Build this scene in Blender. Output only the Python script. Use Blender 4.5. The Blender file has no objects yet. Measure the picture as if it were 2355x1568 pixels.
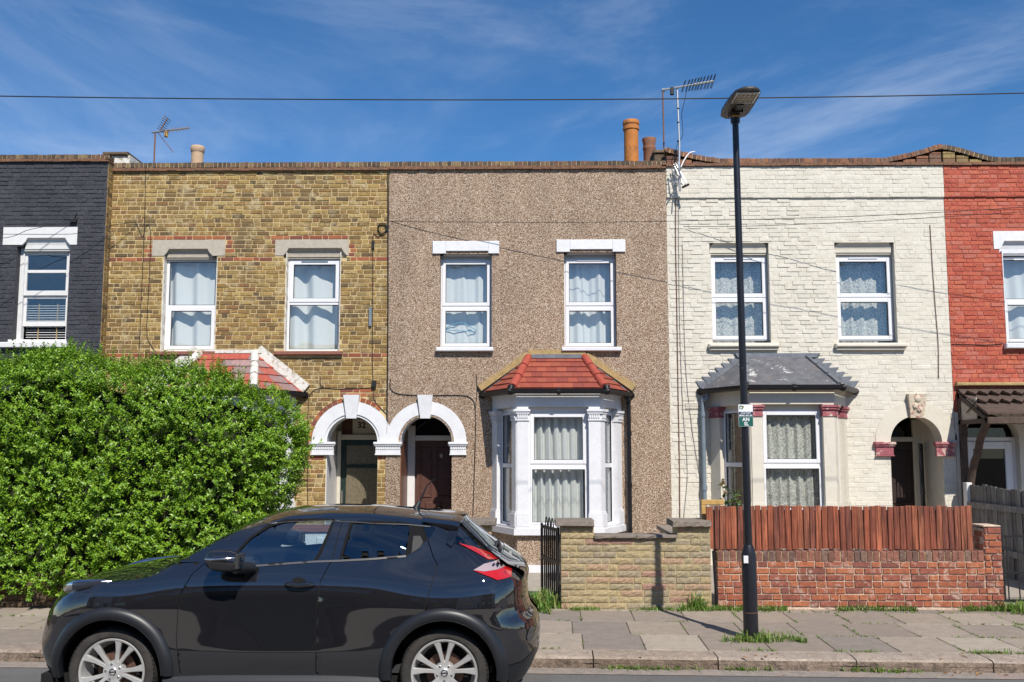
import bpy, bmesh, math, random
import numpy as np
from mathutils import Vector, Matrix, noise
from mathutils.geometry import delaunay_2d_cdt
random.seed(7); np.random.seed(7)
R = math.radians
sc = bpy.context.scene
col = sc.collection

# ---------------------------------------------------------------- camera
FPX, PXC, PYC, EYE, DEPTH = 2150.0, 1177.0, 819.88, 1.89, 15.8
PITCH, YAW = R(5.8456), R(0.81)
cam = bpy.data.cameras.new('camera'); camo = bpy.data.objects.new('camera', cam); col.objects.link(camo)
camo.location = (0, -DEPTH, EYE)
camo.rotation_euler = (math.pi/2 + PITCH, 0, YAW)
cam.sensor_width = 36; cam.lens = 32.88; cam.shift_y = 0.01524
cam.clip_start = 0.1; cam.clip_end = 2000
sc.camera = camo

# ---------------------------------------------------------------- sky and sun
SUN_EL, SUN_AZ = R(46.7), R(159.9)       # azimuth clockwise from +Y
w = bpy.data.worlds.new('World'); sc.world = w; w.use_nodes = True
nt = w.node_tree; nt.nodes.clear()
out = nt.nodes.new('ShaderNodeOutputWorld'); bg = nt.nodes.new('ShaderNodeBackground')
sky = nt.nodes.new('ShaderNodeTexSky'); sky.sky_type = 'NISHITA'; sky.sun_disc = False
sky.sun_elevation = SUN_EL; sky.sun_rotation = SUN_AZ
sky.altitude = 1500; sky.air_density = 1.0; sky.dust_density = 0.0; sky.ozone_density = 4.0
tc = nt.nodes.new('ShaderNodeTexCoord')
def cirrus(rot, scl, lo, hi, seed):
    mp = nt.nodes.new('ShaderNodeMapping'); mp.inputs['Rotation'].default_value = rot; mp.inputs['Scale'].default_value = scl
    mp.inputs['Location'].default_value = (seed, seed*1.7, 0)
    nz = nt.nodes.new('ShaderNodeTexNoise'); nz.inputs['Scale'].default_value = 1.0; nz.inputs['Detail'].default_value = 9
    nz.inputs['Roughness'].default_value = 0.62; nz.inputs['Distortion'].default_value = 0.6
    mr = nt.nodes.new('ShaderNodeMapRange'); mr.inputs['From Min'].default_value = lo; mr.inputs['From Max'].default_value = hi
    mr.interpolation_type = 'SMOOTHSTEP'
    nt.links.new(tc.outputs['Generated'], mp.inputs['Vector']); nt.links.new(mp.outputs['Vector'], nz.inputs['Vector'])
    nt.links.new(nz.outputs['Fac'], mr.inputs['Value'])
    return mr.outputs['Result']
c1 = cirrus((0.0, R(28), 0), (1.5, 1.5, 7.5), 0.46, 0.78, 3.1)
c2 = cirrus((0, R(20), R(20)), (2.2, 2.2, 4.0), 0.46, 0.85, 8.3)
mx = nt.nodes.new('ShaderNodeMath'); mx.operation = 'MULTIPLY_ADD'; mx.inputs[1].default_value = 0.30
m2 = nt.nodes.new('ShaderNodeMath'); m2.operation = 'MULTIPLY'; m2.inputs[1].default_value = 0.25
nt.links.new(c2, m2.inputs[0]); nt.links.new(c1, mx.inputs[0]); nt.links.new(m2.outputs[0], mx.inputs[2])
mixc = nt.nodes.new('ShaderNodeMix'); mixc.data_type = 'RGBA'
hs = nt.nodes.new('ShaderNodeHueSaturation'); hs.inputs['Saturation'].default_value = 1.22; hs.inputs['Value'].default_value = 1.0
mixc.inputs['B'].default_value = (7.0, 7.6, 8.6, 1)
nt.links.new(sky.outputs['Color'], hs.inputs['Color'])
nt.links.new(hs.outputs['Color'], mixc.inputs['A']); nt.links.new(mx.outputs[0], mixc.inputs['Factor'])
nt.links.new(mixc.outputs['Result'], bg.inputs['Color']); bg.inputs['Strength'].default_value = 0.10
nt.links.new(bg.outputs['Background'], out.inputs['Surface'])
sl = bpy.data.lights.new('sun', 'SUN'); sl.energy = 4.6; sl.angle = R(0.53); sl.color = (1.0, 0.95, 0.87)
slo = bpy.data.objects.new('sun', sl); col.objects.link(slo); slo.location = (6, -20, 30)
sdir = Vector((math.sin(SUN_AZ)*math.cos(SUN_EL), math.cos(SUN_AZ)*math.cos(SUN_EL), math.sin(SUN_EL)))
slo.rotation_euler = (-sdir).to_track_quat('-Z', 'Y').to_euler()
sc.view_settings.view_transform = 'Standard'; sc.view_settings.look = 'None'
sc.view_settings.exposure = 0.4; sc.view_settings.gamma = 1.0; sc.view_settings.use_curve_mapping = False
sc.cycles.use_denoising = True
sc.cycles.max_bounces = 8; sc.cycles.transparent_max_bounces = 16

# ---------------------------------------------------------------- measuring: photo point -> point of the place on an upright plane y
_fw = Vector((-math.sin(YAW)*math.cos(PITCH), math.cos(YAW)*math.cos(PITCH), math.sin(PITCH)))
_rt = Vector((math.cos(YAW), math.sin(YAW), 0)); _up = _rt.cross(_fw)
def _ray(px, py): return _fw*FPX + _rt*(px-PXC) - _up*(py-PYC)
def at(px, py, y):
    d = _ray(px, py); t = (y+DEPTH)/d.y
    return d.x*t, EYE+d.z*t
def on(px, py, z=0.0):
    d = _ray(px, py); t = (z-EYE)/d.z
    return d.x*t, -DEPTH+d.y*t
def fx(px, py=760, y=0.0): return at(px, py, y)[0]
def fz(py, y=0.0, px=1204): return at(px, py, y)[1]

# ---------------------------------------------------------------- objects
WM = {}
def link(o, parent=None):
    col.objects.link(o)
    if parent is not None:
        o.parent = parent
        if parent.name in WM: o.matrix_parent_inverse = WM[parent.name].inverted()
    return o
def tag(o, label=None, cat=None, group=None, kind=None):
    if label: o['label'] = label
    if cat: o['category'] = cat
    if group: o['group'] = group
    if kind: o['kind'] = kind
    return o
def thing(name, loc, label, cat, group=None, kind='thing'):
    o = bpy.data.objects.new(name, None); col.objects.link(o)
    o.location = loc; o.empty_display_size = 0.2
    WM[o.name] = Matrix.Translation(Vector(loc))
    return tag(o, label, cat, group, kind)

class MB:
    def __init__(s): s.v = []; s.f = []; s.m = []
    def add(s, vs, fs, mi=0):
        n = len(s.v); s.v += [tuple(v) for v in vs]
        for f in fs: s.f.append(tuple(i+n for i in f)); s.m.append(mi)
        return s
    def box(s, x0, x1, y0, y1, z0, z1, mi=0):
        if x0 > x1: x0, x1 = x1, x0
        if y0 > y1: y0, y1 = y1, y0
        if z0 > z1: z0, z1 = z1, z0
        vs = [(x0,y0,z0),(x1,y0,z0),(x1,y1,z0),(x0,y1,z0),(x0,y0,z1),(x1,y0,z1),(x1,y1,z1),(x0,y1,z1)]
        return s.add(vs, [(0,3,2,1),(4,5,6,7),(0,1,5,4),(1,2,6,5),(2,3,7,6),(3,0,4,7)], mi)
    def bbox(s, x0, x1, y0, y1, z0, z1, b=0.006, mi=0):
        """box with the edges of its front (-y) face cut off"""
        vs = [(x0,y1,z0),(x1,y1,z0),(x1,y1,z1),(x0,y1,z1),(x0,y0+b,z0),(x1,y0+b,z0),(x1,y0+b,z1),(x0,y0+b,z1),
              (x0+b,y0,z0+b),(x1-b,y0,z0+b),(x1-b,y0,z1-b),(x0+b,y0,z1-b)]
        return s.add(vs, [(0,3,2,1),(0,1,5,4),(1,2,6,5),(2,3,7,6),(3,0,4,7),(4,5,9,8),(5,6,10,9),(6,7,11,10),(7,4,8,11),(8,9,10,11)], mi)
    def prism(s, poly, y0, y1, mi=0):
        """poly of (x,z) counter-clockwise seen from -y, between y0 (front) and y1"""
        n = len(poly); vs = [(x,y0,z) for x,z in poly]+[(x,y1,z) for x,z in poly]
        fs = [tuple(range(n)), tuple(range(2*n-1, n-1, -1))]+[(i, i+n, (i+1)%n+n, (i+1)%n) for i in range(n)]
        return s.add(vs, fs, mi)
    def slab(s, poly, z0, z1, mi=0):
        """poly of (x,y) counter-clockwise seen from above"""
        n = len(poly); vs = [(x,y,z0) for x,y in poly]+[(x,y,z1) for x,y in poly]
        fs = [tuple(range(n-1,-1,-1)), tuple(range(n, 2*n))]+[(i, (i+1)%n, (i+1)%n+n, i+n) for i in range(n)]
        return s.add(vs, fs, mi)
    def tube(s, pts, r, n=8, mi=0, caps=True):
        pts = [Vector(p) for p in pts]; rs = r if isinstance(r, (list, tuple)) else [r]*len(pts)
        rings = []; up = Vector((0,0,1)); base = len(s.v)
        for i, p in enumerate(pts):
            d = (pts[min(i+1,len(pts)-1)]-pts[max(i-1,0)]).normalized()
            a = d.cross(up)
            if a.length < 0.05: a = d.cross(Vector((0,1,0)))
            a.normalize(); b = d.cross(a)
            rings.append([p+(a*math.cos(2*math.pi*k/n)+b*math.sin(2*math.pi*k/n))*rs[i] for k in range(n)])
        vs = [v for rg in rings for v in rg]; fs = []
        for i in range(len(pts)-1):
            for k in range(n):
                k2 = (k+1)%n; fs.append((i*n+k, i*n+k2, (i+1)*n+k2, (i+1)*n+k))
        if caps: fs += [tuple(range(n-1,-1,-1)), tuple(range((len(pts)-1)*n, len(pts)*n))]
        return s.add(vs, fs, mi)
    def lathe(s, prof, cx, cy, n=24, mi=0):
        """prof of (r,z) upward, round the vertical through cx,cy"""
        vs = []; fs = []
        for r, z in prof: vs += [(cx+r*math.cos(2*math.pi*k/n), cy+r*math.sin(2*math.pi*k/n), z) for k in range(n)]
        for i in range(len(prof)-1):
            for k in range(n):
                k2 = (k+1)%n; fs.append((i*n+k, i*n+k2, (i+1)*n+k2, (i+1)*n+k))
        return s.add(vs, fs, mi)
    def blade(s, p, d, l, wd, droop, mi=0):
        p = Vector(p); side = d.cross(Vector((0,0,1)))
        side = side.normalized() if side.length > 1e-3 else Vector((1,0,0))
        a = p+d*l*0.5; b = p+d*l+Vector((d.x,d.y,-0.6))*droop*l
        return s.add([p-side*wd/2, p+side*wd/2, a+side*wd*0.4, a-side*wd*0.4, b], [(0,1,2,3),(3,2,4)], mi)
    def mesh(s, name, mats, smooth=None):
        me = bpy.data.meshes.new(name); me.from_pydata(s.v, [], s.f)
        for m in (mats if isinstance(mats, (list, tuple)) else [mats]): me.materials.append(m)
        if any(s.m): me.polygons.foreach_set('material_index', s.m)
        if smooth is not None:
            me.polygons.foreach_set('use_smooth', [True]*len(s.f))
            if smooth < 180: me.set_sharp_from_angle(angle=R(smooth))
        me.update(); return me
    def build(s, name, mats, parent=None, smooth=None, recalc=False):
        me = s.mesh(name, mats, smooth)
        if recalc:
            bm = bmesh.new(); bm.from_mesh(me); bmesh.ops.recalc_face_normals(bm, faces=bm.faces); bm.to_mesh(me); bm.free()
        return link(bpy.data.objects.new(name, me), parent)
def inst(name, me, parent, loc, scale=(1,1,1), rot=None, mat=None):
    o = bpy.data.objects.new(name, me); o.location = loc; o.scale = scale
    if rot is not None: o.rotation_euler = rot
    return link(o, parent)

# ---------------------------------------------------------------- materials
def _n(nt, t, **kw):
    n = nt.nodes.new(t)
    for k, v in kw.items():
        if k in n.inputs: n.inputs[k].default_value = v
        else: setattr(n, k, v)
    return n
def _ramp(nt, cols, const=False):
    r = nt.nodes.new('ShaderNodeValToRGB'); e = r.color_ramp.elements
    while len(e) < len(cols): e.new(0.5)
    for i, c in enumerate(cols):
        e[i].position = i/len(cols) if const else i/max(1, len(cols)-1); e[i].color = (*c, 1)
    if const: r.color_ramp.interpolation = 'CONSTANT'
    return r
def mat(name, base=(0.5,0.5,0.5), rough=0.75, metal=0.0, spec=0.4, ramp=None, mott=None, stain=None, spots=None, bump=None, bump2=None, coat=0.0, sheen=None):
    """base or per-piece ramp; mott=(scale, amount); stain=(scale, lo, hi, colour, amount); spots=(scale, size, colour); bump=(scale, dist)"""
    m = bpy.data.materials.new(name); m.use_nodes = True; nt = m.node_tree; b = nt.nodes['Principled BSDF']
    b.inputs['Roughness'].default_value = rough; b.inputs['Metallic'].default_value = metal
    b.inputs['Specular IOR Level'].default_value = spec; b.inputs['Coat Weight'].default_value = coat; b.inputs['Coat Roughness'].default_value = 0.02
    geo = _n(nt, 'ShaderNodeNewGeometry'); pos = geo.outputs['Position']; L = nt.links.new
    if ramp:
        oi = _n(nt, 'ShaderNodeObjectInfo'); ad = _n(nt, 'ShaderNodeMath', operation='ADD'); fr = _n(nt, 'ShaderNodeMath', operation='FRACT')
        L(oi.outputs['Random'], ad.inputs[0]); L(geo.outputs['Random Per Island'], ad.inputs[1]); L(ad.outputs[0], fr.inputs[0])
        rp = _ramp(nt, ramp, True); L(fr.outputs[0], rp.inputs['Fac']); c = rp.outputs['Color']
    else:
        rgb = _n(nt, 'ShaderNodeRGB'); rgb.outputs[0].default_value = (*base, 1); c = rgb.outputs[0]
    def mix(c, other, fac, mode='MIX', k=1.0):
        x = _n(nt, 'ShaderNodeMix', data_type='RGBA', blend_type=mode)
        if k != 1.0:
            q = _n(nt, 'ShaderNodeMath', operation='MULTIPLY'); q.inputs[1].default_value = k; L(fac, q.inputs[0]); fac = q.outputs[0]
        if hasattr(fac, 'node'): L(fac, x.inputs['Factor'])
        else: x.inputs['Factor'].default_value = fac
        L(c, x.inputs['A'])
        if isinstance(other, tuple): x.inputs['B'].default_value = (*other, 1)
        else: L(other, x.inputs['B'])
        return x.outputs['Result']
    def noise_(scale, detail=5, rough=0.6, dist=0.0):
        z = _n(nt, 'ShaderNodeTexNoise', Scale=scale, Detail=detail, Roughness=rough, Distortion=dist); L(pos, z.inputs['Vector']); return z.outputs['Fac']
    def rng(v, lo, hi, a=0.0, bb=1.0):
        z = _n(nt, 'ShaderNodeMapRange'); L(v, z.inputs['Value'])
        for k, q in (('From Min',lo),('From Max',hi),('To Min',a),('To Max',bb)): z.inputs[k].default_value = q
        return z.outputs['Result']
    if mott:
        for sc_, am in (mott if isinstance(mott, list) else [mott]):
            g = rng(noise_(sc_, 6, 0.7), 0.3, 0.7, 1-am, 1+am); gg = _n(nt, 'ShaderNodeCombineColor')
            for k in range(3): L(g, gg.inputs[k])
            c = mix(c, gg.outputs[0], 1.0, 'MULTIPLY')
    for st in (stain if isinstance(stain, list) else [stain] if stain else []):
        sc_, lo, hi, sc2, am = st
        c = mix(c, sc2, rng(noise_(sc_, 8, 0.65, 0.8), lo, hi), k=am)
    for sp in (spots if isinstance(spots, list) else [spots] if spots else []):
        sc_, sz, spc = sp
        v = _n(nt, 'ShaderNodeTexVoronoi', Scale=sc_); L(pos, v.inputs['Vector'])
        c = mix(c, spc, rng(v.outputs['Distance'], sz, sz*0.7))
    L(c, b.inputs['Base Color'])
    h = None
    for bp in (bump, bump2):
        if bp:
            bn = _n(nt, 'ShaderNodeBump'); bn.inputs['Distance'].default_value = bp[1]; bn.inputs['Strength'].default_value = 1.0
            L(noise_(bp[0], 6, 0.65), bn.inputs['Height'])
            if h: L(h, bn.inputs['Normal'])
            h = bn.outputs['Normal']
    if h: L(h, b.inputs['Normal'])
    return m
def glass(name, tint=(0.85,0.9,0.9), refl=0.16, rough=0.0, wob=0.0):
    m = bpy.data.materials.new(name); m.use_nodes = True; nt = m.node_tree; nt.nodes.clear(); L = nt.links.new
    o = _n(nt, 'ShaderNodeOutputMaterial'); t = _n(nt, 'ShaderNodeBsdfTransparent'); t.inputs[0].default_value = (*tint, 1)
    g = _n(nt, 'ShaderNodeBsdfGlossy'); g.inputs['Roughness'].default_value = rough; g.inputs['Color'].default_value = (0.9,0.95,1,1)
    lw = _n(nt, 'ShaderNodeLayerWeight'); lw.inputs['Blend'].default_value = 0.5; pw = _n(nt, 'ShaderNodeMath', operation='POWER'); pw.inputs[1].default_value = 4.5; L(lw.outputs['Facing'], pw.inputs[0])
    ad = _n(nt, 'ShaderNodeMath', operation='MULTIPLY_ADD', use_clamp=True); ad.inputs[1].default_value = 1-refl; ad.inputs[2].default_value = refl
    mx = _n(nt, 'ShaderNodeMixShader'); L(pw.outputs[0], ad.inputs[0]); L(ad.outputs[0], mx.inputs[0]); L(t.outputs[0], mx.inputs[1]); L(g.outputs[0], mx.inputs[2]); L(mx.outputs[0], o.inputs['Surface'])
    if wob:
        bn = _n(nt, 'ShaderNodeBump'); bn.inputs['Distance'].default_value = wob; geo = _n(nt, 'ShaderNodeNewGeometry'); nz = _n(nt, 'ShaderNodeTexNoise', Scale=2.5, Detail=1); L(geo.outputs['Position'], nz.inputs['Vector']); L(nz.outputs['Fac'], bn.inputs['Height']); L(bn.outputs[0], g.inputs['Normal'])
    return m
def leafy(name, cols, trans=0.35, rough=0.45):
    m = bpy.data.materials.new(name); m.use_nodes = True; nt = m.node_tree; b = nt.nodes['Principled BSDF']; L = nt.links.new
    geo = _n(nt, 'ShaderNodeNewGeometry'); oi = _n(nt, 'ShaderNodeObjectInfo'); ad = _n(nt, 'ShaderNodeMath', operation='ADD'); fr = _n(nt, 'ShaderNodeMath', operation='FRACT')
    L(oi.outputs['Random'], ad.inputs[0]); L(geo.outputs['Random Per Island'], ad.inputs[1]); L(ad.outputs[0], fr.inputs[0])
    rp = _ramp(nt, cols, True); L(fr.outputs[0], rp.inputs['Fac']); L(rp.outputs['Color'], b.inputs['Base Color'])
    b.inputs['Roughness'].default_value = rough; b.inputs['Specular IOR Level'].default_value = 0.5
    tr = _n(nt, 'ShaderNodeBsdfTranslucent'); mx = _n(nt, 'ShaderNodeMixShader', Fac=trans); L(rp.outputs['Color'], tr.inputs['Color'])
    L(b.outputs[0], mx.inputs[1]); L(tr.outputs[0], mx.inputs[2]); L(mx.outputs[0], nt.nodes['Material Output'].inputs['Surface'])
    return m
def net(name, colr, open_=0.3, lace=0.0, soft=0.35):
    """curtain cloth: diffuse + translucent, partly see-through; lace adds a flower pattern of holes"""
    m = bpy.data.materials.new(name); m.use_nodes = True; nt = m.node_tree; nt.nodes.clear(); L = nt.links.new
    o = _n(nt, 'ShaderNodeOutputMaterial'); d = _n(nt, 'ShaderNodeBsdfDiffuse'); d.inputs[0].default_value = (*colr, 1)
    tl = _n(nt, 'ShaderNodeBsdfTranslucent'); tl.inputs[0].default_value = (*colr, 1); t = _n(nt, 'ShaderNodeBsdfTransparent')
    m1 = _n(nt, 'ShaderNodeMixShader', Fac=soft); m2 = _n(nt, 'ShaderNodeMixShader', Fac=open_)
    L(d.outputs[0], m1.inputs[1]); L(tl.outputs[0], m1.inputs[2]); L(m1.outputs[0], m2.inputs[1]); L(t.outputs[0], m2.inputs[2]); L(m2.outputs[0], o.inputs['Surface'])
    if lace:
        geo = _n(nt, 'ShaderNodeNewGeometry'); nz = _n(nt, 'ShaderNodeTexNoise', Scale=9.0, Detail=2); v = _n(nt, 'ShaderNodeTexVoronoi', Scale=26.0, feature='DISTANCE_TO_EDGE')
        mxv = _n(nt, 'ShaderNodeMix', data_type='VECTOR'); mxv.inputs['Factor'].default_value = 0.12; L(geo.outputs['Position'], mxv.inputs['A']); L(nz.outputs['Color'], mxv.inputs['B']); L(geo.outputs['Position'], nz.inputs['Vector'])
        L(mxv.outputs['Result'], v.inputs['Vector']); mr = _n(nt, 'ShaderNodeMapRange'); L(v.outputs['Distance'], mr.inputs['Value'])
        for k, q in (('From Min',0.03),('From Max',0.16),('To Min',open_*0.5),('To Max',lace)): mr.inputs[k].default_value = q
        L(mr.outputs['Result'], m2.inputs[0])
    return m

MT = {}
MT['mortar'] = mat('lime_mortar', (0.52,0.40,0.215), 0.9, mott=(9,0.25), bump=(60,0.004))
STOCK = [(0.29,0.180,0.055),(0.24,0.145,0.048),(0.33,0.220,0.075),(0.19,0.118,0.042),(0.30,0.195,0.068),(0.26,0.160,0.052),(0.16,0.100,0.040),(0.35,0.245,0.095),(0.12,0.078,0.036),(0.27,0.172,0.058),(0.22,0.115,0.045),(0.31,0.21,0.085),(0.20,0.125,0.045),(0.25,0.150,0.050)]
MT['stock'] = mat('yellow_stock_brick', ramp=STOCK, rough=0.88, mott=[(34,0.45),(130,0.3)], stain=[(0.9,0.48,0.66,(0.085,0.062,0.038),0.6),(5,0.54,0.66,(0.46,0.39,0.24),0.65)], bump=(90,0.008))
MT['orange'] = mat('orange_brick', ramp=[(0.30,0.095,0.04),(0.23,0.065,0.035),(0.34,0.12,0.05),(0.18,0.06,0.04)], rough=0.85, mott=(60,0.3), bump=(90,0.004))
MT['coping'] = mat('sooty_coping_brick', ramp=[(0.10,0.07,0.045),(0.15,0.10,0.06),(0.065,0.048,0.035),(0.19,0.14,0.075),(0.13,0.075,0.05),(0.085,0.062,0.045)], rough=0.9, mott=[(30,0.45)], stain=(14,0.62,0.70,(0.34,0.33,0.14),0.7), bump=(60,0.006))
MT['coping_red'] = mat('brown_red_coping_brick', ramp=[(0.15,0.075,0.05),(0.20,0.095,0.06),(0.11,0.06,0.045),(0.17,0.10,0.07),(0.24,0.11,0.06)], rough=0.9, mott=[(30,0.35)], bump=(60,0.006))
MT['creasing'] = mat('clay_creasing_tile', (0.17,0.085,0.05), 0.85, mott=(12,0.4), stain=(5,0.5,0.7,(0.08,0.06,0.045),0.6))
MT['charcoal'] = mat('charcoal_masonry_paint', ramp=[(0.042,0.043,0.052),(0.048,0.049,0.058),(0.037,0.038,0.047)], rough=0.7, spec=0.35, mott=[(18,0.2),(3,0.15)], bump=(26,0.014), bump2=(120,0.004))
MT['cream'] = mat('cream_masonry_paint', ramp=[(0.59,0.55,0.47),(0.61,0.57,0.49),(0.57,0.53,0.445),(0.60,0.56,0.48)], rough=0.75, mott=[(16,0.07),(2.5,0.06)], stain=[(4.5,0.60,0.74,(0.36,0.31,0.22),0.55),(18,0.68,0.74,(0.22,0.16,0.11),0.75),(2.2,0.6,0.72,(0.43,0.39,0.31),0.5)], bump=(22,0.006), bump2=(110,0.003))
MT['creamflat'] = mat('cream_smooth_render', (0.58,0.535,0.45), 0.7, mott=[(5,0.06)], stain=(3,0.6,0.75,(0.40,0.35,0.25),0.45), bump=(24,0.004))
MT['redpaint'] = mat('red_masonry_paint', ramp=[(0.39,0.078,0.042),(0.42,0.095,0.052),(0.35,0.068,0.040),(0.41,0.12,0.08),(0.43,0.11,0.058)], rough=0.75, mott=[(20,0.25),(3,0.18)], stain=[(9,0.58,0.72,(0.42,0.19,0.15),0.6),(5,0.6,0.72,(0.20,0.06,0.045),0.5)], bump=(30,0.012), bump2=(110,0.003))
MT['redmortar'] = mat('red_painted_joint', (0.40,0.10,0.065), 0.8, mott=(20,0.2))
MT['white'] = mat('white_gloss_paint', (0.64,0.64,0.66), 0.55, mott=[(6,0.06),(30,0.04)], stain=[(5,0.60,0.75,(0.42,0.39,0.34),0.4),(22,0.68,0.76,(0.30,0.26,0.21),0.5)], bump=(16,0.004))
MT['upvc'] = mat('white_plastic', (0.68,0.68,0.70), 0.3, mott=(4,0.02))
MT['woodwhite'] = mat('white_painted_timber', (0.64,0.63,0.62), 0.5, mott=(10,0.06), stain=(8,0.6,0.75,(0.5,0.46,0.4),0.4))
MT['stone'] = mat('grey_stone_lintel', (0.40,0.355,0.29), 0.85, mott=[(14,0.14)], spots=(22,0.10,(0.6,0.58,0.55)), bump=(60,0.003))
MT['sillred'] = mat('red_painted_sill', (0.22,0.085,0.06), 0.7, mott=(20,0.25), stain=(9,0.5,0.7,(0.13,0.08,0.06),0.6))
MT['flash'] = mat('yellow_mortar_fillet', (0.36,0.255,0.115), 0.9, mott=[(12,0.25)], bump=(40,0.01))
MT['flashwhite'] = mat('peeling_white_render', (0.62,0.60,0.55), 0.8, mott=(8,0.12), stain=[(9,0.52,0.6,(0.30,0.24,0.16),0.8)], bump=(20,0.01))
MT['lead'] = mat('lead_sheet', (0.155,0.165,0.185), 0.55, metal=0.25, mott=[(9,0.3)], bump=(10,0.006))
MT['felt'] = mat('grey_roofing_felt', (0.105,0.105,0.115), 0.7, mott=[(7,0.35)], stain=[(2.2,0.55,0.75,(0.16,0.12,0.10),0.7),(4.5,0.60,0.63,(0.44,0.44,0.42),0.9),(13,0.66,0.69,(0.42,0.42,0.40),0.9)], bump=(30,0.006))
MT['tile'] = mat('red_plain_tile', ramp=[(0.27,0.060,0.036),(0.24,0.052,0.034),(0.30,0.072,0.042),(0.21,0.046,0.034),(0.26,0.066,0.04)], rough=0.7, mott=(30,0.15), bump=(60,0.003))
MT['ridge'] = mat('red_ridge_tile', (0.33,0.062,0.040), 0.65, mott=(14,0.15))
MT['tileold'] = mat('faded_red_tile', ramp=[(0.34,0.09,0.065),(0.26,0.15,0.14),(0.30,0.19,0.18),(0.36,0.075,0.05),(0.24,0.16,0.16)], rough=0.75, mott=(16,0.25))
MT['gutter'] = mat('black_plastic_gutter', (0.008,0.008,0.010), 0.45, spec=0.3)
MT['greypipe'] = mat('blue_grey_pipe_paint', (0.16,0.20,0.24), 0.5, mott=(10,0.2))
MT['cable'] = mat('black_cable', (0.012,0.012,0.012), 0.6)
MT['cablegrey'] = mat('grey_cable', (0.22,0.21,0.2), 0.6)
MT['pane'] = glass('window_glass', (0.975,0.985,0.98), 0.085, wob=0.004)
MT['net'] = net('white_net_curtain', (0.66,0.67,0.655), 0.02, soft=0.08)
MT['lace'] = net('lace_net_curtain', (0.70,0.69,0.63), 0.06, 0.5, soft=0.1)
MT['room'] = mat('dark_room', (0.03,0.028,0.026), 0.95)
MT['shell'] = mat('house_side_brick', (0.20,0.14,0.08), 0.9, mott=(6,0.3))
MT['roofdark'] = mat('slate_roof', (0.09,0.09,0.10), 0.8)
MT['doorgreen'] = mat('dark_green_door_paint', (0.012,0.028,0.024), 0.4, mott=(8,0.2))
MT['doorbrown'] = mat('brown_door_paint', (0.085,0.036,0.026), 0.5, mott=[(14,0.25)])
MT['doorglass'] = glass('door_glass', (0.16,0.15,0.14), 0.035)
MT['black'] = mat('black_iron_paint', (0.012,0.012,0.014), 0.45)
MT['brass'] = mat('brass', (0.60,0.42,0.14), 0.25, metal=1.0)
MT['chrome'] = mat('bright_metal', (0.7,0.7,0.7), 0.2, metal=1.0)
MT['alu'] = mat('dull_aluminium', (0.52,0.52,0.52), 0.4, metal=0.8)
MT['rust'] = mat('rusty_pole', (0.17,0.085,0.055), 0.8, mott=(30,0.3))
MT['potorange'] = mat('orange_clay_pot', (0.44,0.16,0.035), 0.8, mott=(5,0.2), stain=[(4,0.52,0.68,(0.16,0.08,0.04),0.7)], bump=(30,0.004))
MT['potbrown'] = mat('brown_clay_pot', (0.25,0.115,0.065), 0.8, mott=(6,0.2))
MT['potbuff'] = mat('buff_clay_pot', (0.46,0.32,0.21), 0.8, mott=(6,0.12))
MT['pinkpaint'] = mat('faded_plum_paint', (0.30,0.085,0.10), 0.7, mott=(9,0.2), stain=(9,0.55,0.66,(0.6,0.55,0.45),0.8), bump=(20,0.01))
MT['plumwhite'] = mat('peeling_keystone_paint', (0.55,0.47,0.36), 0.75, stain=[(10,0.53,0.6,(0.34,0.11,0.11),0.9),(16,0.6,0.68,(0.18,0.12,0.07),0.8)], bump=(22,0.02))
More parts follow.
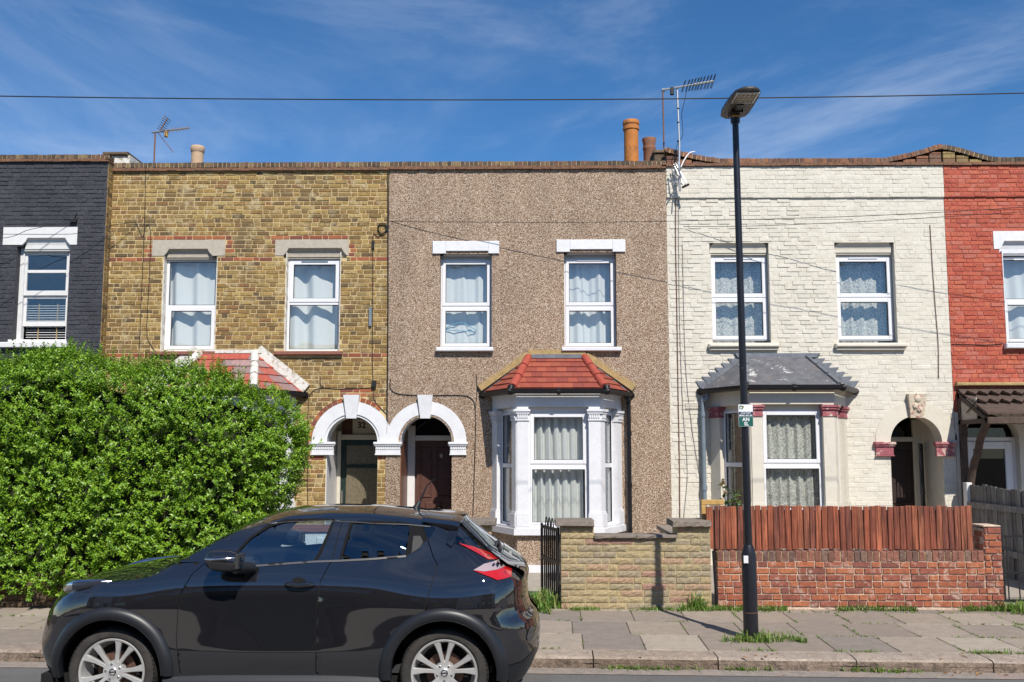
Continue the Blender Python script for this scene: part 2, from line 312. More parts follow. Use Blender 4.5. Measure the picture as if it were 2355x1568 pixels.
# pebbledash
def pebbledash():
    m = bpy.data.materials.new('pebbledash'); m.use_nodes = True; nt = m.node_tree; b = nt.nodes['Principled BSDF']; L = nt.links.new
    geo = _n(nt, 'ShaderNodeNewGeometry'); v = _n(nt, 'ShaderNodeTexVoronoi', Scale=92.0); L(geo.outputs['Position'], v.inputs['Vector'])
    sep = _n(nt, 'ShaderNodeSeparateColor'); L(v.outputs['Color'], sep.inputs[0])
    rp = _ramp(nt, [(0.13,0.07,0.04),(0.32,0.215,0.14),(0.48,0.365,0.265),(0.23,0.14,0.09),(0.40,0.29,0.20),(0.62,0.52,0.42),(0.28,0.18,0.115),(0.42,0.305,0.215)], True); L(sep.outputs[0], rp.inputs['Fac'])
    mr = _n(nt, 'ShaderNodeMapRange'); L(v.outputs['Distance'], mr.inputs['Value'])
    for k, q in (('From Min',0.35),('From Max',0.75),('To Min',1.0),('To Max',0.68)): mr.inputs[k].default_value = q
    mpn = _n(nt, 'ShaderNodeMapping'); mpn.inputs['Scale'].default_value = (1.6, 1.6, 0.45); L(geo.outputs['Position'], mpn.inputs['Vector'])
    nz = _n(nt, 'ShaderNodeTexNoise', Scale=1.3, Detail=7); nz.inputs['Roughness'].default_value = 0.65; L(mpn.outputs['Vector'], nz.inputs['Vector'])
    m2 = _n(nt, 'ShaderNodeMapRange'); L(nz.outputs['Fac'], m2.inputs['Value'])
    for k, q in (('From Min',0.3),('From Max',0.7),('To Min',0.90),('To Max',1.28)): m2.inputs[k].default_value = q
    mu = _n(nt, 'ShaderNodeMath', operation='MULTIPLY'); L(mr.outputs[0], mu.inputs[0]); L(m2.outputs[0], mu.inputs[1])
    cc = _n(nt, 'ShaderNodeCombineColor'); [L(mu.outputs[0], cc.inputs[k]) for k in range(3)]
    x = _n(nt, 'ShaderNodeMix', data_type='RGBA', blend_type='MULTIPLY'); x.inputs['Factor'].default_value = 1.0; L(rp.outputs['Color'], x.inputs['A']); L(cc.outputs[0], x.inputs['B'])
    L(x.outputs['Result'], b.inputs['Base Color']); b.inputs['Roughness'].default_value = 0.85
    bn = _n(nt, 'ShaderNodeBump'); bn.inputs['Distance'].default_value = 0.01; bn.invert = True; L(v.outputs['Distance'], bn.inputs['Height']); L(bn.outputs[0], b.inputs['Normal'])
    return m
MT['pebble'] = pebbledash()

# ---------------------------------------------------------------- building kit
def cells(x0, x1, z0, z1, rects):
    xs = sorted({x0, x1, *[min(max(v, x0), x1) for r in rects for v in r[:2]]}); zs = sorted({z0, z1, *[min(max(v, z0), z1) for r in rects for v in r[2:]]})
    for i in range(len(xs)-1):
        run = None
        for j in range(len(zs)-1):
            cx, cz = (xs[i]+xs[i+1])/2, (zs[j]+zs[j+1])/2
            hole = any(a < cx < b and c < cz < d for a, b, c, d in rects)
            if not hole: run = (run[0], zs[j+1]) if run else (zs[j], zs[j+1])
            if hole and run: yield xs[i], xs[i+1], *run; run = None
        if run: yield xs[i], xs[i+1], *run
def arc(cx, cz, r, a0, a1, n=20): return [(cx+r*math.cos(a0+(a1-a0)*k/n), cz+r*math.sin(a0+(a1-a0)*k/n)) for k in range(n+1)]
def wall(mb, x0, x1, z0, z1, ya, yb, rects, arches=()):
    rr = list(rects)+[(cx-r, cx+r, zb, zs+r) for cx, zs, r, zb in arches]
    for a, b, c, d in cells(x0, x1, z0, z1, rr): mb.box(a, b, ya, yb, c, d)
    for cx, zs, r, zb in arches:
        pts = arc(cx, zs, r, math.pi, 0, 24)
        for (ax, az), (bx, bz) in zip(pts, pts[1:]): mb.prism([(ax, az), (bx, bz), (bx, zs+r), (ax, zs+r)], ya, yb)
UB = []
def unit_bricks(mat_):
    """a few worn bricks, 0.215 x 0.065, front at y=-0.008; shared by the bricks that are objects"""
    key = mat_.name
    for k, ms in UB:
        if k == key: return ms
    ms = []
    for i in range(6):
        mb = MB(); brick(mb, -0.1075, 0.1075, -0.0325, 0.0325, 0.0, 0.007+0.0015*i*0.5, 0.0045); ms.append(mb.mesh('brick', mat_))
    UB.append((key, ms)); return ms
def brick(mb, x0, x1, z0, z1, y, proud=0.007, ch=0.005, jit=0.0025):
    j = lambda: random.uniform(-jit, jit)
    bk = [(x0,y,z0),(x1,y,z0),(x1,y,z1),(x0,y,z1)]; t = random.uniform(-0.0015, 0.0015)
    fr = [(x0+ch+j(),y-proud+t,z0+ch+j()),(x1-ch+j(),y-proud-t,z0+ch+j()),(x1-ch+j(),y-proud-t,z1-ch+j()),(x0+ch+j(),y-proud+t,z1-ch+j())]
    mb.add(bk+fr, [(0,1,5,4),(1,2,6,5),(2,3,7,6),(3,0,4,7),(4,5,6,7)])
def brick_field(parent, mt, x0, x1, z0, z1, y, rects=(), circles=(), keep=None, n_ind=300, pitch=0.0755, joint=0.013, special=None, proud=0.007, ch=0.005, seed=1, name='brick', bond='flemish', restn='brick_courses', every=False):
    rnd = random.Random(seed); rows = int(round((z1-z0)/pitch)); ph = (z1-z0)/rows
    full, rest = [], {}
    for r in range(rows):
        za, zb = z0+r*ph+joint/2, z0+(r+1)*ph-joint/2; zc = (za+zb)/2
        x = x0-rnd.uniform(0, 0.1)-(0.0 if r % 2 else 0.055); k = r % 2
        while x < x1:
            if bond == 'flemish': L = (0.215 if (k % 2 == 0) else 0.1025)
            else: L = 0.215
            if rnd.random() < 0.06: L = 0.1025
            L += rnd.uniform(-0.006, 0.006); a, b = max(x, x0), min(x+L, x1); k += 1; x += L+joint*0.75
            segs = [(a, b)]
            for ra, rb, rc, rd in rects:
                ov = min(zb, rd)-max(za, rc)
                if ov > 0.2*(zb-za):
                    ns = []
                    for s, e in segs:
                        if e <= ra or s >= rb: ns.append((s, e)); continue
                        if s < ra: ns.append((s, ra-0.004))
                        if e > rb: ns.append((rb+0.004, e))
                    segs = ns
            for cx, cz, cr in circles:
                ns = []
                for s, e in segs:
                    dz = zc-cz
                    if dz < -0.02 or abs(dz) >= cr: ns.append((s, e)); continue
                    hh = math.sqrt(cr*cr-dz*dz)
                    if e <= cx-hh or s >= cx+hh: ns.append((s, e)); continue
                    if s < cx-hh: ns.append((s, cx-hh))
                    if e > cx+hh: ns.append((cx+hh, e))
                segs = ns
            for s, e in segs:
                if e-s < 0.03: continue
                m_ = special((s+e)/2, zc) if special else None
                dzv = rnd.uniform(-0.002, 0.002)
                if m_ is None and ((every and e-s > 0.06) or (e-s > 0.17 and (s, e) == (a, b))) and (keep is None or keep((s+e)/2, zc)): full.append((s, e, za+dzv, zb+dzv))
                else: rest.setdefault(m_ or mt, []).append((s, e, za+dzv, zb+dzv))
    if n_ind < len(full):
        full.sort(key=lambda q: (q[0]+q[1])**2/4+(q[2]-2.6)**2*0.6)
        rest.setdefault(mt, []).extend(full[n_ind:]); full = full[:n_ind]
    ub = unit_bricks(mt)
    for s, e, za, zb in full:
        inst(name, rnd.choice(ub), parent, ((s+e)/2, y+rnd.uniform(-0.0025, 0.001), (za+zb)/2), ((e-s)/0.215, 1, (zb-za)/0.065))
    for m_, lst in rest.items():
        mb = MB()
        for q in lst: brick(mb, *q, y, proud+rnd.uniform(-0.003, 0.004), ch)
        o = mb.build(restn if m_ is mt else 'dressing_brick_courses', m_, parent); o['kind'] = 'stuff'
def window(parent, x0, x1, z0, z1, y, zt, top_in=0.05, bot_in=0.05, fr=0.045, tb=0.07, mt=None, sash=True, vent=True, ventmat=None, origin=None, ux=None, paneth=None):
    """upright window in a recess: outer frame (part) > sash, pane, trickle_vent; zt = middle of the transom. y = front of the frame.
    origin/ux: for a window that stands on a slanting facet, x runs along ux from origin"""
    mt = mt or MT['upvc']; mb = MB(); d = 0.07
    mb.bbox(x0, x0+fr, y, y+d, z0, z1, 0.004); mb.bbox(x1-fr, x1, y, y+d, z0, z1, 0.004)
    mb.bbox(x0+fr, x1-fr, y+0.001, y+d, z1-fr, z1, 0.004); mb.bbox(x0+fr, x1-fr, y+0.001, y+d, z0, z0+fr, 0.004); mb.bbox(x0+fr, x1-fr, y+0.001, y+d, zt-tb/2, zt+tb/2, 0.004)
    parts = [('window', mb, mt)]
    for a, b, s in ((zt+tb/2, z1-fr, top_in), (z0+fr, zt-tb/2, bot_in)):
        xa, xb = x0+fr, x1-fr
        if s > 0:
            q = MB(); g = 0.004; yy = y-0.012
            q.bbox(xa-0.012, xa+s, yy, y+0.045, a-0.012, b+0.012, 0.006); q.bbox(xb-s, xb+0.012, yy, y+0.045, a-0.012, b+0.012, 0.006)
            q.bbox(xa+s, xb-s, yy+0.001, y+0.045, a-0.012, a+s, 0.006); q.bbox(xa+s, xb-s, yy+0.001, y+0.045, b-s, b+0.012, 0.006)
            parts.append(('sash', q, mt)); xa += s; xb -= s; a += s; b -= s
        q = MB(); q.box(xa-0.004, xb+0.004, y+0.022, y+0.03, a-0.004, b+0.004); parts.append(('pane', q, MT['pane']))
        q = MB(); ga = 0.008
        for bx in ((xa, xa+ga, a, b), (xb-ga, xb, a, b), (xa+ga, xb-ga, a, a+ga), (xa+ga, xb-ga, b-ga, b)): q.box(bx[0], bx[1], y+0.004, y+0.021, bx[2], bx[3])
        parts.append(('gasket', q, MT['gutter']))
    if vent:
        q = MB(); c = (x0+x1)/2; hw = (x1-x0)*0.25; q.bbox(c-hw, c+hw, y-0.024, y-0.013, z1-fr-0.012, z1-fr+0.012, 0.003); parts.append(('trickle_vent', q, ventmat or mt))
    root = None
    for nm, q, m_ in parts:
        if origin is not None:
            o_, u_ = Vector(origin), Vector(ux); n_ = Vector((-u_.y, u_.x, 0))
            q.v = [tuple(o_+u_*v[0]+n_*v[1]+Vector((0,0,v[2]))) for v in q.v]
        o = q.build(nm, m_, parent if root is None else root)
        if root is None: root = o
    return root
def curtain(x0, x1, z0, z1, y, folds, amp, mt, label, seed=0, name='curtain', group=None, gather=0.0, split=None):
    rnd = random.Random(seed); nx, nz = 70, 12; vs = []; fs = []
    ph = [rnd.uniform(0, 6.28) for _ in range(5)]
    for i in range(nx+1):
        t = i/nx; x = x0+(x1-x0)*t
        for k in range(nz+1):
            s = k/nz; z = z0+(z1-z0)*s
            a = amp*(0.65+0.35*math.sin(ph[3]+3*t))*(1-0.25*s)
            yy = y+a*math.sin(folds*6.283*t+ph[0]+0.7*math.sin(2.3*s+ph[1])+1.3*math.sin(4*t+ph[2]))+0.35*a*math.sin(folds*13.7*t+ph[4]+s)
            if split: yy += 0.03*math.exp(-((t-split-0.06*(1-s))/0.015)**2)
            vs.append((x, yy, z))
    for i in range(nx):
        for k in range(nz):
            a = i*(nz+1)+k; fs.append((a, a+nz+1, a+nz+2, a+1))
    mb = MB(); mb.add(vs, fs); o = mb.build(name, mt, None, smooth=180)
    return tag(o, label, 'curtain', group, 'thing')
def text(parent, s, x, y, z, size, mt, name='lettering', align='CENTER', ext=0.002, rot=(math.pi/2, 0, 0), bold=0.0):
    c = bpy.data.curves.new(name, 'FONT'); c.body = s; c.size = size; c.align_x = align; c.align_y = 'CENTER'; c.extrude = ext; c.offset = bold; c.materials.append(mt)
    t = bpy.data.objects.new(name, c); me = bpy.data.meshes.new_from_object(t); bpy.data.objects.remove(t)
    o = bpy.data.objects.new(name, me); o.location = (x, y, z); o.rotation_euler = rot
    return link(o, parent)
def hood(parent, x0, x1, z0, z1, y, mt, name='lintel_moulding'):
    """hollow moulded soffit under a lintel: shaped cornice profile with mitred ends"""
    mb = MB(); n = 6; prof = [(0.0, z1), (0.018, z1-0.008), (0.055, z1-0.03), (0.075, z1-(z1-z0)*0.55), (0.078, z0+0.03), (0.095, z0+0.028), (0.095, z0)]
    for (d0, za), (d1, zb) in zip(prof, prof[1:]):
        e0, e1 = d0*0.9, d1*0.9
        mb.add([(x0+0.09-e0,y-0.02+d0,za),(x1-0.09+e0,y-0.02+d0,za),(x1-0.09+e1,y-0.02+d1,zb),(x0+0.09-e1,y-0.02+d1,zb)], [(0,3,2,1)])
        for sx, x in ((1, x0+0.09), (-1, x1-0.09)):
            mb.add([(x-sx*e0,y-0.02+d0,za),(x-sx*e0-sx*0.02,y+0.1,za),(x-sx*e1-sx*0.02,y+0.1,zb),(x-sx*e1,y-0.02+d1,zb)], [(0,1,2,3)])
    return mb.build(name, mt, parent, recalc=False)
def lintel(parent, xa, xb, za, zb, hx0, hx1, h0, h1, y, mt, pr=0.012):
    """stone lintel with a cut-out for its hollow moulding"""
    mb = MB(); mb.prism([(xa,za),(hx0,za),(hx0+0.05,za+(h1-za)*0.45),(hx0+0.09,h1),(hx1-0.09,h1),(hx1-0.05,za+(h1-za)*0.45),(hx1,za),(xb,za),(xb,zb),(xa,zb)], y-pr, y+0.02)
    o = mb.build('lintel', mt, parent); hood(o, hx0, hx1, h0, h1, y, mt); return o
def wire(pts, r, mt, n=6):
    """smooth line through pts"""
    P = [Vector(p) for p in pts]; out = []
    for i in range(len(P)-1):
        p0, p1, p2, p3 = P[max(i-1,0)], P[i], P[i+1], P[min(i+2,len(P)-1)]
        for k in range(6):
            t = k/6; out.append(0.5*((2*p1)+(p2-p0)*t+(2*p0-5*p1+4*p2-p3)*t*t+(3*p1-p0-3*p2+p3)*t**3))
    out.append(P[-1]); mb = MB(); mb.tube(out, r, n); return mb
def cable_on_wall(parent, pts, r=0.006, y=-0.012, mt=None, name='cable'):
    return wire([(fx(a, b, y), y, fz(b, y, a)) for a, b in pts], r, mt or MT['cable'], 5).build(name, mt or MT['cable'], parent, smooth=180)
def copings(parent, x0, x1, z0, h, y0, y1, mt, pitch=0.076, zf=None, seed=3):
    """brick-on-edge row: every brick an object; zf(x) lifts the row along a ramp"""
    rnd = random.Random(seed); ms = []
    for i in range(5):
        mb = MB(); a, b, c = 0.0325, (y1-y0)/2, h/2; e = 0.007; j = lambda: rnd.uniform(-0.003, 0.003)
        vs = [(-a,-b,-c),(a,-b,-c),(a,b,-c),(-a,b,-c),(-a+j(),-b+j(),c-e),(a+j(),-b+j(),c-e),(a,b,c-e),(-a,b,c-e),(-a+e,-b+e,c+j()),(a-e,-b+e,c+j()),(a-e,b-e,c),(-a+e,b-e,c)]
        mb.add(vs, [(0,1,5,4),(1,2,6,5),(2,3,7,6),(3,0,4,7),(4,5,9,8),(5,6,10,9),(6,7,11,10),(7,4,8,11),(8,9,10,11)]); ms.append(mb.mesh('coping_brick', mt))
    n = int((x1-x0)/pitch); p = (x1-x0)/n
    for i in range(n):
        x = x0+(i+0.5)*p; z = z0+h/2; ang = 0
        if zf: z += zf(x); ang = -math.atan2(zf(x+0.04)-zf(x-0.04), 0.08)
        inst('coping_brick', rnd.choice(ms), parent, (x, (y0+y1)/2+rnd.uniform(-0.004,0.004), z+rnd.uniform(-0.003,0.003)), (p/0.0755,1,1), (0, ang+rnd.uniform(-0.02,0.02), 0))
    mb = MB(); q = 40
    for i in range(q):
        a, b = x0+(x1-x0)*i/q, x0+(x1-x0)*(i+1)/q; za, zb = (zf(a), zf(b)) if zf else (0, 0)
        mb.add([(a,y0+0.012,z0+za),(b,y0+0.012,z0+zb),(b,y1-0.012,z0+zb),(a,y1-0.012,z0+za),(a,y0+0.012,z0+h-0.012+za),(b,y0+0.012,z0+h-0.012+zb),(b,y1-0.012,z0+h-0.012+zb),(a,y1-0.012,z0+h-0.012+za)], [(0,1,5,4),(4,5,6,7),(2,3,7,6)])
    mb.build('coping_mortar', MT['mortar'], parent)
def creasing(parent, x0, x1, z0, h, y0, wavy=False, name='creasing_course'):
    mb = MB(); n = int((x1-x0)/0.16); p = (x1-x0)/n
    for i in range(n):
        a, b = x0+i*p+0.002, x0+(i+1)*p-0.002; dz = random.uniform(-0.004, 0.004)
        mb.box(a, b, y0+random.uniform(-0.006,0.006), 0.05, z0+dz, z0+h*0.52+dz); mb.box(a-0.07, b-0.07-0.004, y0+0.02, 0.05, z0+h*0.55, z0+h)
    mb.build(name, MT['creasing'], parent)['kind'] = 'stuff'

def house_shell(parent, x0, x1, ztop, y0, depth=8.0, mt=None):
    mb = MB(); t = 0.12
    mb.box(x0+0.004, x0+t, y0+0.31, depth, 0, ztop-0.5); mb.box(x1-t, x1-0.004, y0+0.31, depth, 0, ztop-0.5); mb.box(x0+0.004, x1-0.004, depth, depth+0.2, 0, ztop-0.5)
    mb.build('side_wall', mt or MT['shell'], parent)
    mb = MB(); mb.box(x0+0.004, x1-0.004, y0+0.31, depth, ztop-0.498, ztop-0.4); mb.build('roof', MT['roofdark'], parent)
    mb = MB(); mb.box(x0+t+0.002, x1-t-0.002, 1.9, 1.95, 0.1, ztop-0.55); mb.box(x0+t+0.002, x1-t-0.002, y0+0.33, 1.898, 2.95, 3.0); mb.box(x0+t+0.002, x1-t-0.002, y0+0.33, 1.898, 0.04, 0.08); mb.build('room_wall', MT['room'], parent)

def arched_door_trim(parent, cx, zs, r0, r1, zi0, zi1, y, mt, keyx, keyz, key_mt=None):
    """raised plaster arch band > keystone; imposts are separate"""
    mb = MB(); yf = y-0.03
    a = arc(cx, zs, r0-0.006, math.pi, 0, 28); b = arc(cx, zs, r1, math.pi, 0, 28); c = arc(cx, zs, r0+0.035, math.pi, 0, 28)
    for i in range(28):
        q = lambda P, yy, k: (P[i+k][0], yy, P[i+k][1])
        mb.add([q(c,yf,0),q(c,yf,1),q(b,yf,1),q(b,yf,0)], [(0,3,2,1)])
        mb.add([q(b,yf,0),q(b,yf,1),q(b,y+0.0,1),q(b,y+0.0,0)], [(0,3,2,1)])
        mb.add([q(c,yf,0),q(c,yf,1),q(c,yf+0.02,1),q(c,yf+0.02,0)], [(0,1,2,3)])
        mb.add([q(a,yf+0.02,0),q(a,yf+0.02,1),q(c,yf+0.02,1),q(c,yf+0.02,0)], [(0,3,2,1)])
        mb.add([q(a,yf+0.02,0),q(a,yf+0.02,1),q(a,y+0.32,1),q(a,y+0.32,0)], [(0,1,2,3)])
    for s, P in ((0, 0), (28, 28)):
        pass
    o = mb.build('door_arch', mt, parent, smooth=40)
    k = MB(); (x0, x1, x2, x3), (zt, zb) = keyx, keyz; yk = y-0.10
    f = [(x0,yk,zt),(x1,yk,zt),(x3,yk+0.03,zb),(x2,yk+0.03,zb)]; g = [(x0,y,zt),(x1,y,zt),(x3,y+0.06,zb),(x2,y+0.06,zb)]
    k.add(f+g, [(0,3,2,1),(0,1,5,4),(1,2,6,5),(2,3,7,6),(3,0,4,7)]); k.build('keystone', key_mt or mt, o)
    return o
def impost(parent, x0, x1, zt, zb, y, mt, dent=True, e0=True, e1=True):
    mb = MB(); h = zt-zb; s0, s1 = (0.03 if e0 else 0), (0.03 if e1 else 0)
    mb.bbox(x0-s0, x1+s1, y-0.09, y, zt-h*0.2, zt, 0.008); mb.bbox(x0-s0*0.6, x1+s1*0.6, y-0.07, y, zt-h*0.32, zt-h*0.2, 0.004); mb.bbox(x0, x1, y-0.045, y, zb+h*0.1, zt-h*0.32, 0.004); mb.bbox(x0-s0*0.3, x1+s1*0.3, y-0.06, y, zb, zb+h*0.1, 0.006)
    o = mb.build('impost', mt, parent)
    if dent:
        n = max(4, int((x1-x0)/0.035)); p = (x1-x0)/n
        me = MB().bbox(-p*0.36, p*0.36, -0.014, 0, -h*0.10, h*0.10, 0.006).mesh('leaf_ornament', mt)
        for i in range(n): inst('leaf_ornament', me, o, (x0+(i+0.5)*p, y-0.045, zt-h*0.46), rot=(0, R(14), 0))
    return o
def panel_door(parent, x0, x1, z0, z1, y, mt, panels, name='door'):
    mb = MB(); mb.box(x0, x1, y, y+0.05, z0, z1); o = mb.build(name, mt, parent)
    for a, b, c, d in panels:
        q = MB(); w_ = 0.03
        for bx in ((a,b,c,c+w_),(a,b,d-w_,d),(a,a+w_,c+w_,d-w_),(b-w_,b,c+w_,d-w_)): q.bbox(bx[0], bx[1], y-0.018, y, bx[2], bx[3], 0.008)
        q.build('panel_moulding', mt, o)
    return o

# plan outlines of a canted bay: half widths at wall and front, depth
def bay_outline(cx, hw, hf, d, off=0.0):
    A, B, C, D_ = Vector((cx-hw,0)), Vector((cx-hf,-d)), Vector((cx+hf,-d)), Vector((cx+hw,0))
    if off == 0: return [A, B, C, D_]
    u = (B-A).normalized(); n = Vector((-abs(u.y), -abs(u.x)))   # outward of the left facet
    k = off*math.tan(0.5*math.acos(max(-1, min(1, n.dot(Vector((0,-1)))))))
    e = off/abs(n.x)
    return [Vector((A.x-e, 0)), Vector((B.x-k, -d-off)), Vector((C.x+k, -d-off)), Vector((D_.x+e, 0))]
def ring(mb, cx, hw, hf, d, o_out, o_in, z0, z1, yback=0.0):
    a = bay_outline(cx, hw, hf, d, o_out); b = bay_outline(cx, hw, hf, d, o_in)
    for i in range(3):
        p, q, r_, s = a[i], a[i+1], b[i+1], b[i]
        mb.slab([(p.x,p.y),(q.x,q.y),(r_.x,r_.y),(s.x,s.y)], z0, z1)
def bay_column(mb, P, u, a, b, z0, z1, th, out_):
    pass

def bay(parent, cx, hw, hf, d, zs, pil, zc0, zc1, zfr0, zfr1, mt_wall, mt_trim, mt_cap, base_mt, zwt, zwb, zt, dent=True, sill_over=0.08, curt=None, fw_in=0.0):
    """canted bay window (part): base, sill, columns with capitals and pedestals, frieze, three windows as its sub-parts"""
    mb = MB(); ring(mb, cx, hw, hf, d, 0.0, -0.1, 0.0, zs-0.12); b = mb.build('bay_window', base_mt, parent)
    mb = MB(); ring(mb, cx, hw, hf, d, sill_over, -0.28, zs-0.12, zs-0.02); ring(mb, cx, hw, hf, d, sill_over-0.035, -0.26, zs-0.019, zs+0.01); mb.build('bay_sill', mt_trim, b)
    mb = MB(); ring(mb, cx, hw, hf, d, 0.02, -0.14, zfr0, zfr1); ring(mb, cx, hw, hf, d, 0.05, -0.01, zfr1+0.002, zfr1+0.05); mb.build('bay_frieze', mt_trim, b)
    out = bay_outline(cx, hw, hf, d, 0.0)
    # four columns; the two at the front wrap the corner
    A, B, C, D_ = out; uAB = (B-A).normalized(); uDC = (C-D_).normalized()
    lenS = (B-A).length
    def seg(mb, P, Q, o_, z0, z1, th=0.14):
        t = (Q-P).normalized(); n = Vector((t.y, -t.x)) 
        if n.dot(Vector((cx, 2.0))-P) > 0: n = -n
        p, q = P+n*o_, Q+n*o_; r_, s = Q-n*th, P-n*th
        pl_ = [(p.x,p.y),(q.x,q.y),(r_.x,r_.y),(s.x,s.y)]
        ar = sum(pl_[i][0]*pl_[(i+1)%4][1]-pl_[(i+1)%4][0]*pl_[i][1] for i in range(4))
        if ar < 0: pl_.reverse()
        mb.slab(pl_, z0, z1)
    def colm(P, Q, corner, side):
        # P..Q along a facet; o_: how proud
        mbs = {}
        def lay(nm, mt_, o_, z0, z1, ext=0.0):
            mb_, _ = mbs.setdefault(nm, (MB(), mt_))
            for (p, q) in P:
                t = (q-p).normalized(); seg(mb_, p-t*ext, q+t*ext, o_, z0, z1)
        lay('bay_column', mt_wall, 0.022, zs+0.012, zfr0-0.002)
        lay('pedestal', mt_trim, 0.05, zs+0.011, zs+0.21, 0.012); lay('pedestal', mt_trim, 0.036, zs+0.211, zs+0.24, 0.005)
        hc = zc1-zc0
        lay('capital', mt_cap, 0.04, zc0, zc0+hc*0.14, 0.012); lay('capital', mt_cap, 0.032, zc0+hc*0.142, zc0+hc*0.6, 0.004); lay('capital', mt_cap, 0.058, zc0+hc*0.602, zc0+hc*0.8, 0.02); lay('capital', mt_cap, 0.075, zc0+hc*0.802, zc1, 0.03)
        colo = None
        for nm in ('bay_column', 'pedestal', 'capital'):
            m_, mt_ = mbs[nm]; m_.build(nm, mt_, b)
        if dent:
            q = MB()
            for (p, q2) in P:
                t = (q2-p).normalized(); n = Vector((t.y, -t.x)); L = (q2-p).length
                if n.dot(Vector((cx, 2.0))-p) > 0: n = -n
                k = max(3, int(L/0.034))
                for i in range(k):
                    c = p+t*(i+0.5)*L/k; f = 0.011
                    q.slab([tuple(c-t*f+n*0.03), tuple(c+t*f+n*0.03), tuple(c+t*f+n*0.05), tuple(c-t*f+n*0.05)] if (t.x*n.y-t.y*n.x) > 0 else [tuple(c-t*f+n*0.05), tuple(c+t*f+n*0.05), tuple(c+t*f+n*0.03), tuple(c-t*f+n*0.03)], zc0+hc*0.24, zc0+hc*0.56)
            q.build('leaf_band', mt_cap, b)
    pr, ps, pf = pil   # root column length, side length at corner, front length at corner
    colm([(A, A+uAB*pr)], None, False, 0); colm([(B-uAB*ps, B), (B, B+Vector((pf,0)))], None, True, 0)
    colm([(C-Vector((pf,0)), C), (C, C-uDC*ps)], None, True, 1); colm([(D_+uDC*pr, D_)], None, False, 1)
    # lintel mouldings over the windows
    mb = MB()
    for p, q in ((A+uAB*pr, B-uAB*ps), (B+Vector((pf,0)), C-Vector((pf,0))), (D_+uDC*pr, C-uDC*ps)):
        seg(mb, p, q, -0.03, zwt+0.07, zfr0-0.003); seg(mb, p, q, 0.012, zwt+0.10, zwt+0.128, 0.05); seg(mb, p, q, -0.005, zwt+0.07, zwt+0.098, 0.05)
        seg(mb, p, q, -0.085, zwt, zwt+0.068, 0.15)
    mb.build('window_head', mt_trim, b)
    fx0, fx1 = cx-hf+pf, cx+hf-pf
    W = [window(b, fx0+fw_in, fx1-fw_in, zwb, zwt, -d+0.09, zt, top_in=0.05, bot_in=0.02, fr=0.04, tb=0.08, vent=False)]
    for P, u, s in ((A, uAB, 1), (D_, uDC, -1)):
        l0, l1 = pr, lenS-ps
        if s == 1:
            o_ = P; window(b, l0, l1, zwb, zwt, 0.07, zt, top_in=0.0, bot_in=0.0, fr=0.04, tb=0.07, vent=False, origin=(o_.x, o_.y, 0), ux=(u.x, u.y, 0))
        else:
            o_ = P+u*lenS; window(b, lenS-l1, lenS-l0, zwb, zwt, 0.07, zt, top_in=0.0, bot_in=0.0, fr=0.04, tb=0.07, vent=False, origin=(o_.x, o_.y, 0), ux=(-u.x, -u.y, 0))
    for w_ in W: w_.name = 'bay_window_frame'
    # soffit under the roof
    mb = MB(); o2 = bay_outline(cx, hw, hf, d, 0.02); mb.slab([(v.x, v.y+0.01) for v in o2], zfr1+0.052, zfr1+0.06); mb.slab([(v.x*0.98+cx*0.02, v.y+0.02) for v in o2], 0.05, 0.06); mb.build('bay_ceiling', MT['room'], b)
    return b
def clip_poly(poly, inside):
    """Sutherland-Hodgman against a convex polygon, both lists of (u,v), inside counter-clockwise"""
    out = poly
    for i in range(len(inside)):
        a, b = inside[i], inside[(i+1)%len(inside)]; src, out = out, []
        f = lambda p: (b[0]-a[0])*(p[1]-a[1])-(b[1]-a[1])*(p[0]-a[0])
        for j in range(len(src)):
            p, q = src[j], src[(j+1)%len(src)]; fp, fq = f(p), f(q)
            if fp >= 0: out.append(p)
            if fp*fq < 0: t = fp/(fp-fq); out.append((p[0]+(q[0]-p[0])*t, p[1]+(q[1]-p[1])*t))
        if not out: return []
    return out
def tiled_face(parent, quad, rows, tw, mt, seed=0, th=0.014, name='roof_tile'):
    """quad: 3-D corners bottom-left, bottom-right, top-right, top-left of a roof face; each tile its own object"""
    P = [Vector(p) for p in quad]; u = (P[1]-P[0]).normalized(); n = u.cross(P[3]-P[0]).normalized(); v = n.cross(u)
    uv = [((p-P[0]).dot(u), (p-P[0]).dot(v)) for p in P]; H = max(q[1] for q in uv); g = H/rows; rnd = random.Random(seed)
    umin, umax = min(q[0] for q in uv), max(q[0] for q in uv)
    inside = [q for i, q in enumerate(uv) if i == 0 or math.dist(q, uv[i-1]) > 1e-4]
    for r in range(rows):
        x = umin-(tw*0.5 if r % 2 else 0)-0.02
        while x < umax:
            poly = clip_poly([(x+0.0015, r*g), (x+tw-0.0015, r*g), (x+tw-0.0015, (r+1)*g), (x+0.0015, (r+1)*g)], inside); x += tw
            if len(poly) < 3: continue
            k = len(poly); lift = rnd.uniform(0, 0.003); vs = []
            for a, b in poly: vs.append(P[0]+u*a+v*b+n*(th+0.008-(b-r*g)/g*(th+0.004)+lift))
            for a, b in poly: vs.append(P[0]+u*a+v*b+n*(-0.004))
            mb = MB(); mb.add(vs, [tuple(range(k))]+[(i, i+k, (i+1)%k+k, (i+1)%k) for i in range(k)]); mb.build(name, mt, parent)

# ================================================================ HOUSES (front walls on y = 0)
XB = [fx(251,600), fx(893,600), fx(1535.5,700), fx(2178,640)]
ZTOP = fz(372)                                        # parapet top
TERR = 'terraced houses along the street'

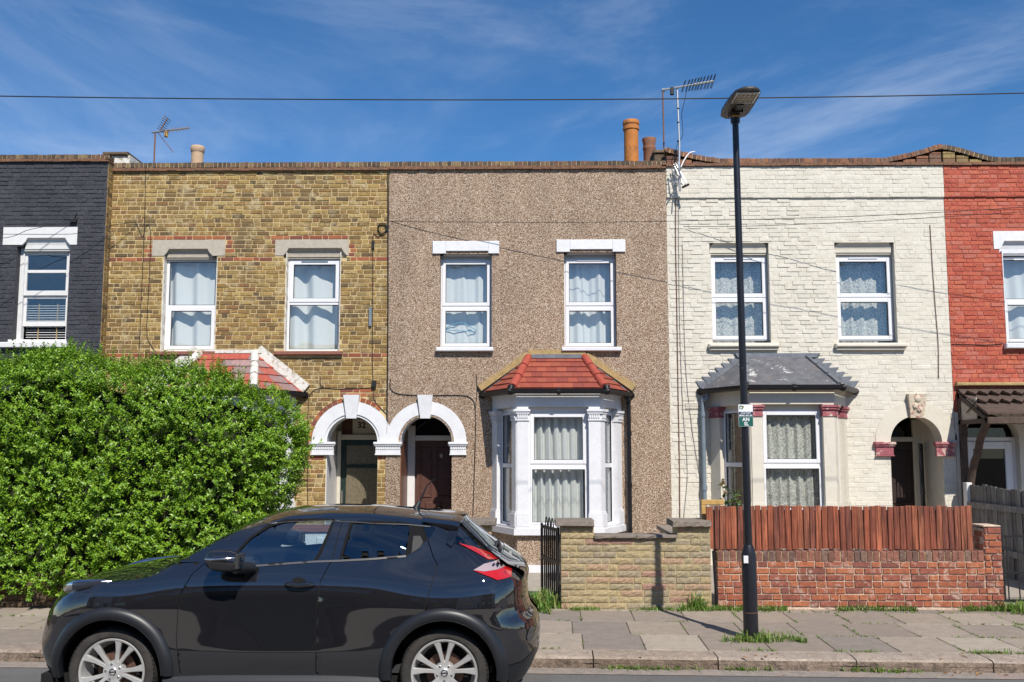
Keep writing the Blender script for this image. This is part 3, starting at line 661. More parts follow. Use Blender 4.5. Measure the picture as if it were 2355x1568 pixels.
# ---------------------------------------------------------------- charcoal house, its wall 0.2 m forward
yd = -0.2
H1 = thing('terraced_house', (XB[0]-2.4, 0, 0), 'charcoal painted brick terraced house with white lintel over a sash window', 'house', TERR)
xl, xr = -12.2, XB[0]
zt1 = fz(370, yd, 150); zc1 = fz(356.5, yd, 150)
wx0, wx1, wz0, wz1 = fx(33,680,yd), fx(156,680,yd), fz(785,yd,90), fz(566,yd,90)
HD1 = (fx(52,555,yd), fx(162,555,yd), fz(575,yd,90), fz(547,yd,90))
R1 = [HD1, (wx0, wx1, wz0, wz1), (wx0-2.2, wx1-2.2, wz0, wz1), (-11.2, -9.2, 0.8, 2.6)]
mb = MB(); wall(mb, xl, xr, 0, zt1-0.02, yd, yd+0.3, R1); mb.build('wall', MT['charcoal'], H1)
house_shell(H1, xl, xr, zt1, yd)
lint = (fx(8,543,yd), fx(178,543,yd), fz(563,yd,90), fz(522.5,yd,90))
brick_field(H1, MT['charcoal'], xl, xr-0.002, 2.6, zt1-0.06, yd, R1+[lint, (wx0-0.2, wx1+0.1, wz0-0.12, wz0+0.01)], keep=lambda x, z: z > 3.2 and x > -9.2, n_ind=300, proud=0.006, seed=4, restn='brick_courses')
creasing(H1, xl, xr+0.03, zt1-0.02, 0.05, yd-0.05)
copings(H1, xl+2.8, xr+0.02, zt1+0.032, zc1-zt1-0.03, yd-0.03, yd+0.2, MT['coping'])
lintel(H1, *lint, *HD1, yd, MT['woodwhite'])
zm = fz(671,yd,90)
# sash window, lower sash raised
mb = MB(); y = yd+0.12; fr = 0.075
mb.bbox(wx0,wx0+fr,y,y+0.1,wz0,wz1,0.006); mb.bbox(wx1-fr,wx1,y,y+0.1,wz0,wz1,0.006); mb.bbox(wx0+fr,wx1-fr,y+0.001,y+0.1,wz1-0.07,wz1,0.006); mb.bbox(wx0+fr,wx1-fr,y+0.001,y+0.1,wz0,wz0+0.05,0.006)
W1 = mb.build('window', MT['woodwhite'], H1)
for nm, za, zb, yy in (('sash', zm-0.04, wz1-0.07, y+0.02), ('sash', fz(747,yd,90), fz(676,yd,90), y+0.055)):
    q = MB(); xa, xb = wx0+fr, wx1-fr; s = 0.045
    q.bbox(xa,xa+s,yy,yy+0.035,za,zb,0.005); q.bbox(xb-s,xb,yy,yy+0.035,za,zb,0.005); q.bbox(xa+s,xb-s,yy+0.001,yy+0.035,za,za+0.085,0.005); q.bbox(xa+s,xb-s,yy+0.001,yy+0.035,zb-0.05,zb,0.005)
    if zb > wz1-0.2: q.bbox(xa+s, xb-s, yy+0.002, yy+0.03, fz(624,yd,90), fz(617,yd,90), 0.004)
    q.build('sash', MT['woodwhite'], W1)
    q = MB(); q.box(xa+s-0.003,xb-s+0.003,yy+0.012,yy+0.018,za+0.08,zb-0.045); q.build('pane', MT['pane'], W1)
q = MB(); q.bbox((wx0+wx1)/2-0.2,(wx0+wx1)/2+0.2,y-0.02,y,wz1-0.045,wz1-0.015,0.004); q.build('trickle_vent', MT['black'], W1)
mb = MB(); mb.bbox(wx0-0.16, wx1+0.06, yd-0.10, yd+0.2, wz0-0.115, wz0-0.02, 0.012); mb.bbox(wx0-0.06, wx1+0.02, yd-0.03, yd+0.2, wz0-0.018, wz0+0.03, 0.01); mb.build('window_sill', MT['woodwhite'], H1)
bl = thing('venetian_blind', (wx0+0.5, yd+0.3, wz0), 'white venetian blind behind the raised sash of the charcoal house', 'blind')
ms = MB().bbox(-(wx1-wx0)/2+0.1,(wx1-wx0)/2-0.1,-0.012,0.012,-0.0015,0.0015,0.002).mesh('slat', MT['upvc'])
for i in range(15): inst('slat', ms, bl, ((wx0+wx1)/2, yd+0.25, wz0+0.06+i*0.042), rot=(R(22),0,0))
for dx in (-0.14, 0.18): q = MB(); q.box((wx0+wx1)/2+dx-0.008,(wx0+wx1)/2+dx+0.008,yd+0.228,yd+0.232,wz0+0.04,wz0+0.68); q.build('ladder_tape', MT['flash'], bl)
for dx in (-2.2,):
    q = MB(); q.box(wx0+dx+0.02,wx1+dx-0.02,y+0.02,y+0.04,wz0,wz1); q.build('far_window', MT['pane'], H1)
q = MB(); q.box(-11.2,-9.2,yd+0.1,yd+0.12,0.8,2.6); q.build('ground_window', MT['pane'], H1)
# party wall end and its leaded slab, seen above the parapet
mb = MB(); x0, x1 = fx(264,370,0.6), fx(318,370,0.6); mb.box(x0, x1, 0.25, 3.0, zt1-0.5, fz(357,0.25,290)); mb.build('party_wall', MT['flashwhite'], H1)
mb = MB(); mb.bbox(x0-0.05, x1-0.03, 0.2, 3.2, fz(356.5,0.2,290), fz(348,0.2,290), 0.02); mb.build('party_wall_slab', MT['coping'], H1)
mb = MB(); mb.box(xr-0.02, xr+0.003, yd+0.003, yd+0.21, 0, zt1-0.03); 
o = mb.build('return_wall', MT['mortar'], H1)
rb = MB(); k = 0; z = 0.02
while z < zt1-0.1:
    a = 0.21 if k % 2 else 0.10; yy = yd+0.004
    for (ya, yb) in (((yd+0.002, yd+0.2),) if k % 2 else ((yd+0.002, yd+0.095), (yd+0.105, yd+0.2))):
        rb.add([(xr,ya,z),(xr,yb,z),(xr,yb,z+0.064),(xr,ya,z+0.064),(xr+0.009,ya+0.004,z+0.004),(xr+0.009,yb-0.004,z+0.004),(xr+0.009,yb-0.004,z+0.06),(xr+0.009,ya+0.004,z+0.06)], [(0,1,5,4),(1,2,6,5),(2,3,7,6),(3,0,4,7),(4,5,6,7)])
    z += 0.0755; k += 1
rb.build('return_brick_courses', MT['stock'], H1)['kind'] = 'stuff'

# ---------------------------------------------------------------- arches of the paired porches
RA0, RA1 = 59*DEPTH/FPX, 92.5*DEPTH/FPX
ZS = fz(1016); ZI0 = fz(1046.5)
AX = [fx(809.5,1016), fx(980,1016), fx(2106,1016)]
def hole(cx): return (cx-RA0, cx+RA0, 0.0, ZS+0.01)

# ---------------------------------------------------------------- yellow stock brick house
H2 = thing('terraced_house', ((XB[0]+XB[1])/2, 0, 0), 'yellow stock brick terraced house with two lace-free upper windows and arched porch', 'house', TERR)
H2['label'] = 'yellow stock brick terraced house, number 32, half hidden by the hedge'
x0, x1 = XB[0]+0.004, XB[1]-0.002
zpb = fz(391)                                         # underside of the creasing course
WA = (fx(372,700), fx(497,700), fz(806), fz(578)); WB = (fx(655,700), fx(782,700), fz(806), fz(578))
_rows = round((zpb-0.025)/0.0755); snap = lambda z: 0.02+round((z-0.02)/((zpb-0.025)/_rows))*((zpb-0.025)/_rows)
LA = (fx(351,566), fx(518,566), fz(586), snap(fz(547))); LB = (fx(633,566), fx(802,566), fz(586), snap(fz(547)))
cxb2, hwb, hfb, db = fx(676,1000)-1.16, 1.16, 0.66, 0.85
bayhole2 = (cxb2-0.95, cxb2+0.95, 0.75, 2.62)
HA, HB2 = (fx(377,580), fx(489,580), fz(592), fz(570)), (fx(652,580), fx(797,580), fz(592), fz(569))
R2 = [WA, WB, bayhole2, HA, HB2]
mb = MB(); wall(mb, x0, x1, 0, zpb, 0, 0.3, R2, [(AX[0], ZS, RA0, 0.0)]); mb.build('wall', MT['mortar'], H2)
house_shell(H2, x0, x1, ZTOP, 0)
zb1a, zb1b, zb2a, zb2b = fz(594.5), fz(586), fz(815.5), fz(807.5)
def dress(x, z):
    if abs(z-(zb1a+zb1b)/2) < 0.0377 and not (LA[0] < x < LA[1] or LB[0] < x < LB[1]): return MT['orange']
    if abs(z-(zb2a+zb2b)/2) < 0.0377: return MT['orange']
    for L in (LA, LB):
        if L[3] < z < L[3]+0.0755 and L[0]-0.09 < x < L[1]+0.09: return MT['orange']
        if L[2] < z < L[3]+0.01 and (L[0]-0.085 < x < L[0] or L[1] < x < L[1]+0.085): return MT['orange']
    if abs(x-AX[0]) < 0.75 and fz(1062) < z < fz(1050): return MT['orange']
    if abs(x-AX[0]-0.05) < 0.3 and fz(908) < z < fz(895): return MT['orange']
    return None
sills2 = [(WA[0]-0.17, WA[1]+0.02, WA[2]-0.09, WA[2]+0.02), (WB[0]-0.13, WB[1]+0.06, WB[2]-0.09, WB[2]+0.02)]
brick_field(H2, MT['stock'], x0, x1, 0.02, zpb-0.005, 0.0, R2+[LA, LB]+sills2+[(AX[0]-RA0-0.002, AX[0]+RA0, 0, ZS), (fx(862,1030), fx(900,1030), fz(1047), fz(1015)), (fx(714,1030), fx(768,1030), fz(1047), fz(1015))], [(AX[0], ZS, RA1+0.085)], keep=lambda x, z: z > 3.3 or (x > -3.2 and z > 1.3), special=dress, seed=11)
mb = MB()
ring_n = 20
for i in range(ring_n):                               # orange bricks round the arch
    a0, a1 = math.pi-(math.pi*0.86)*i/ring_n, math.pi-(math.pi*0.86)*(i+0.86)/ring_n
    if abs((a0+a1)/2-math.pi/2) < 0.2: continue
    ra, rb_ = RA1+0.008, RA1+0.078
    P = [(AX[0]+r*math.cos(a), ZS+r*math.sin(a)) for r, a in ((ra,a0),(rb_,a0),(rb_,a1),(ra,a1))]
    if max(p[0] for p in P) > x1-0.01: continue
    mb = MB(); vs = [(p[0],-0.009,p[1]) for p in P]+[(p[0],0.02,p[1]) for p in P]; mb.add(vs, [(0,1,2,3),(0,4,5,1),(1,5,6,2),(2,6,7,3),(3,7,4,0)]); mb.build('arch_brick', MT['orange'], H2)
creasing(H2, x0, x1, zpb, 0.06, -0.055)
copings(H2, x0, x1, zpb+0.062, ZTOP-zpb-0.06, -0.04, 0.19, MT['coping'], seed=8)
for W_, L_, hx, off in ((WA, LA, (377,489), 1), (WB, LB, (652,797), 2)):
    lintel(H2, *L_, *(HA if off == 1 else HB2), 0.0, MT['stone'])
    mb = MB(); mb.bbox(W_[0]-0.15, W_[1]+(0.03 if off==1 else 0.06), -0.085, 0.14, W_[2]-0.075, W_[2]-0.01, 0.01); mb.build('window_sill', MT['sillred'], H2)
    mb = MB(); mb.box(W_[0], W_[0]+0.014, 0.005, 0.2, W_[2]-0.008, W_[3]); mb.box(W_[1]-0.014, W_[1], 0.005, 0.2, W_[2]-0.008, W_[3]); mb.build('painted_reveal', MT['flashwhite'], H2)
window(H2, WA[0]+0.016, WA[1]-0.016, WA[2]+0.0, fz(590), 0.13, fz(700.5), top_in=0.0, bot_in=0.055, fr=0.05, tb=0.05, vent=False)
window(H2, WB[0]+0.016, WB[1]-0.016, WB[2]+0.0, fz(592), 0.11, fz(694), top_in=0.055, bot_in=0.0, fr=0.04, tb=0.06, ventmat=MT['greypipe'])
curtain(WA[0]-0.1, WA[1]+0.1, WA[2]-0.1, WA[3]+0.1, 0.30, 2.6, 0.06, MT['net'], 'plain white curtain in the upper window above the hedge, nearer the charcoal house', 1, group='plain curtains in upper windows')
curtain(WB[0]-0.1, WB[1]+0.1, WB[2]-0.1, WB[3]+0.1, 0.30, 2.0, 0.065, MT['net'], 'plain white curtain in the brick house upper window nearer the pebbledash', 5, group='plain curtains in upper windows')
# bay, mostly behind the hedge
zsb = 0.86
bay(H2, cxb2, hwb, hfb, db, zsb, (0.2,0.15,0.17), 2.42, 2.58, 2.6, 2.83, MT['white'], MT['white'], MT['white'], MT['white'], 2.5, 0.95, 1.75)
def bay_roof(parent, cx, hw, hf, d, ze, zt, tx, mt_t, mt_f, rows, over=0.12, so=0.15, name='bay_roof', tiled=True, tw=0.165, ridge=None, mt_r=None, cap=0.07, gut=MT['gutter']):
    o_ = bay_outline(cx, hw, hf, d, over); o_[0].x, o_[3].x = cx-hw-so, cx+hw+so; y1 = -0.04
    T0, T1 = Vector((cx-tx, y1, zt)), Vector((cx+tx, y1, zt)); E = [Vector((p.x, p.y if i in (1,2) else -0.004, ze)) for i, p in enumerate(o_)]
    mb = MB(); mb.add([E[0],E[1],E[2],E[3],T0,T1,Vector((cx-tx,-0.002,zt)),Vector((cx+tx,-0.002,zt))], [(1,2,5,4),(0,1,4),(0,4,6),(2,3,5),(3,7,5),(4,5,7,6)]); r = mb.build(name, mt_f, parent)
    if tiled:
        tiled_face(r, [E[1],E[2],T1,T0], rows, tw, mt_t, 1); tiled_face(r, [E[0],E[1],T0,T0], rows, tw, mt_t, 2); tiled_face(r, [E[2],E[3],T1,T1], rows, tw, mt_t, 3)
    for a, b in ((E[1], T0), (E[2], T1)):
        n = 3
        for i in range(n):
            p, q = a+(b-a)*(i/n+0.012), a+(b-a)*((i+1)/n); up = Vector((0,0,0.015))
            mb = MB(); mb.tube([p+up, p+(q-p)*0.93+up, q+up*0.6], [cap, cap*0.98, cap*0.86], 12)
            mb.build('ridge_tile' if tiled else 'lead_roll', mt_r or MT['ridge'], r, smooth=50)
    g = bay_outline(cx, hw, hf, d, over+0.05); g[0].x, g[3].x = cx-hw-so-0.03, cx+hw+so+0.03; mb = MB(); gp = [(p.x, p.y if i in (1,2) else -0.03, ze-0.045) for i, p in enumerate(g)]
    prof = [(-0.055,0.03),(-0.05,-0.015),(-0.025,-0.04),(0.02,-0.042),(0.045,-0.015),(0.05,0.03)]
    for i in range(3):
        p, q = Vector(gp[i]), Vector(gp[i+1]); t = (q-p).normalized(); n = Vector((t.y, -t.x, 0))
        for (a, za), (b, zb) in zip(prof, prof[1:]): mb.add([p-n*a+Vector((0,0,za)), q-n*a+Vector((0,0,za)), q-n*b+Vector((0,0,zb)), p-n*b+Vector((0,0,zb))], [(0,1,2,3)])
        k = max(1, int((q-p).length/0.6))
        for j in range(k+1): c = p+(q-p)*(j/k); mb.tube([c-t*0.025+Vector((0,0,-0.003)), c+t*0.025+Vector((0,0,-0.003))], 0.058, 10)
    mb.build('gutter', gut, r, smooth=40)
    return r, E, T0, T1
rf, E, T0, T1 = bay_roof(H2, cxb2, hwb, hfb, db, 2.9, fz(812), 0.47, MT['tileold'], MT['tileold'], 5, mt_r=MT['flashwhite'])
mb = MB(); q = 0.17                                    # peeling render fillet where roof meets wall
for a, b in ((E[0], T0), (T1, E[3])):
    t = (b-a).normalized(); n = Vector((-t.z, 0, t.x)); 
    if n.z < 0: n = -n
    mb.prism([(a.x,a.z),(b.x,b.z),(b.x+n.x*q,b.z+n.z*q),(a.x+n.x*q,a.z+n.z*q)], -0.06, -0.012)
mb.prism([(T0.x-0.1,T0.z),(T1.x+0.12,T1.z),(T1.x+0.1,T1.z+0.06),(T0.x-0.1,T0.z+0.06)], -0.075, -0.013); mb.build('flashing', MT['flashwhite'], rf)
# porch of number 32
RD = 0.9
def porch(parent, cx, depth, mt_side, left=True, right=True):
    mb = MB(); r = RA0
    mb.box(cx-r-0.02, cx-r+0.0, 0.302, depth+0.06, 0, ZS+r); mb.box(cx+r, cx+r+0.02, 0.302, depth+0.06, 0, ZS+r); mb.box(cx-r-0.02, cx+r+0.02, 0.302, depth+0.06, ZS+r+0.001, ZS+r+0.03)
    mb.box(cx-r-0.02, cx+r+0.02, depth+0.08, depth+0.1, 0, ZS+r); mb.box(cx-r, cx+r, 0.0, depth+0.06, 0.0, 0.1)
    return mb.build('porch', mt_side, parent)
MT['obscure'] = mat('patterned_brown_glass', (0.15,0.125,0.085), 0.22, spec=0.6, mott=[(24,0.3)], bump=(60,0.004))
MT['porchcream'] = mat('porch_cream_paint', (0.52,0.48,0.40), 0.6, mott=(6,0.06))
p2 = porch(H2, AX[0], RD, MT['porchcream'])
arched_door_trim(H2, AX[0], ZS, RA0, RA1, 0, 0, 0, MT['white'], (fx(791,935), fx(828,935), fx(798,935), fx(821,935)), (fz(908), fz(962)))
impost(H2, fx(717,1030), fx(768,1030), ZS, ZI0, 0, MT['white'])
mb = MB(); xj0, xj1 = AX[0]-RA0, AX[0]-RA0+0.012
mb.box(xj0-0.0, xj0+0.012, -0.003, RD, 0.1, ZI0); mb.build('door_jamb', MT['woodwhite'], H2)
yD = RD; X0, X1 = AX[0]-RA0+0.015, AX[0]+RA0-0.005
ztr = fz(1005, yD, 820)
mb = MB(); mb.bbox(X0, X0+0.07, yD-0.09, yD, 0.1, ZS+0.2, 0.01); mb.bbox(X0+0.07, X1, yD-0.09, yD, ztr-0.045, ztr+0.045, 0.01); mb.build('door_frame', MT['porchcream'], H2)
mb = MB(); mb.box(X0+0.07, X1, yD-0.01, yD, ztr+0.046, ZS+RA0); fl = mb.build('fanlight', MT['doorbrown'], H2)
mb = MB(); mb.bbox(X0+0.26, X1-0.02, yD-0.03, yD-0.012, ztr+0.05, ZS+RA0-0.02, 0.005); mb.build('fanlight_board', MT['porchcream'], fl)
text(fl, '32', fx(832,978,yD), yD-0.034, fz(978,yD,820), 0.15, MT['black'], 'house_number', bold=0.004)
mb = MB(); xa, xb, za, zb = X0+0.07, X1, 0.1, ztr-0.046; s = 0.09
mb.bbox(xa,xa+s,yD-0.06,yD-0.015,za,zb,0.006); mb.bbox(xb-s,xb,yD-0.06,yD-0.015,za,zb,0.006)
for zz0, zz1 in ((za,za+0.2),(za+0.72,za+0.80),(fz(1072,yD,820)-0.03,fz(1072,yD,820)+0.03),(zb-0.1,zb)): mb.bbox(xa+s,xb-s,yD-0.059,yD-0.015,zz0,zz1,0.006)
dr = mb.build('door', MT['doorgreen'], H2)
mb = MB(); mb.box(xa+s,xb-s,yD-0.035,yD-0.03,za+0.2,zb-0.1); mb.build('pane', MT['obscure'], dr)
mb = MB(); mb.box(xa+s,xb-s,yD-0.014,yD-0.01,za+0.2,zb-0.1); mb.build('door_lining', MT['doorbrown'], dr)
mb = MB(); mb.tube([(xa+0.045,yD-0.11,za+0.72),(xa+0.045,yD-0.11,za+1.12)], 0.016, 8); mb.tube([(xa+0.045,yD-0.06,za+0.76),(xa+0.045,yD-0.11,za+0.76)], 0.01, 6); mb.tube([(xa+0.045,yD-0.06,za+1.08),(xa+0.045,yD-0.11,za+1.08)], 0.01, 6); mb.build('handle', MT['chrome'], dr, smooth=60)
mb = MB(); mb.bbox(xa+s+0.02,xb-s-0.1,yD-0.075,yD-0.06,za+0.735,za+0.785,0.004); mb.build('letter_plate', MT['chrome'], dr)
# cables, vent and junction boxes
cable_on_wall(H2, [(335,392),(334,430),(332,520),(327,640),(322,760),(318,830)])
cable_on_wall(H2, [(312,512),(320,528),(328,545),(336,520),(344,522),(346,560),(343,640),(340,700),(338,770),(348,795),(355,806)])
cable_on_wall(H2, [(893,510),(886,530),(870,545),(858,540),(857,600),(857,700),(856,800),(857,880),(858,900),(860,918),(872,935),(889,952)])
cable_on_wall(H2, [(736,865),(736,880),(742,890),(770,894),(850,892),(857,886)])
cable_on_wall(H2, [(707,1165),(707,1040),(709,930),(716,903),(735,893),(760,893)])
cable_on_wall(H2, [(892,395),(892,700),(890,950),(889,1000),(893,1020)], 0.012, -0.02)
mb = MB()
for i in range(3): mb.tube([(fx(880,526)+0.085*math.cos(a*0.42+i)*(1-0.08*i), -0.03-0.006*i, fz(525)+0.095*math.sin(a*0.42+i)) for a in range(16)], 0.008, 5)
mb.build('cable_coil', MT['cable'], H2, smooth=180)
mb = MB(); mb.bbox(fx(849,727), fx(855,727), -0.05, -0.005, fz(750), fz(707), 0.004); mb.build('cable_cover', MT['greypipe'], H2)
mb = MB(); mb.bbox(fx(856,880), fx(866,880), -0.07, -0.005, fz(890), fz(875), 0.006); mb.build('junction_box', MT['cable'], H2)
mb = MB(); mb.bbox(fx(855,562), fx(861,562), -0.04, -0.005, fz(572), fz(553), 0.006); mb.build('junction_box', MT['cable'], H2)

# ---------------------------------------------------------------- brown pebbledash house
H3 = thing('terraced_house', ((XB[1]+XB[2])/2, 0, 0), 'brown pebbledash terraced house with a red tiled white bay window', 'house', TERR)
x0, x1 = XB[1]+0.002, XB[2]-0.002; yp = -0.022
WA = (fx(1011,700), fx(1130.5,700), fz(799), fz(584)); WB = (fx(1297,700), fx(1417,700), fz(799), fz(581))
cxb, hwb, hfb, db = (fx(1133,1000)+fx(1427,1000))/2, (fx(1427,1000)-fx(1133,1000))/2, 0.66, 0.85
zsb = fz(1212, -0.85); 
R3 = [WA, WB, (cxb-0.95, cxb+0.95, 0.85, 2.6)]
mb = MB(); wall(mb, x0, x1, 0, zpb, yp, 0.3, R3, [(AX[1], ZS, RA0, 0.0)]); mb.build('wall', MT['pebble'], H3)
house_shell(H3, x0, x1, ZTOP, 0)
creasing(H3, x0, x1, zpb, 0.06, -0.075)
copings(H3, x0, x1, zpb+0.062, ZTOP-zpb-0.06, -0.04, 0.19, MT['coping'], seed=9)
for W_, lx, lz in ((WA, (995,1147.5), (584,555)), (WB, (1279,1437), (581,552.5))):
    xa, xb, za, zb = fx(lx[0],570), fx(lx[1],570), fz(lz[0]), fz(lz[1])
    mb = MB(); mb.bbox(xa, W_[0]+0.1, -0.055, 0.2, za, zb, 0.005); mb.bbox(W_[1]-0.06, xb, -0.055, 0.2, za, zb, 0.005); mb.bbox(W_[0]+0.101, W_[1]-0.061, -0.054, 0.05, za+0.045, zb-0.001, 0.005)
    lo = mb.build('lintel', MT['white'], H3)
    hood(lo, W_[0]+0.05, W_[1]-0.02, za-0.03, za+0.06, yp, MT['white'])
    mb = MB(); mb.bbox(W_[0]-0.05, W_[1]+(0.03 if W_ is WA else 0.07), -0.12, 0.14, fz(808.5), fz(799.5), 0.01); mb.build('window_sill', MT['white'], H3)
    window(H3, W_[0]+0.004, W_[1]-0.004, W_[2], fz(594 if W_ is WA else 592), 0.11, fz(703), top_in=0.05, bot_in=0.05, fr=0.035, tb=0.05)
    mb = MB(); mb.box(W_[0]+0.004, W_[1]-0.004, 0.14, 0.2, fz(594 if W_ is WA else 592)+0.003, W_[3]-0.003); mb.build('frame_packer', MT['woodwhite'], H3)
curtain(WA[0]-0.1, WA[1]+0.1, WA[2]-0.1, WA[3]+0.1, 0.29, 4.0, 0.05, MT['net'], 'white curtain with a clothes hanger in front, pebbledash upper window above the porch', 3, split=0.47, group='plain curtains in upper windows')
curtain(WB[0]-0.1, WB[1]-0.03, WB[2]-0.1, WB[3]+0.1, 0.30, 3.4, 0.06, MT['net'], 'white curtain in the upper window above the red tiled bay', 8, split=0.4, group='plain curtains in upper windows')
hx = fx(1060,740,0.24); hz = fz(746,0.24,1060)
mb = wire([(hx-0.28,0.26,hz-0.09),(hx-0.22,0.26,hz-0.03),(hx,0.26,hz+0.03),(hx+0.2,0.26,hz-0.06),(hx+0.25,0.26,hz-0.12),(hx+0.1,0.26,hz-0.115),(hx-0.28,0.26,hz-0.09)], 0.008, None); tag(mb.build('coat_hanger', mat('blue_plastic', (0.12,0.30,0.42), 0.4), smooth=180), 'pale blue coat hanger behind the pebbledash upper window above the porch', 'hanger', kind='thing')
# bay
zc1_, zc0_ = fz(941,-0.85), fz(967,-0.85)
bay(H3, cxb, hwb, hfb, db, zsb, (0.21,0.16,0.18), zc0_, zc1_, fz(935,-0.85), fz(907,-0.85), MT['white'], MT['white'], MT['white'], MT['pebble'], fz(946,-0.85), fz(1211,-0.85), fz(1071,-0.85), fw_in=0.0)
curtain(cxb-hfb+0.15, cxb+hfb-0.26, zsb-0.1, fz(935,-0.6), -0.59, 6.2, 0.055, MT['net'], 'white curtain parted at the bottom in the pebbledash bay window', 12, split=0.45, gather=0.1)
mb = MB(); mb.box(fx(1133,1300)-0.02, fx(1090,1300)-0.25, -0.12, -0.024, 0.0, 0.12); mb.build('plinth', MT['white'], H3)
mb = MB(); ring(mb, cxb, hwb, hfb, db, 0.05, -0.0, 0.0, 0.13); mb.build('bay_plinth', MT['white'], H3)
ze3 = fz(893,-0.98); zt3 = fz(822,-0.06)
rf, E, T0, T1 = bay_roof(H3, cxb, hwb, hfb, db, ze3, zt3, 0.47, MT['tile'], MT['tile'], 6, mt_r=MT['ridge'])
mb = MB(); q = 0.10
for a, b in ((E[0]+Vector((-0.04,0,0.02)), T0), (T1, E[3]+Vector((0.04,0,0.02)))):
    t = (b-a).normalized(); n = Vector((-t.z, 0, t.x)); 
    if n.z < 0: n = -n
    k = 6
    for i in range(k):
        p, s = a+(b-a)*(i/k), a+(b-a)*((i+1)/k); w0, w1 = q*random.uniform(0.85,1.25), q*random.uniform(0.85,1.25)
        mb.prism([(p.x,p.z),(s.x,s.z),(s.x+n.x*w1,s.z+n.z*w1),(p.x+n.x*w0,p.z+n.z*w0)], -0.09, yp-0.003)
mb.prism([(T0.x-0.05,T0.z+0.02),(T1.x+0.05,T1.z+0.02),(T1.x+0.0,T1.z+0.13),(T0.x-0.0,T0.z+0.13)], -0.085, yp-0.004); mb.build('mortar_fillet', MT['flash'], rf)
mb = MB(); mb.box(T0.x+0.05, T1.x-0.05, -0.11, -0.09, T0.z-0.015, T0.z+0.05)
for a, b in ((E[0], T0), (T1, E[3])):
    d_ = Vector((0,-0.10,0.03)); mb.add([a+d_*0.4, b+d_*0.4, b+d_*0.4+Vector((0,-0.05,-0.03)), a+d_*0.4+Vector((0,-0.05,-0.03))], [(0,1,2,3)])
mb.build('lead_flashing', MT['lead'], rf)
for e, s in ((E[1], -1), (E[2], 1)):
    mb = MB(); mb.tube([e+Vector((0.02*s,-0.02,0.03)), e+Vector((0.03*s,-0.05,-0.03))], [0.06,0.05], 8); mb.build('hip_cap', MT['gutter'], rf, smooth=50)
px = fx(1446,1000,-0.12)
mb = wire([(px-0.04,-0.17,ze3-0.08),(px-0.0,-0.15,ze3-0.16),(px,-0.12,ze3-0.3),(px,-0.12,0.14),(px+0.0,-0.18,0.06)], 0.036, None, 10); mb.build('drainpipe', MT['gutter'], H3, smooth=50)
q = MB()
for zz in (2.2, 1.35, 0.5): q.tube([(px,-0.12,zz-0.03),(px,-0.12,zz+0.03)], 0.046, 10)
q.build('pipe_clip', MT['gutter'], H3, smooth=50)
# porch
p3 = porch(H3, AX[1], RD, MT['pebble'])
arched_door_trim(H3, AX[1], ZS, RA0, RA1, 0, 0, -0.002, MT['white'], (fx(960.5,935), fx(995.5,935), fx(967.5,935), fx(990,935)), (fz(908.5), fz(962)))
impost(H3, fx(1035,1030), fx(1072,1030), ZS-0.002, ZI0, -0.002, MT['white']); impost(H3, fx(864,1030), fx(921,1030), ZS-0.001, ZI0, -0.004, MT['white'])
X0, X1 = AX[1]-RA0, AX[1]+RA0; ztr = fz(1007, RD, 985)
MT['jambbrown'] = mat('brown_stained_jamb', (0.16,0.065,0.035), 0.45, mott=(12,0.2))
mb = MB(); mb.box(X0, X0+0.012, 0.02, RD-0.1, 0.1, ZS); mb.build('door_jamb', MT['jambbrown'], H3)
mb = MB(); mb.bbox(X0+0.013, X0+0.15, RD-0.1, RD, 0.1, ZS+0.3, 0.012); mb.bbox(X0+0.15, X1, RD-0.099, RD, ztr-0.045, ztr+0.045, 0.01); mb.build('door_frame', MT['woodwhite'], H3)
mb = MB(); mb.box(X0+0.15, X1, RD-0.03, RD-0.02, ztr+0.046, ZS+RA0); mb.build('fanlight', MT['doorglass'], H3)
xa, xb, za, zb = X0+0.15, X1, 0.1, ztr-0.046; wm = (xa+xb)/2
dr = panel_door(H3, xa, xb, za, zb, RD-0.05, MT['doorbrown'], [(xa+0.09,wm-0.06,za+1.0,zb-0.12),(wm+0.02,xb-0.09,za+1.0,zb-0.12),(xa+0.09,wm-0.06,za+0.15,za+0.72),(wm+0.02,xb-0.09,za+0.15,za+0.72)])
mb = MB(); mb.bbox(wm-0.17,wm+0.11,RD-0.075,RD-0.052,za+0.80,za+0.92,0.01); mb.build('letter_plate', MT['doorbrown'], dr)
mb = MB()
for k in range(9): pass
mb.lathe([(0.0,0),(0.03,0.0),(0.034,0.012),(0.02,0.022),(0.018,0.03),(0.036,0.045),(0.04,0.06),(0.03,0.075),(0,0.08)], 0, 0, 16)
mb.v = [(v[0]+xa+0.44, RD-0.05-v[2], v[1]+za+0.80) for v in mb.v]; mb.build('knob', MT['brass'], dr, smooth=60)
mb = MB(); mb.bbox(fx(1014,1045,RD-0.05)-0.02, fx(1014,1045,RD-0.05)+0.03, RD-0.07, RD-0.052, fz(1052,RD,1014), fz(1043,RD,1014), 0.004); mb.build('bell_box', MT['stone'], dr)
cable_on_wall(H3, [(897,870),(898,893),(915,905),(960,909),(1000,909),(1060,909),(1080,914),(1091,930),(1093,980),(1090,1100),(1087,1185)], 0.007, -0.032)
cable_on_wall(H3, [(1095,860),(1096,900),(1093,940)], 0.006, -0.03)

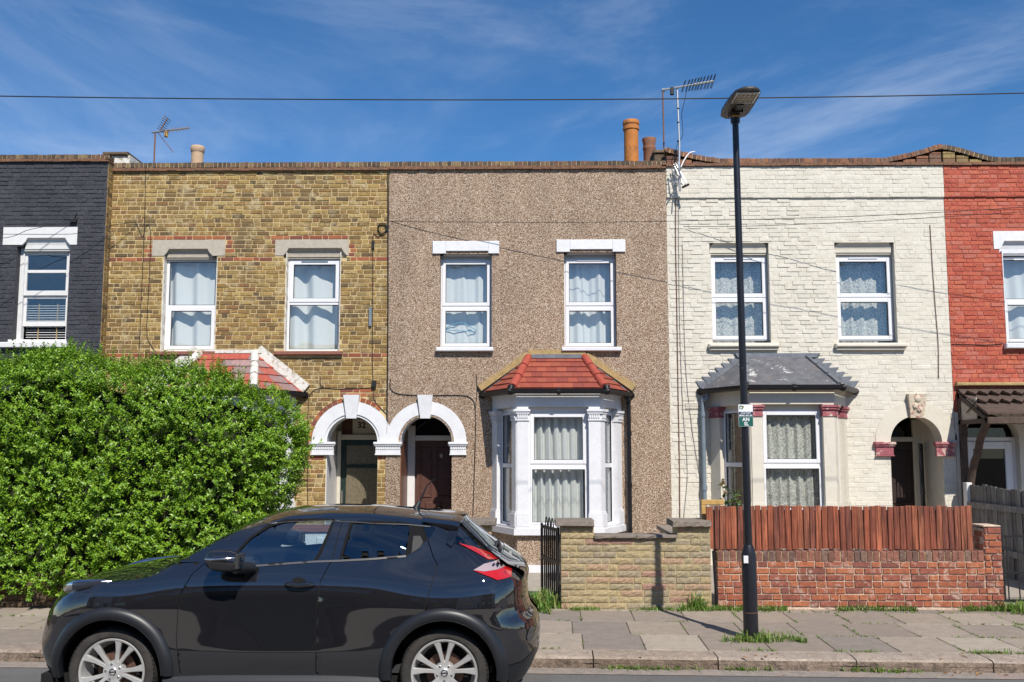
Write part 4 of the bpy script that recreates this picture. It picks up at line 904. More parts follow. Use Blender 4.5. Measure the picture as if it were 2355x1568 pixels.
# ---------------------------------------------------------------- cream painted brick house
H4 = thing('terraced_house', ((XB[2]+XB[3])/2, 0, 0), 'cream painted brick terraced house with grey felt bay roof and curved parapet', 'house', TERR)
x0, x1 = XB[2]+0.002, XB[3]-0.002
zcw = fz(383,0,1900)
WA = (fx(1636,690), fx(1770,690), fz(788,0,1700), fz(576,0,1700)); WB = (fx(1925,690), fx(2060,690), fz(788,0,1990), fz(576,0,1990))
cxb, hwb = (fx(1635,1000)+fx(1944,1000))/2, (fx(1944,1000)-fx(1635,1000))/2; db = 0.85; hfb = 0.66
HC = [(W_[0]-0.02, W_[1]+0.0, fz(583,0,1850), fz(558,0,1850)) for W_ in (WA, WB)]
R4 = [*HC, WA, WB, (cxb-0.95, cxb+0.95, 0.85, 2.55)]
mb = MB(); wall(mb, x0, x1, 0, zcw, 0.0, 0.3, R4, [(AX[2], ZS, RA0, 0.0)]); mb.build('wall', MT['cream'], H4)
house_shell(H4, x0, x1, ZTOP, 0)
def plain(x, z): return None
band = fz(455,0,1900)
brick_field(H4, MT['cream'], x0, x1, 0.02, band-0.004, 0.0, R4+[(AX[2]-RA0-0.002, AX[2]+RA0, 0, ZS), (WA[0]-0.09, WA[1]+0.12, WA[2]-0.16, WA[2]+0.02), (WB[0]-0.09, WB[1]+0.14, WB[2]-0.16, WB[2]+0.02), (WA[0]-0.02, WA[1]+0.02, WA[3]-0.02, WA[3]+0.14), (WB[0]-0.02, WB[1]+0.02, WB[3]-0.02, WB[3]+0.14), (fx(2004,1030), fx(2056,1030), ZI0, ZS), (fx(2145,1030), x1, ZI0, ZS)], [(AX[2], ZS, RA1)], keep=lambda x, z: z > 1.4, n_ind=300, seed=21, joint=0.008, proud=0.003, ch=0.004)
brick_field(H4, MT['cream'], x0, x1, band+0.002, zcw-0.01, -0.034, n_ind=0, seed=22, joint=0.008, proud=0.004, ch=0.004, restn='parapet_brick_courses')
mb = MB(); mb.box(x0+0.02, x1, -0.034, -0.0005, band, zcw-0.005); mb.build('parapet_band', MT['cream'], H4)
creasing(H4, x0, x1, zcw, 0.055, -0.075)
xrA, xrB, xrC = fx(1660,365), fx(2031,360), fx(2166,340)
zflat = fz(365,0,1850)-fz(376,0,1850)
hL, hR = fz(339,0,1560)-fz(366,0,1560), fz(332.5,0,2166)-fz(364,0,2100)
def sm(t): t = max(0, min(1, t)); return t*t*(3-2*t)
def sag(t): t = max(0, min(1, t)); return 0.5*t+0.5*t*t
def ramp_w(x):
    if x < xrA: return hL*sag((xrA-x)/(xrA-x0))
    if x > xrB: return hR*sag((x-xrB)/(XB[3]-0.05-xrB))**0.9
    return 0.0
zc0w = zcw+0.056
def tympanum(parent, f, x0, x1, z0, y0, y1, mt):
    for i in range(8):
        za = z0+i*0.0755; x = x0
        while x < x1:
            b = min(x+0.215, x1)
            h = min(f(x+0.01), f(b-0.01))-i*0.0755
            if h > 0.02:
                mb = MB(); mb.bbox(x+0.005, b-0.005, y0, y1, za+0.004, za+min(h, 0.0755)-0.004, 0.004); mb.build('parapet_brick', mt, parent)
            x += 0.226
copings(H4, x0, x1, zc0w, zflat, -0.045, 0.19, MT['coping_red'], zf=ramp_w, seed=12)
tympanum(H4, ramp_w, x0+0.01, x1-0.01, zc0w, -0.02, 0.17, MT['coping_red'])
for W_ in (WA, WB):
    hood(H4, W_[0]-0.02, W_[1]+0.0, fz(583,0,1850), fz(558,0,1850), 0.012, MT['creamflat'], 'lintel_moulding')
    mb = MB(); mb.box(W_[0]-0.04, W_[1]+0.02, -0.006, 0.06, fz(558,0,1850), fz(556,0,1850)); mb.box(W_[0]-0.018, W_[1]-0.002, 0.085, 0.28, fz(572,0,1850), fz(556.5,0,1850)); mb.build('lintel_edge', MT['creamflat'], H4)
    mb = MB(); mb.bbox(W_[0]-0.08, W_[1]+0.12, -0.11, 0.14, fz(800,0,1850), fz(791,0,1850), 0.02); mb.bbox(W_[0]-0.06, W_[1]+0.10, -0.07, 0.0, fz(806,0,1850), fz(800.5,0,1850), 0.01); mb.build('window_sill', MT['creamflat'], H4)
    mb = MB(); mb.box(W_[0], W_[1], 0.12, 0.2, fz(587,0,1850)+0.003, W_[3]); mb.box(W_[0], W_[1], 0.02, 0.2, W_[2]-0.05, W_[2]); mb.build('frame_packer', MT['creamflat'], H4)
    window(H4, W_[0]+0.004, W_[1]-0.004, W_[2]+0.045, fz(587,0,1850), 0.13, fz(682,0,1850), top_in=0.06, bot_in=0.06, fr=0.03, tb=0.035, ventmat=MT['upvc'])
LACE = 'lace curtains of the cream house'
curtain(WA[0]-0.1, WA[1]+0.1, WA[2]-0.1, WA[3]+0.1, 0.34, 5.5, 0.04, MT['lace'], 'white lace net curtain in the upper window behind the lamp post', 31, group=LACE)
curtain(WB[0]-0.1, WB[1]+0.1, WB[2]-0.1, WB[3]+0.1, 0.36, 6.0, 0.04, MT['lace'], 'white lace net curtain in the upper window above the arched porch', 33, group=LACE)
zs4 = 0.86
bay(H4, cxb, hwb, hfb, db, zs4, (0.24,0.17,0.18), fz(957,-0.85,1850), fz(931,-0.85,1850), fz(929,-0.85,1850), fz(897,-0.85,1850), MT['creamflat'], MT['creamflat'], MT['pinkpaint'], MT['creamflat'], fz(941,-0.85,1850), 0.95, fz(1069,-0.85,1850), dent=False, fw_in=0.0)
curtain(cxb-hfb+0.15, cxb+hfb-0.15, zs4, fz(930,-0.6,1850), -0.62, 6.5, 0.035, MT['lace'], 'patterned lace net curtain in the cream bay window', 36, group=LACE)
ze4 = fz(884,-0.98,1850); zt4 = fz(820,-0.06,1780)
rf, E, T0, T1 = bay_roof(H4, cxb, hwb, hfb, db, ze4, zt4, 0.50, None, MT['felt'], 0, tiled=False, mt_r=MT['lead'], cap=0.03)
mb = MB()
for a, b, s in ((E[0], T0, -1), (E[3], T1, 1)):           # stepped lead flashing, saw-tooth up both slopes
    n = 7
    for i in range(n):
        p, q = a+(b-a)*(i/n), a+(b-a)*((i+1)/n); up = 0.13
        pts = [(p.x,p.z-0.01),(q.x,q.z-0.01),(q.x+s*0.01,q.z+up*0.35),(p.x+s*0.10,p.z+up)]
        if s > 0: pts.reverse()
        y_ = -0.02-0.004*(i % 2); mb.prism(pts, y_-0.004, -0.011)
mb.prism([(T0.x-0.16,T0.z-0.01),(T1.x+0.16,T1.z-0.01),(T1.x+0.24,T1.z+0.06),(T0.x-0.2,T0.z+0.06)], -0.05, -0.012); mb.build('stepped_flashing', MT['lead'], rf)
px, pz = fx(1617,1000,-0.10), fz(925,-0.1,1617)
mb = wire([(fx(1625,905,-0.15)+0.02,-0.16,ze4-0.07),(fx(1625,905,-0.15),-0.16,ze4-0.16),(px+0.02,-0.12,pz+0.02),(px,-0.10,pz-0.12),(px,-0.10,0.2)], 0.037, None, 10); mb.build('drainpipe', MT['greypipe'], H4, smooth=50)
q = MB()
for zz in (pz-0.2, 1.3): q.tube([(px,-0.1,zz-0.04),(px,-0.1,zz+0.04)], 0.048, 10)
q.build('pipe_collar', MT['greypipe'], H4, smooth=50)
mb = MB(); xa, xb, za, zb = fx(1575,933), fx(1605,933), fz(941,0,1590), fz(926,0,1590)
mb.bbox(xa, xb, -0.02, 0.0, za, zb, 0.003); v = mb.build('air_brick', MT['creamflat'], H4)
mh = MB().box(-0.006, 0.006, -0.004, 0, -0.005, 0.005).mesh('vent_hole', MT['room'])
for i in range(9):
    for k in range(3): inst('vent_hole', mh, v, (xa+(i+0.5)*(xb-xa)/9, -0.021, za+(k+0.5)*(zb-za)/3), (1,1,0.9))
# arched porch, plum imposts and keystone
porch(H4, AX[2], RD, MT['creamflat'])
mb = MB(); a = arc(AX[2], ZS, RA0-0.006, math.pi, 0, 28); b = arc(AX[2], ZS, RA1, math.pi, 0, 28)
for i in range(28): mb.add([(a[i][0],-0.014,a[i][1]),(a[i+1][0],-0.014,a[i+1][1]),(b[i+1][0],-0.014,b[i+1][1]),(b[i][0],-0.014,b[i][1]),(a[i][0],0.3,a[i][1]),(a[i+1][0],0.3,a[i+1][1]),(b[i][0],0.0,b[i][1]),(b[i+1][0],0.0,b[i+1][1])], [(0,3,2,1),(0,1,5,4),(3,6,7,2)])
ar = mb.build('door_arch', MT['creamflat'], H4, smooth=40)
k = MB(); f = [(fx(2083,910),-0.11,fz(906,0,2106)),(fx(2124,910),-0.11,fz(907,0,2106)),(fx(2120,960),-0.07,fz(961,0,2106)),(fx(2090,960),-0.07,fz(961,0,2106))]
g = [(p[0], 0.02, p[2]) for p in f]; k.add(f+g, [(0,3,2,1),(0,1,5,4),(1,2,6,5),(2,3,7,6),(3,0,4,7)])
for (dx, dz, rr) in ((0.0,0.12,0.07),(-0.04,0.0,0.055),(0.03,-0.06,0.05),(0.05,0.16,0.045)):
    c = ((f[0][0]+f[1][0])/2+dx, -0.09, (f[0][2]+f[2][2])/2+dz); k.lathe([(0,-rr),(rr*0.7,-rr*0.7),(rr,0),(rr*0.7,rr*0.7),(0,rr)], 0, 0, 10); n0 = len(k.v)-50
    for i in range(n0, len(k.v)): v = k.v[i]; k.v[i] = (v[0]+c[0], v[1]*0.5+c[1], v[2]+c[2])
k.build('keystone', MT['plumwhite'], ar, smooth=40)
impost(H4, fx(2012,1030), fx(2052,1030), ZS, ZI0-0.02, 0, MT['pinkpaint'], dent=False); impost(H4, fx(2150,1030), x1-0.04, ZS, ZI0-0.02, 0, MT['pinkpaint'], dent=False)
X0, X1 = AX[2]-RA0, AX[2]+RA0; yD = RD; ztr = fz(1010,yD,2080); xm = fx(2098,1100,yD); xm2 = fx(2120,1100,yD)
mb = MB(); mb.bbox(xm, xm2, yD-0.1, yD, 0.1, ZS+RA0-0.03, 0.012); mb.bbox(X0+0.0, xm, yD-0.099, yD, ztr-0.04, ztr+0.04, 0.01); mb.build('door_frame', MT['porchcream'], H4)
mb = MB(); mb.box(X0, xm, yD-0.03, yD-0.02, ztr+0.041, ZS+RA0); mb.box(xm2, X1, yD-0.03, yD-0.02, 0.1, ZS+RA0); mb.build('fanlight', MT['doorglass'], H4)
MT['doordark'] = mat('dark_brown_door', (0.032,0.018,0.014), 0.5, mott=(20,0.2))
dr = panel_door(H4, X0, xm, 0.1, ztr-0.041, yD-0.05, MT['doordark'], [(X0+0.08, xm-0.06, 0.3, 0.85), (X0+0.08, xm-0.06, 1.0, ztr-0.2)])
q = MB(); q.lathe([(0,0),(0.03,0),(0.03,0.02),(0.045,0.03),(0.05,0.05),(0.03,0.07),(0,0.075)], 0, 0, 14); q.v = [(v[0]+X0+0.12, yD-0.05-v[2], v[1]+fz(1115,yD,2060)) for v in q.v]; q.build('knob', MT['chrome'], dr, smooth=60)
# security gate folded open in the porch
sg = thing('security_gate', (X1-0.18, 0.4, 0.1), 'black folding security gate standing open in the cream porch', 'gate')
for i in range(7):
    q = MB(); xx = X1-0.26+0.035*i; q.bbox(xx-0.006, xx+0.006, 0.30+0.06*i, 0.32+0.06*i, 0.1, ZS-0.02, 0.003); q.build('bar', MT['black'], sg)
q = MB()
for zz in (0.3, 1.2, ZS-0.1): q.tube([(X1-0.27,0.3,zz),(X1-0.03,0.69,zz)], 0.012, 6)
q.build('rail', MT['black'], sg)
# cables
cable_on_wall(H4, [(1556,420),(1553,520),(1556,700),(1559,900),(1562,1060),(1563,1190)], 0.008, -0.02, MT['rust'])
cable_on_wall(H4, [(1560,440),(1560,560),(1563,760),(1570,940),(1580,1080),(1572,1190)], 0.005, -0.018, MT['cablegrey'])
cable_on_wall(H4, [(1569,560),(1575,820),(1590,980),(1608,1090),(1612,1130)], 0.005, -0.018, MT['cablegrey'])
cable_on_wall(H4, [(2138,516),(2143,600),(2150,700),(2157,790),(2158,870)], 0.006, -0.018, MT['rust'])

# ---------------------------------------------------------------- red painted house
H5 = thing('terraced_house', (XB[3]+2.4, 0, 0), 'red painted brick terraced house at the end with a tiled wooden porch', 'house', TERR)
x0, x1 = XB[3]+0.002, 12.4
WA = (fx(2310,690), fx(2310,690)+0.92, fz(790,0,2330), fz(577,0,2330)); WB = (WA[0]+2.1, WA[1]+2.1, WA[2], WA[3])
axr = fx(2279.4,1011.6); zsr = fz(1011.6,0,2279); zcr = zcw
RA_R = 62.7*DEPTH/FPX
HR = (WA[0]-0.05, WA[1]+0.05, fz(585,0,2330), fz(554,0,2330))
R5 = [HR, WA, WB]
mb = MB(); wall(mb, x0, x1, 0, zcr, 0, 0.3, R5, [(axr, zsr, RA_R, 0.0)]); mb.build('wall', MT['redmortar'], H5)
house_shell(H5, x0, x1, ZTOP, 0)
brick_field(H5, MT['redpaint'], x0, x1, 0.02, band-0.004, 0.0, R5+[(fx(2283,550), fx(2283,550)+1.25, fz(573,0,2330), fz(531,0,2330)), (WA[0]-0.1, WA[1]+0.1, WA[2]-0.1, WA[2]), (x0, axr+RA_R+0.45, 0, 2.56)], keep=lambda x, z: x < 9.4 and z > 2.7, n_ind=300, seed=31)
mb = MB(); wall(mb, x0+0.002, axr+RA_R+0.44, 0.02, 2.56, -0.008, -0.001, [], [(axr, zsr, RA_R, 0.0)]); mb.build('porch_render', MT['creamflat'], H5)
brick_field(H5, MT['redpaint'], x0, x1, band+0.002, zcr-0.01, -0.034, n_ind=0, seed=32, restn='parapet_brick_courses')
mb = MB(); mb.box(x0, x1, -0.034, -0.0005, band, zcr-0.005); mb.build('parapet_band', MT['redmortar'], H5)
creasing(H5, x0, x1, zcr, 0.055, -0.075)
hR2 = hR*0.97; xre = fx(2294,362)
def ramp_r(x): return hR2*(1-sm((x-x0)/(xre-x0))) if x < xre else 0.0
def ramp_r(x):
    t = (xre-x)/(xre-x0)
    return 0.0 if t <= 0 else hR2*(0.35*t+0.65*sm(t))
copings(H5, x0, x0+3.0, zc0w, zflat, -0.045, 0.19, MT['coping'], zf=ramp_r, seed=14)
MT['parapetyellow'] = mat('yellow_parapet_brick', ramp=[(0.26,0.19,0.08),(0.22,0.15,0.07),(0.18,0.11,0.06)], rough=0.9, mott=(30,0.3))
tympanum(H5, ramp_r, x0+0.01, xre, zc0w, -0.02, 0.17, MT['parapetyellow'])
lintel(H5, fx(2283,550), fx(2283,550)+1.25, fz(572.5,0,2330), fz(531.5,0,2330), *HR, 0, MT['white'])
mb = MB(); mb.bbox(WA[0]-0.06, WA[1]+0.06, -0.1, 0.14, WA[2]-0.09, WA[2], 0.012); mb.build('window_sill', MT['white'], H5)
mb = MB(); mb.box(WA[0]-0.014, WA[0]+0.0, -0.012, 0.13, WA[2], WA[3]); mb.build('painted_reveal', MT['white'], H5)
window(H5, WA[0]+0.005, WA[1], WA[2], fz(587,0,2330), 0.12, fz(689,0,2330), top_in=0.0, bot_in=0.045, fr=0.05, tb=0.06); window(H5, WB[0], WB[1], WB[2], fz(587,0,2330), 0.12, fz(689,0,2330), fr=0.05, tb=0.06)
curtain(WA[0]-0.1, WA[1]+0.1, WA[2]-0.1, WA[3]+0.1, 0.30, 2.4, 0.05, MT['net'], 'white curtain in the upper window of the red house', 41, group='plain curtains in upper windows')
cable_on_wall(H5, [(2188,791),(2230,792),(2270,793),(2305,790)], 0.006, -0.018)
# arch and glazed door
mb = MB(); a = arc(axr, zsr, RA_R-0.006, math.pi, 0, 28); b = arc(axr, zsr, RA_R+0.15, math.pi, 0, 28)
for i in range(28): mb.add([(a[i][0],-0.014,a[i][1]),(a[i+1][0],-0.014,a[i+1][1]),(b[i+1][0],-0.014,b[i+1][1]),(b[i][0],-0.014,b[i][1]),(a[i][0],0.3,a[i][1]),(a[i+1][0],0.3,a[i+1][1])], [(0,3,2,1),(0,1,5,4)])
mb.box(axr-RA_R, axr-RA_R+0.006, -0.008, 0.3, 0.03, zsr); mb.box(axr+RA_R-0.006, axr+RA_R, -0.008, 0.3, 0.03, zsr)
mb.build('door_arch', MT['creamflat'], H5, smooth=40)
mb = MB(); mb.box(axr-RA_R+0.002, axr+RA_R-0.002, 0.20, 0.205, zsr+0.05, zsr+RA_R-0.002); mb.build('fanlight', MT['doorglass'], H5)
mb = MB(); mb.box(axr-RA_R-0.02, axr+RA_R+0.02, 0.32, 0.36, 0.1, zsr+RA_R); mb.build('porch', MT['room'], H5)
xa, xb, za, zb = axr-RA_R, axr+RA_R, 0.1, zsr+0.05; yy = 0.12
mb = MB()
for bx in ((xa,xa+0.07,za,zb),(xb-0.07,xb,za,zb),(xa+0.07,xb-0.07,zb-0.07,zb)): mb.bbox(bx[0],bx[1],yy,yy+0.08,bx[2],bx[3],0.006)
mb.build('door_frame', MT['upvc'], H5)
mb = MB(); xa += 0.075; xb -= 0.075; zb -= 0.075; s = 0.12; yy = 0.10
for bx in ((xa,xa+s,za,zb),(xb-s,xb,za,zb),(xa+s,xb-s,zb-s,zb),(xa+s,xb-s,za,za+0.25),(xa+s,xb-s,za+0.85,za+0.97)): mb.bbox(bx[0],bx[1],yy,yy+0.06,bx[2],bx[3],0.008)
dr = mb.build('door', MT['upvc'], H5); mb = MB(); mb.box(xa+s,xb-s,yy+0.03,yy+0.035,za+0.25,zb-s); mb.build('pane', MT['doorglass'], dr)
# timber porch roof with pantiles
PW = mat('weathered_dark_timber', (0.075,0.05,0.038), 0.85, mott=[(14,0.35)], bump=(40,0.006))
PT = mat('mossy_concrete_pantile', ramp=[(0.20,0.135,0.10),(0.16,0.115,0.085),(0.23,0.165,0.12),(0.13,0.10,0.075)], rough=0.9, mott=[(12,0.3)], stain=(10,0.6,0.7,(0.08,0.08,0.05),0.6))
cx0, cx1 = XB[3]+0.06, XB[3]+2.2; zw, zev, ye = fz(888,0,2200), fz(944,-1.0,2268), -1.02
mb = MB(); mb.add([(cx0,-0.01,zw-0.04),(cx1,-0.01,zw-0.04),(cx1,ye,zev-0.03),(cx0,ye,zev-0.03),(cx0,-0.01,zw-0.07),(cx1,-0.01,zw-0.07),(cx1,ye,zev-0.06),(cx0,ye,zev-0.06)], [(0,1,2,3),(7,6,5,4),(0,3,7,4),(1,5,6,2),(2,6,7,3)]); PC = mb.build('porch_canopy', PW, H5)
sl_ = Vector((0, ye+0.01, zev-zw)); rows = 3; ul = sl_.length; v = sl_.normalized(); nrm = Vector((0, -v.z, v.y)); nrm = nrm if nrm.z > 0 else -nrm
tm = MB(); tw, tl = 0.2, ul/rows+0.05; n = 8; prof = [(-tw/2+tw*k/n, 0.030*math.sin(2*math.pi*k/n*1.0)+0.010*math.sin(4*math.pi*k/n)) for k in range(n+1)]
for (a, ha), (b, hb) in zip(prof, prof[1:]): tm.add([(a,0,ha),(b,0,hb),(b,tl,hb+0.0),(a,tl,ha),(a,tl,ha-0.018),(b,tl,hb-0.018)], [(0,3,2,1),(3,4,5,2)])
me = tm.mesh('roof_tile', PT, 60); rotm = Matrix((Vector((1,0,0)), v, nrm)).transposed().to_euler()
for r_ in range(rows):
    for c_ in range(int((cx1-cx0)/0.19)+1):
        p = Vector((cx0+0.09+c_*0.19, -0.01, zw))+v*(r_*ul/rows)+nrm*0.030
        e = rotm.copy(); e.x -= R(2.0); inst('roof_tile', me, PC, p, rot=e)
mb = MB(); mb.bbox(cx0-0.02, cx1, -0.09, -0.012, zw+0.0, zw+0.06, 0.015); mb.build('mortar_fillet', MT['flash'], PC)
mb = MB(); zb_ = zev-0.10
mb.bbox(cx0, cx0+0.09, ye+0.02, -0.013, zb_-0.09, zb_-0.02, 0.01); mb.bbox(cx0, cx1, ye, ye+0.08, zb_-0.11, zb_-0.0, 0.01)
mb.bbox(cx0+0.0, cx0+0.1, -0.1, -0.012, 0.05, zw-0.06, 0.008)
mb.add([(cx0,-0.02,zw-0.10),(cx0+0.05,-0.02,zw-0.10),(cx0+0.05,ye+0.02,zb_-0.02),(cx0,ye+0.02,zb_-0.02),(cx0,-0.02,zw-0.2),(cx0+0.05,-0.02,zw-0.2),(cx0+0.05,ye+0.1,zb_-0.05),(cx0,ye+0.1,zb_-0.05)], [(0,1,2,3),(7,6,5,4),(0,3,7,4),(1,5,6,2)])
mb.build('porch_frame', PW, PC)
mb = MB(); mb.box(cx0+0.02, cx0+0.035, -0.62, -0.1, zb_-0.02, zw-0.22); mb.build('gable_board', MT['stone'], PC)
mb = wire([(cx0+0.05,-0.12,0.95),(cx0+0.06,-0.2,1.35),(cx0+0.06,-0.36,1.7),(cx0+0.06,-0.5,1.86),(cx0+0.06,-0.62,2.1),(cx0+0.06,-0.82,2.32),(cx0+0.06,-0.9,zb_-0.06)], 0.06, None, 9); mb.build('curved_brace', PW, PC, smooth=50)

# ---------------------------------------------------------------- chimney stacks behind the parapets
def pot(parent, cx, y, prof, mt):
    mb = MB(); mb.lathe(prof+[(r*0.8, z-0.02) for r, z in prof[-1:]]+[(prof[-1][0]*0.8, prof[-1][1]-0.4)], cx, y, 28); return mb.build('chimney_pot', mt, parent, smooth=40)
yc = 2.5
mb = MB(); bx0, bx1 = fx(1425,370,yc), fx(1535,370,yc); mb.bbox(bx0, bx1, yc-0.3, yc+0.3, 5.5, fz(378,yc-0.3,1480), 0.01); ch = mb.build('chimney_stack', MT['shell'], H3)
xc, zb, zt = fx(1451,330,yc), fz(385,yc,1451), fz(278.5,yc,1451); r = 0.145
pot(ch, xc, yc, [(r*1.0,zb),(r*0.98,zt-0.26),(r*1.0,zt-0.2),(r*1.13,zt-0.19),(r*1.13,zt-0.14),(r*1.05,zt-0.13),(r*1.06,zt-0.09),(r*1.15,zt-0.08),(r*1.15,zt-0.03),(r*1.08,zt)], MT['potorange'])
xc, zt = fx(1492.5,345,yc), fz(319.5,yc,1492); r = 0.118
pot(ch, xc, yc, [(r*1.0,zb),(r*1.0,zt-0.24),(r*1.12,zt-0.22),(r*1.12,zt-0.18),(r*0.98,zt-0.17),(r*1.05,zt-0.1),(r*1.2,zt-0.03),(r*1.2,zt)], MT['potbrown'])
mb = MB(); mb.bbox(fx(1501,360,0.4), fx(1531,360,0.4), 0.25, 0.7, 6.0, fz(355,0.3,1515), 0.01); mb.bbox(fx(1499,360,0.4), fx(1527,360,0.4), 0.22, 0.74, fz(354.5,0.3,1515), fz(347,0.3,1515), 0.01); mb.build('party_wall', MT['coping'], H3)
yc = 2.0
mb = MB(); mb.bbox(fx(425,380,yc), fx(490,380,yc), yc-0.3, yc+0.3, 5.5, fz(385,yc,455), 0.01); ch = mb.build('chimney_stack', MT['shell'], H2)
xc, zt = fx(454,355,yc), fz(337,yc,454); zb = fz(392,yc,454); r = 0.118
pot(ch, xc, yc, [(r*1.0,zb),(r*0.98,zt-0.17),(r*0.99,zt-0.13),(r*1.08,zt-0.12),(r*1.14,zt-0.06),(r*1.16,zt-0.02),(r*1.05,zt)], MT['potbuff'])

# ================================================================ GROUND
KO, KU = Vector((1.2, -6.87, 0)), Vector((1, -0.036, 0)).normalized(); KN = Vector((-KU.y, KU.x, 0))
def kp(u, v, z=0.0): p = KO+KU*u+KN*v; return (p.x, p.y, z)
def strip(name, u0, u1, v0, v1, z, mt, nu=1): 
    mb = MB(); mb.add([kp(u0,v0,z), kp(u1,v0,z), kp(u1,v1,z), kp(u0,v1,z)], [(0,1,2,3)]); o = mb.build(name, mt); o['kind'] = 'structure'; return o
MT['earth'] = mat('garden_earth', (0.075,0.055,0.038), 0.95, mott=[(6,0.4)], bump=(20,0.02))
MT['asphalt'] = mat('asphalt', (0.12,0.115,0.112), 0.9, mott=[(140,0.45),(2,0.15)], stain=(1.3,0.5,0.75,(0.12,0.115,0.11),0.6), bump=(180,0.004), bump2=(40,0.003))
MT['gutterstrip'] = mat('worn_gutter_strip', (0.24,0.205,0.175), 0.9, mott=[(14,0.25),(90,0.3)], stain=(3,0.5,0.65,(0.30,0.22,0.18),0.7), bump=(120,0.004))
MT['slab'] = mat('concrete_flag', ramp=[(0.275,0.226,0.178),(0.23,0.188,0.152),(0.305,0.255,0.202),(0.24,0.198,0.16),(0.33,0.28,0.224),(0.21,0.178,0.152),(0.285,0.235,0.188)], rough=0.9, mott=[(7,0.14),(70,0.3)], stain=[(2.2,0.55,0.7,(0.17,0.15,0.135),0.4),(26,0.68,0.75,(0.12,0.11,0.10),0.5)], bump=(130,0.003))
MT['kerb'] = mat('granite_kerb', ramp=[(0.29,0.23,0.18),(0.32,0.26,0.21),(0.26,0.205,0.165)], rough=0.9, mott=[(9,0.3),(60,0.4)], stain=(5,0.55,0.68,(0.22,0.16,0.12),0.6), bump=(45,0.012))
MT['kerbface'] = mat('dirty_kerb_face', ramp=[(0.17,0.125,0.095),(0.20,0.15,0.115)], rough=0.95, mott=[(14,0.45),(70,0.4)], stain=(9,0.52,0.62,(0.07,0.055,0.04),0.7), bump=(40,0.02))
MT['concrete'] = mat('garden_concrete', (0.32,0.28,0.235), 0.9, mott=[(5,0.15),(50,0.2)], bump=(60,0.005))
mb = MB(); mb.add([(-300,-300,-0.16),(300,-300,-0.16),(300,300,-0.16),(-300,300,-0.16)], [(0,1,2,3)]); mb.build('ground', MT['earth'])['kind'] = 'structure'
strip('road', -60, 60, -7.6, -0.005, -0.11, MT['asphalt'])
strip('road_gutter', -30, 30, -0.24, -0.004, -0.105, MT['gutterstrip'])
mb = MB(); mb.add([kp(-40,-12,0), kp(40,-12,0), kp(40,-7.6,0), kp(-40,-7.6,0), kp(40,-7.6,-0.13), kp(-40,-7.6,-0.13)], [(0,1,2,3),(3,2,4,5)]); mb.build('far_pavement', MT['slab'])['kind'] = 'structure'
MT['jointdirt'] = mat('joint_dirt', (0.16,0.13,0.09), 0.95, mott=(20,0.3))
PAV = strip('pavement', -16, 14, 0.3, 2.72, -0.012, MT['jointdirt'])
rnd = random.Random(5); WEED = []
for r_, (v0, v1) in enumerate(((0.335,1.095),(1.095,1.85),(1.85,2.56),(2.56,2.95))):
    u = -14+rnd.uniform(0,0.3); 
    while u < 11.5:
        w_ = 0.60+rnd.uniform(-0.012, 0.012) if r_ < 3 else rnd.choice((0.6, 0.9))
        if r_ == 1 and u > 3.0: w_ = 0.66
        g = 0.004; t = [rnd.uniform(-0.004, 0.003) for _ in range(4)]; b = 0.005
        mb = MB(); c = [(u+g,v0+g),(u+w_-g,v0+g),(u+w_-g,v1-g),(u+g,v1-g)]; ci = [(u+g+b,v0+g+b),(u+w_-g-b,v0+g+b),(u+w_-g-b,v1-g-b),(u+g+b,v1-g-b)]
        vs = [kp(*p, -0.05) for p in c]+[kp(*p, t[i]-b) for i, p in enumerate(c)]+[kp(*p, t[i]) for i, p in enumerate(ci)]
        mb.add(vs, [(i,(i+1)%4,(i+1)%4+4,i+4) for i in range(4)]+[(i+4,(i+1)%4+4,(i+1)%4+8,i+8) for i in range(4)]+[(8,9,10,11)]); mb.build('paving_slab', MT['slab'], PAV)
        WEED.append((u, v0, v1, r_)); u += w_
KS = strip('kerb', -16, 14, 0.0, 0.33, -0.06, MT['earth'])
u = -13.6
while u < 11:
    L = rnd.uniform(1.15, 1.45); nu, mb = 14, MB(); prof = [(-0.0,-0.14),(0.0,-0.07),(0.002,-0.022),(0.018,-0.004),(0.06,0.0),(0.16,0.002),(0.26,0.001),(0.325,0.0),(0.328,-0.05)]; seed = rnd.uniform(0,50)
    vs = []
    for i in range(nu+1):
        uu = u+0.006+(L-0.012)*i/nu; e = 0.008*(math.exp(-i*1.2)+math.exp(-(nu-i)*1.2))
        for k, (v, z) in enumerate(prof):
            q = noise.noise(Vector((uu*4, v*9+seed, z*12)))*0.012; vs.append(kp(uu, max(v, 0)+(q+e if k < 4 else 0)*1.0, z+(q*0.6-e*0.5 if 2 < k < 8 else 0)))
    m = len(prof); mb.add(vs, [(i*m+k, (i+1)*m+k, (i+1)*m+k+1, i*m+k+1) for i in range(nu) for k in range(m-1)]+[tuple(range(m-1,-1,-1)), tuple(range(nu*m, nu*m+m))])
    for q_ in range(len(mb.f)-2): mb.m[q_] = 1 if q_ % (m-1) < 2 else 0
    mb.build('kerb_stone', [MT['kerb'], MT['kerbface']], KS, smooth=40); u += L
mb = MB(); mb.add([(-12,-4.15,0.012),(12.4,-4.15,0.012),(12.4,-0.0,0.02),(-12,-0.0,0.02)], [(0,1,2,3)]); mb.build('garden_ground', MT['concrete'])['kind'] = 'structure'

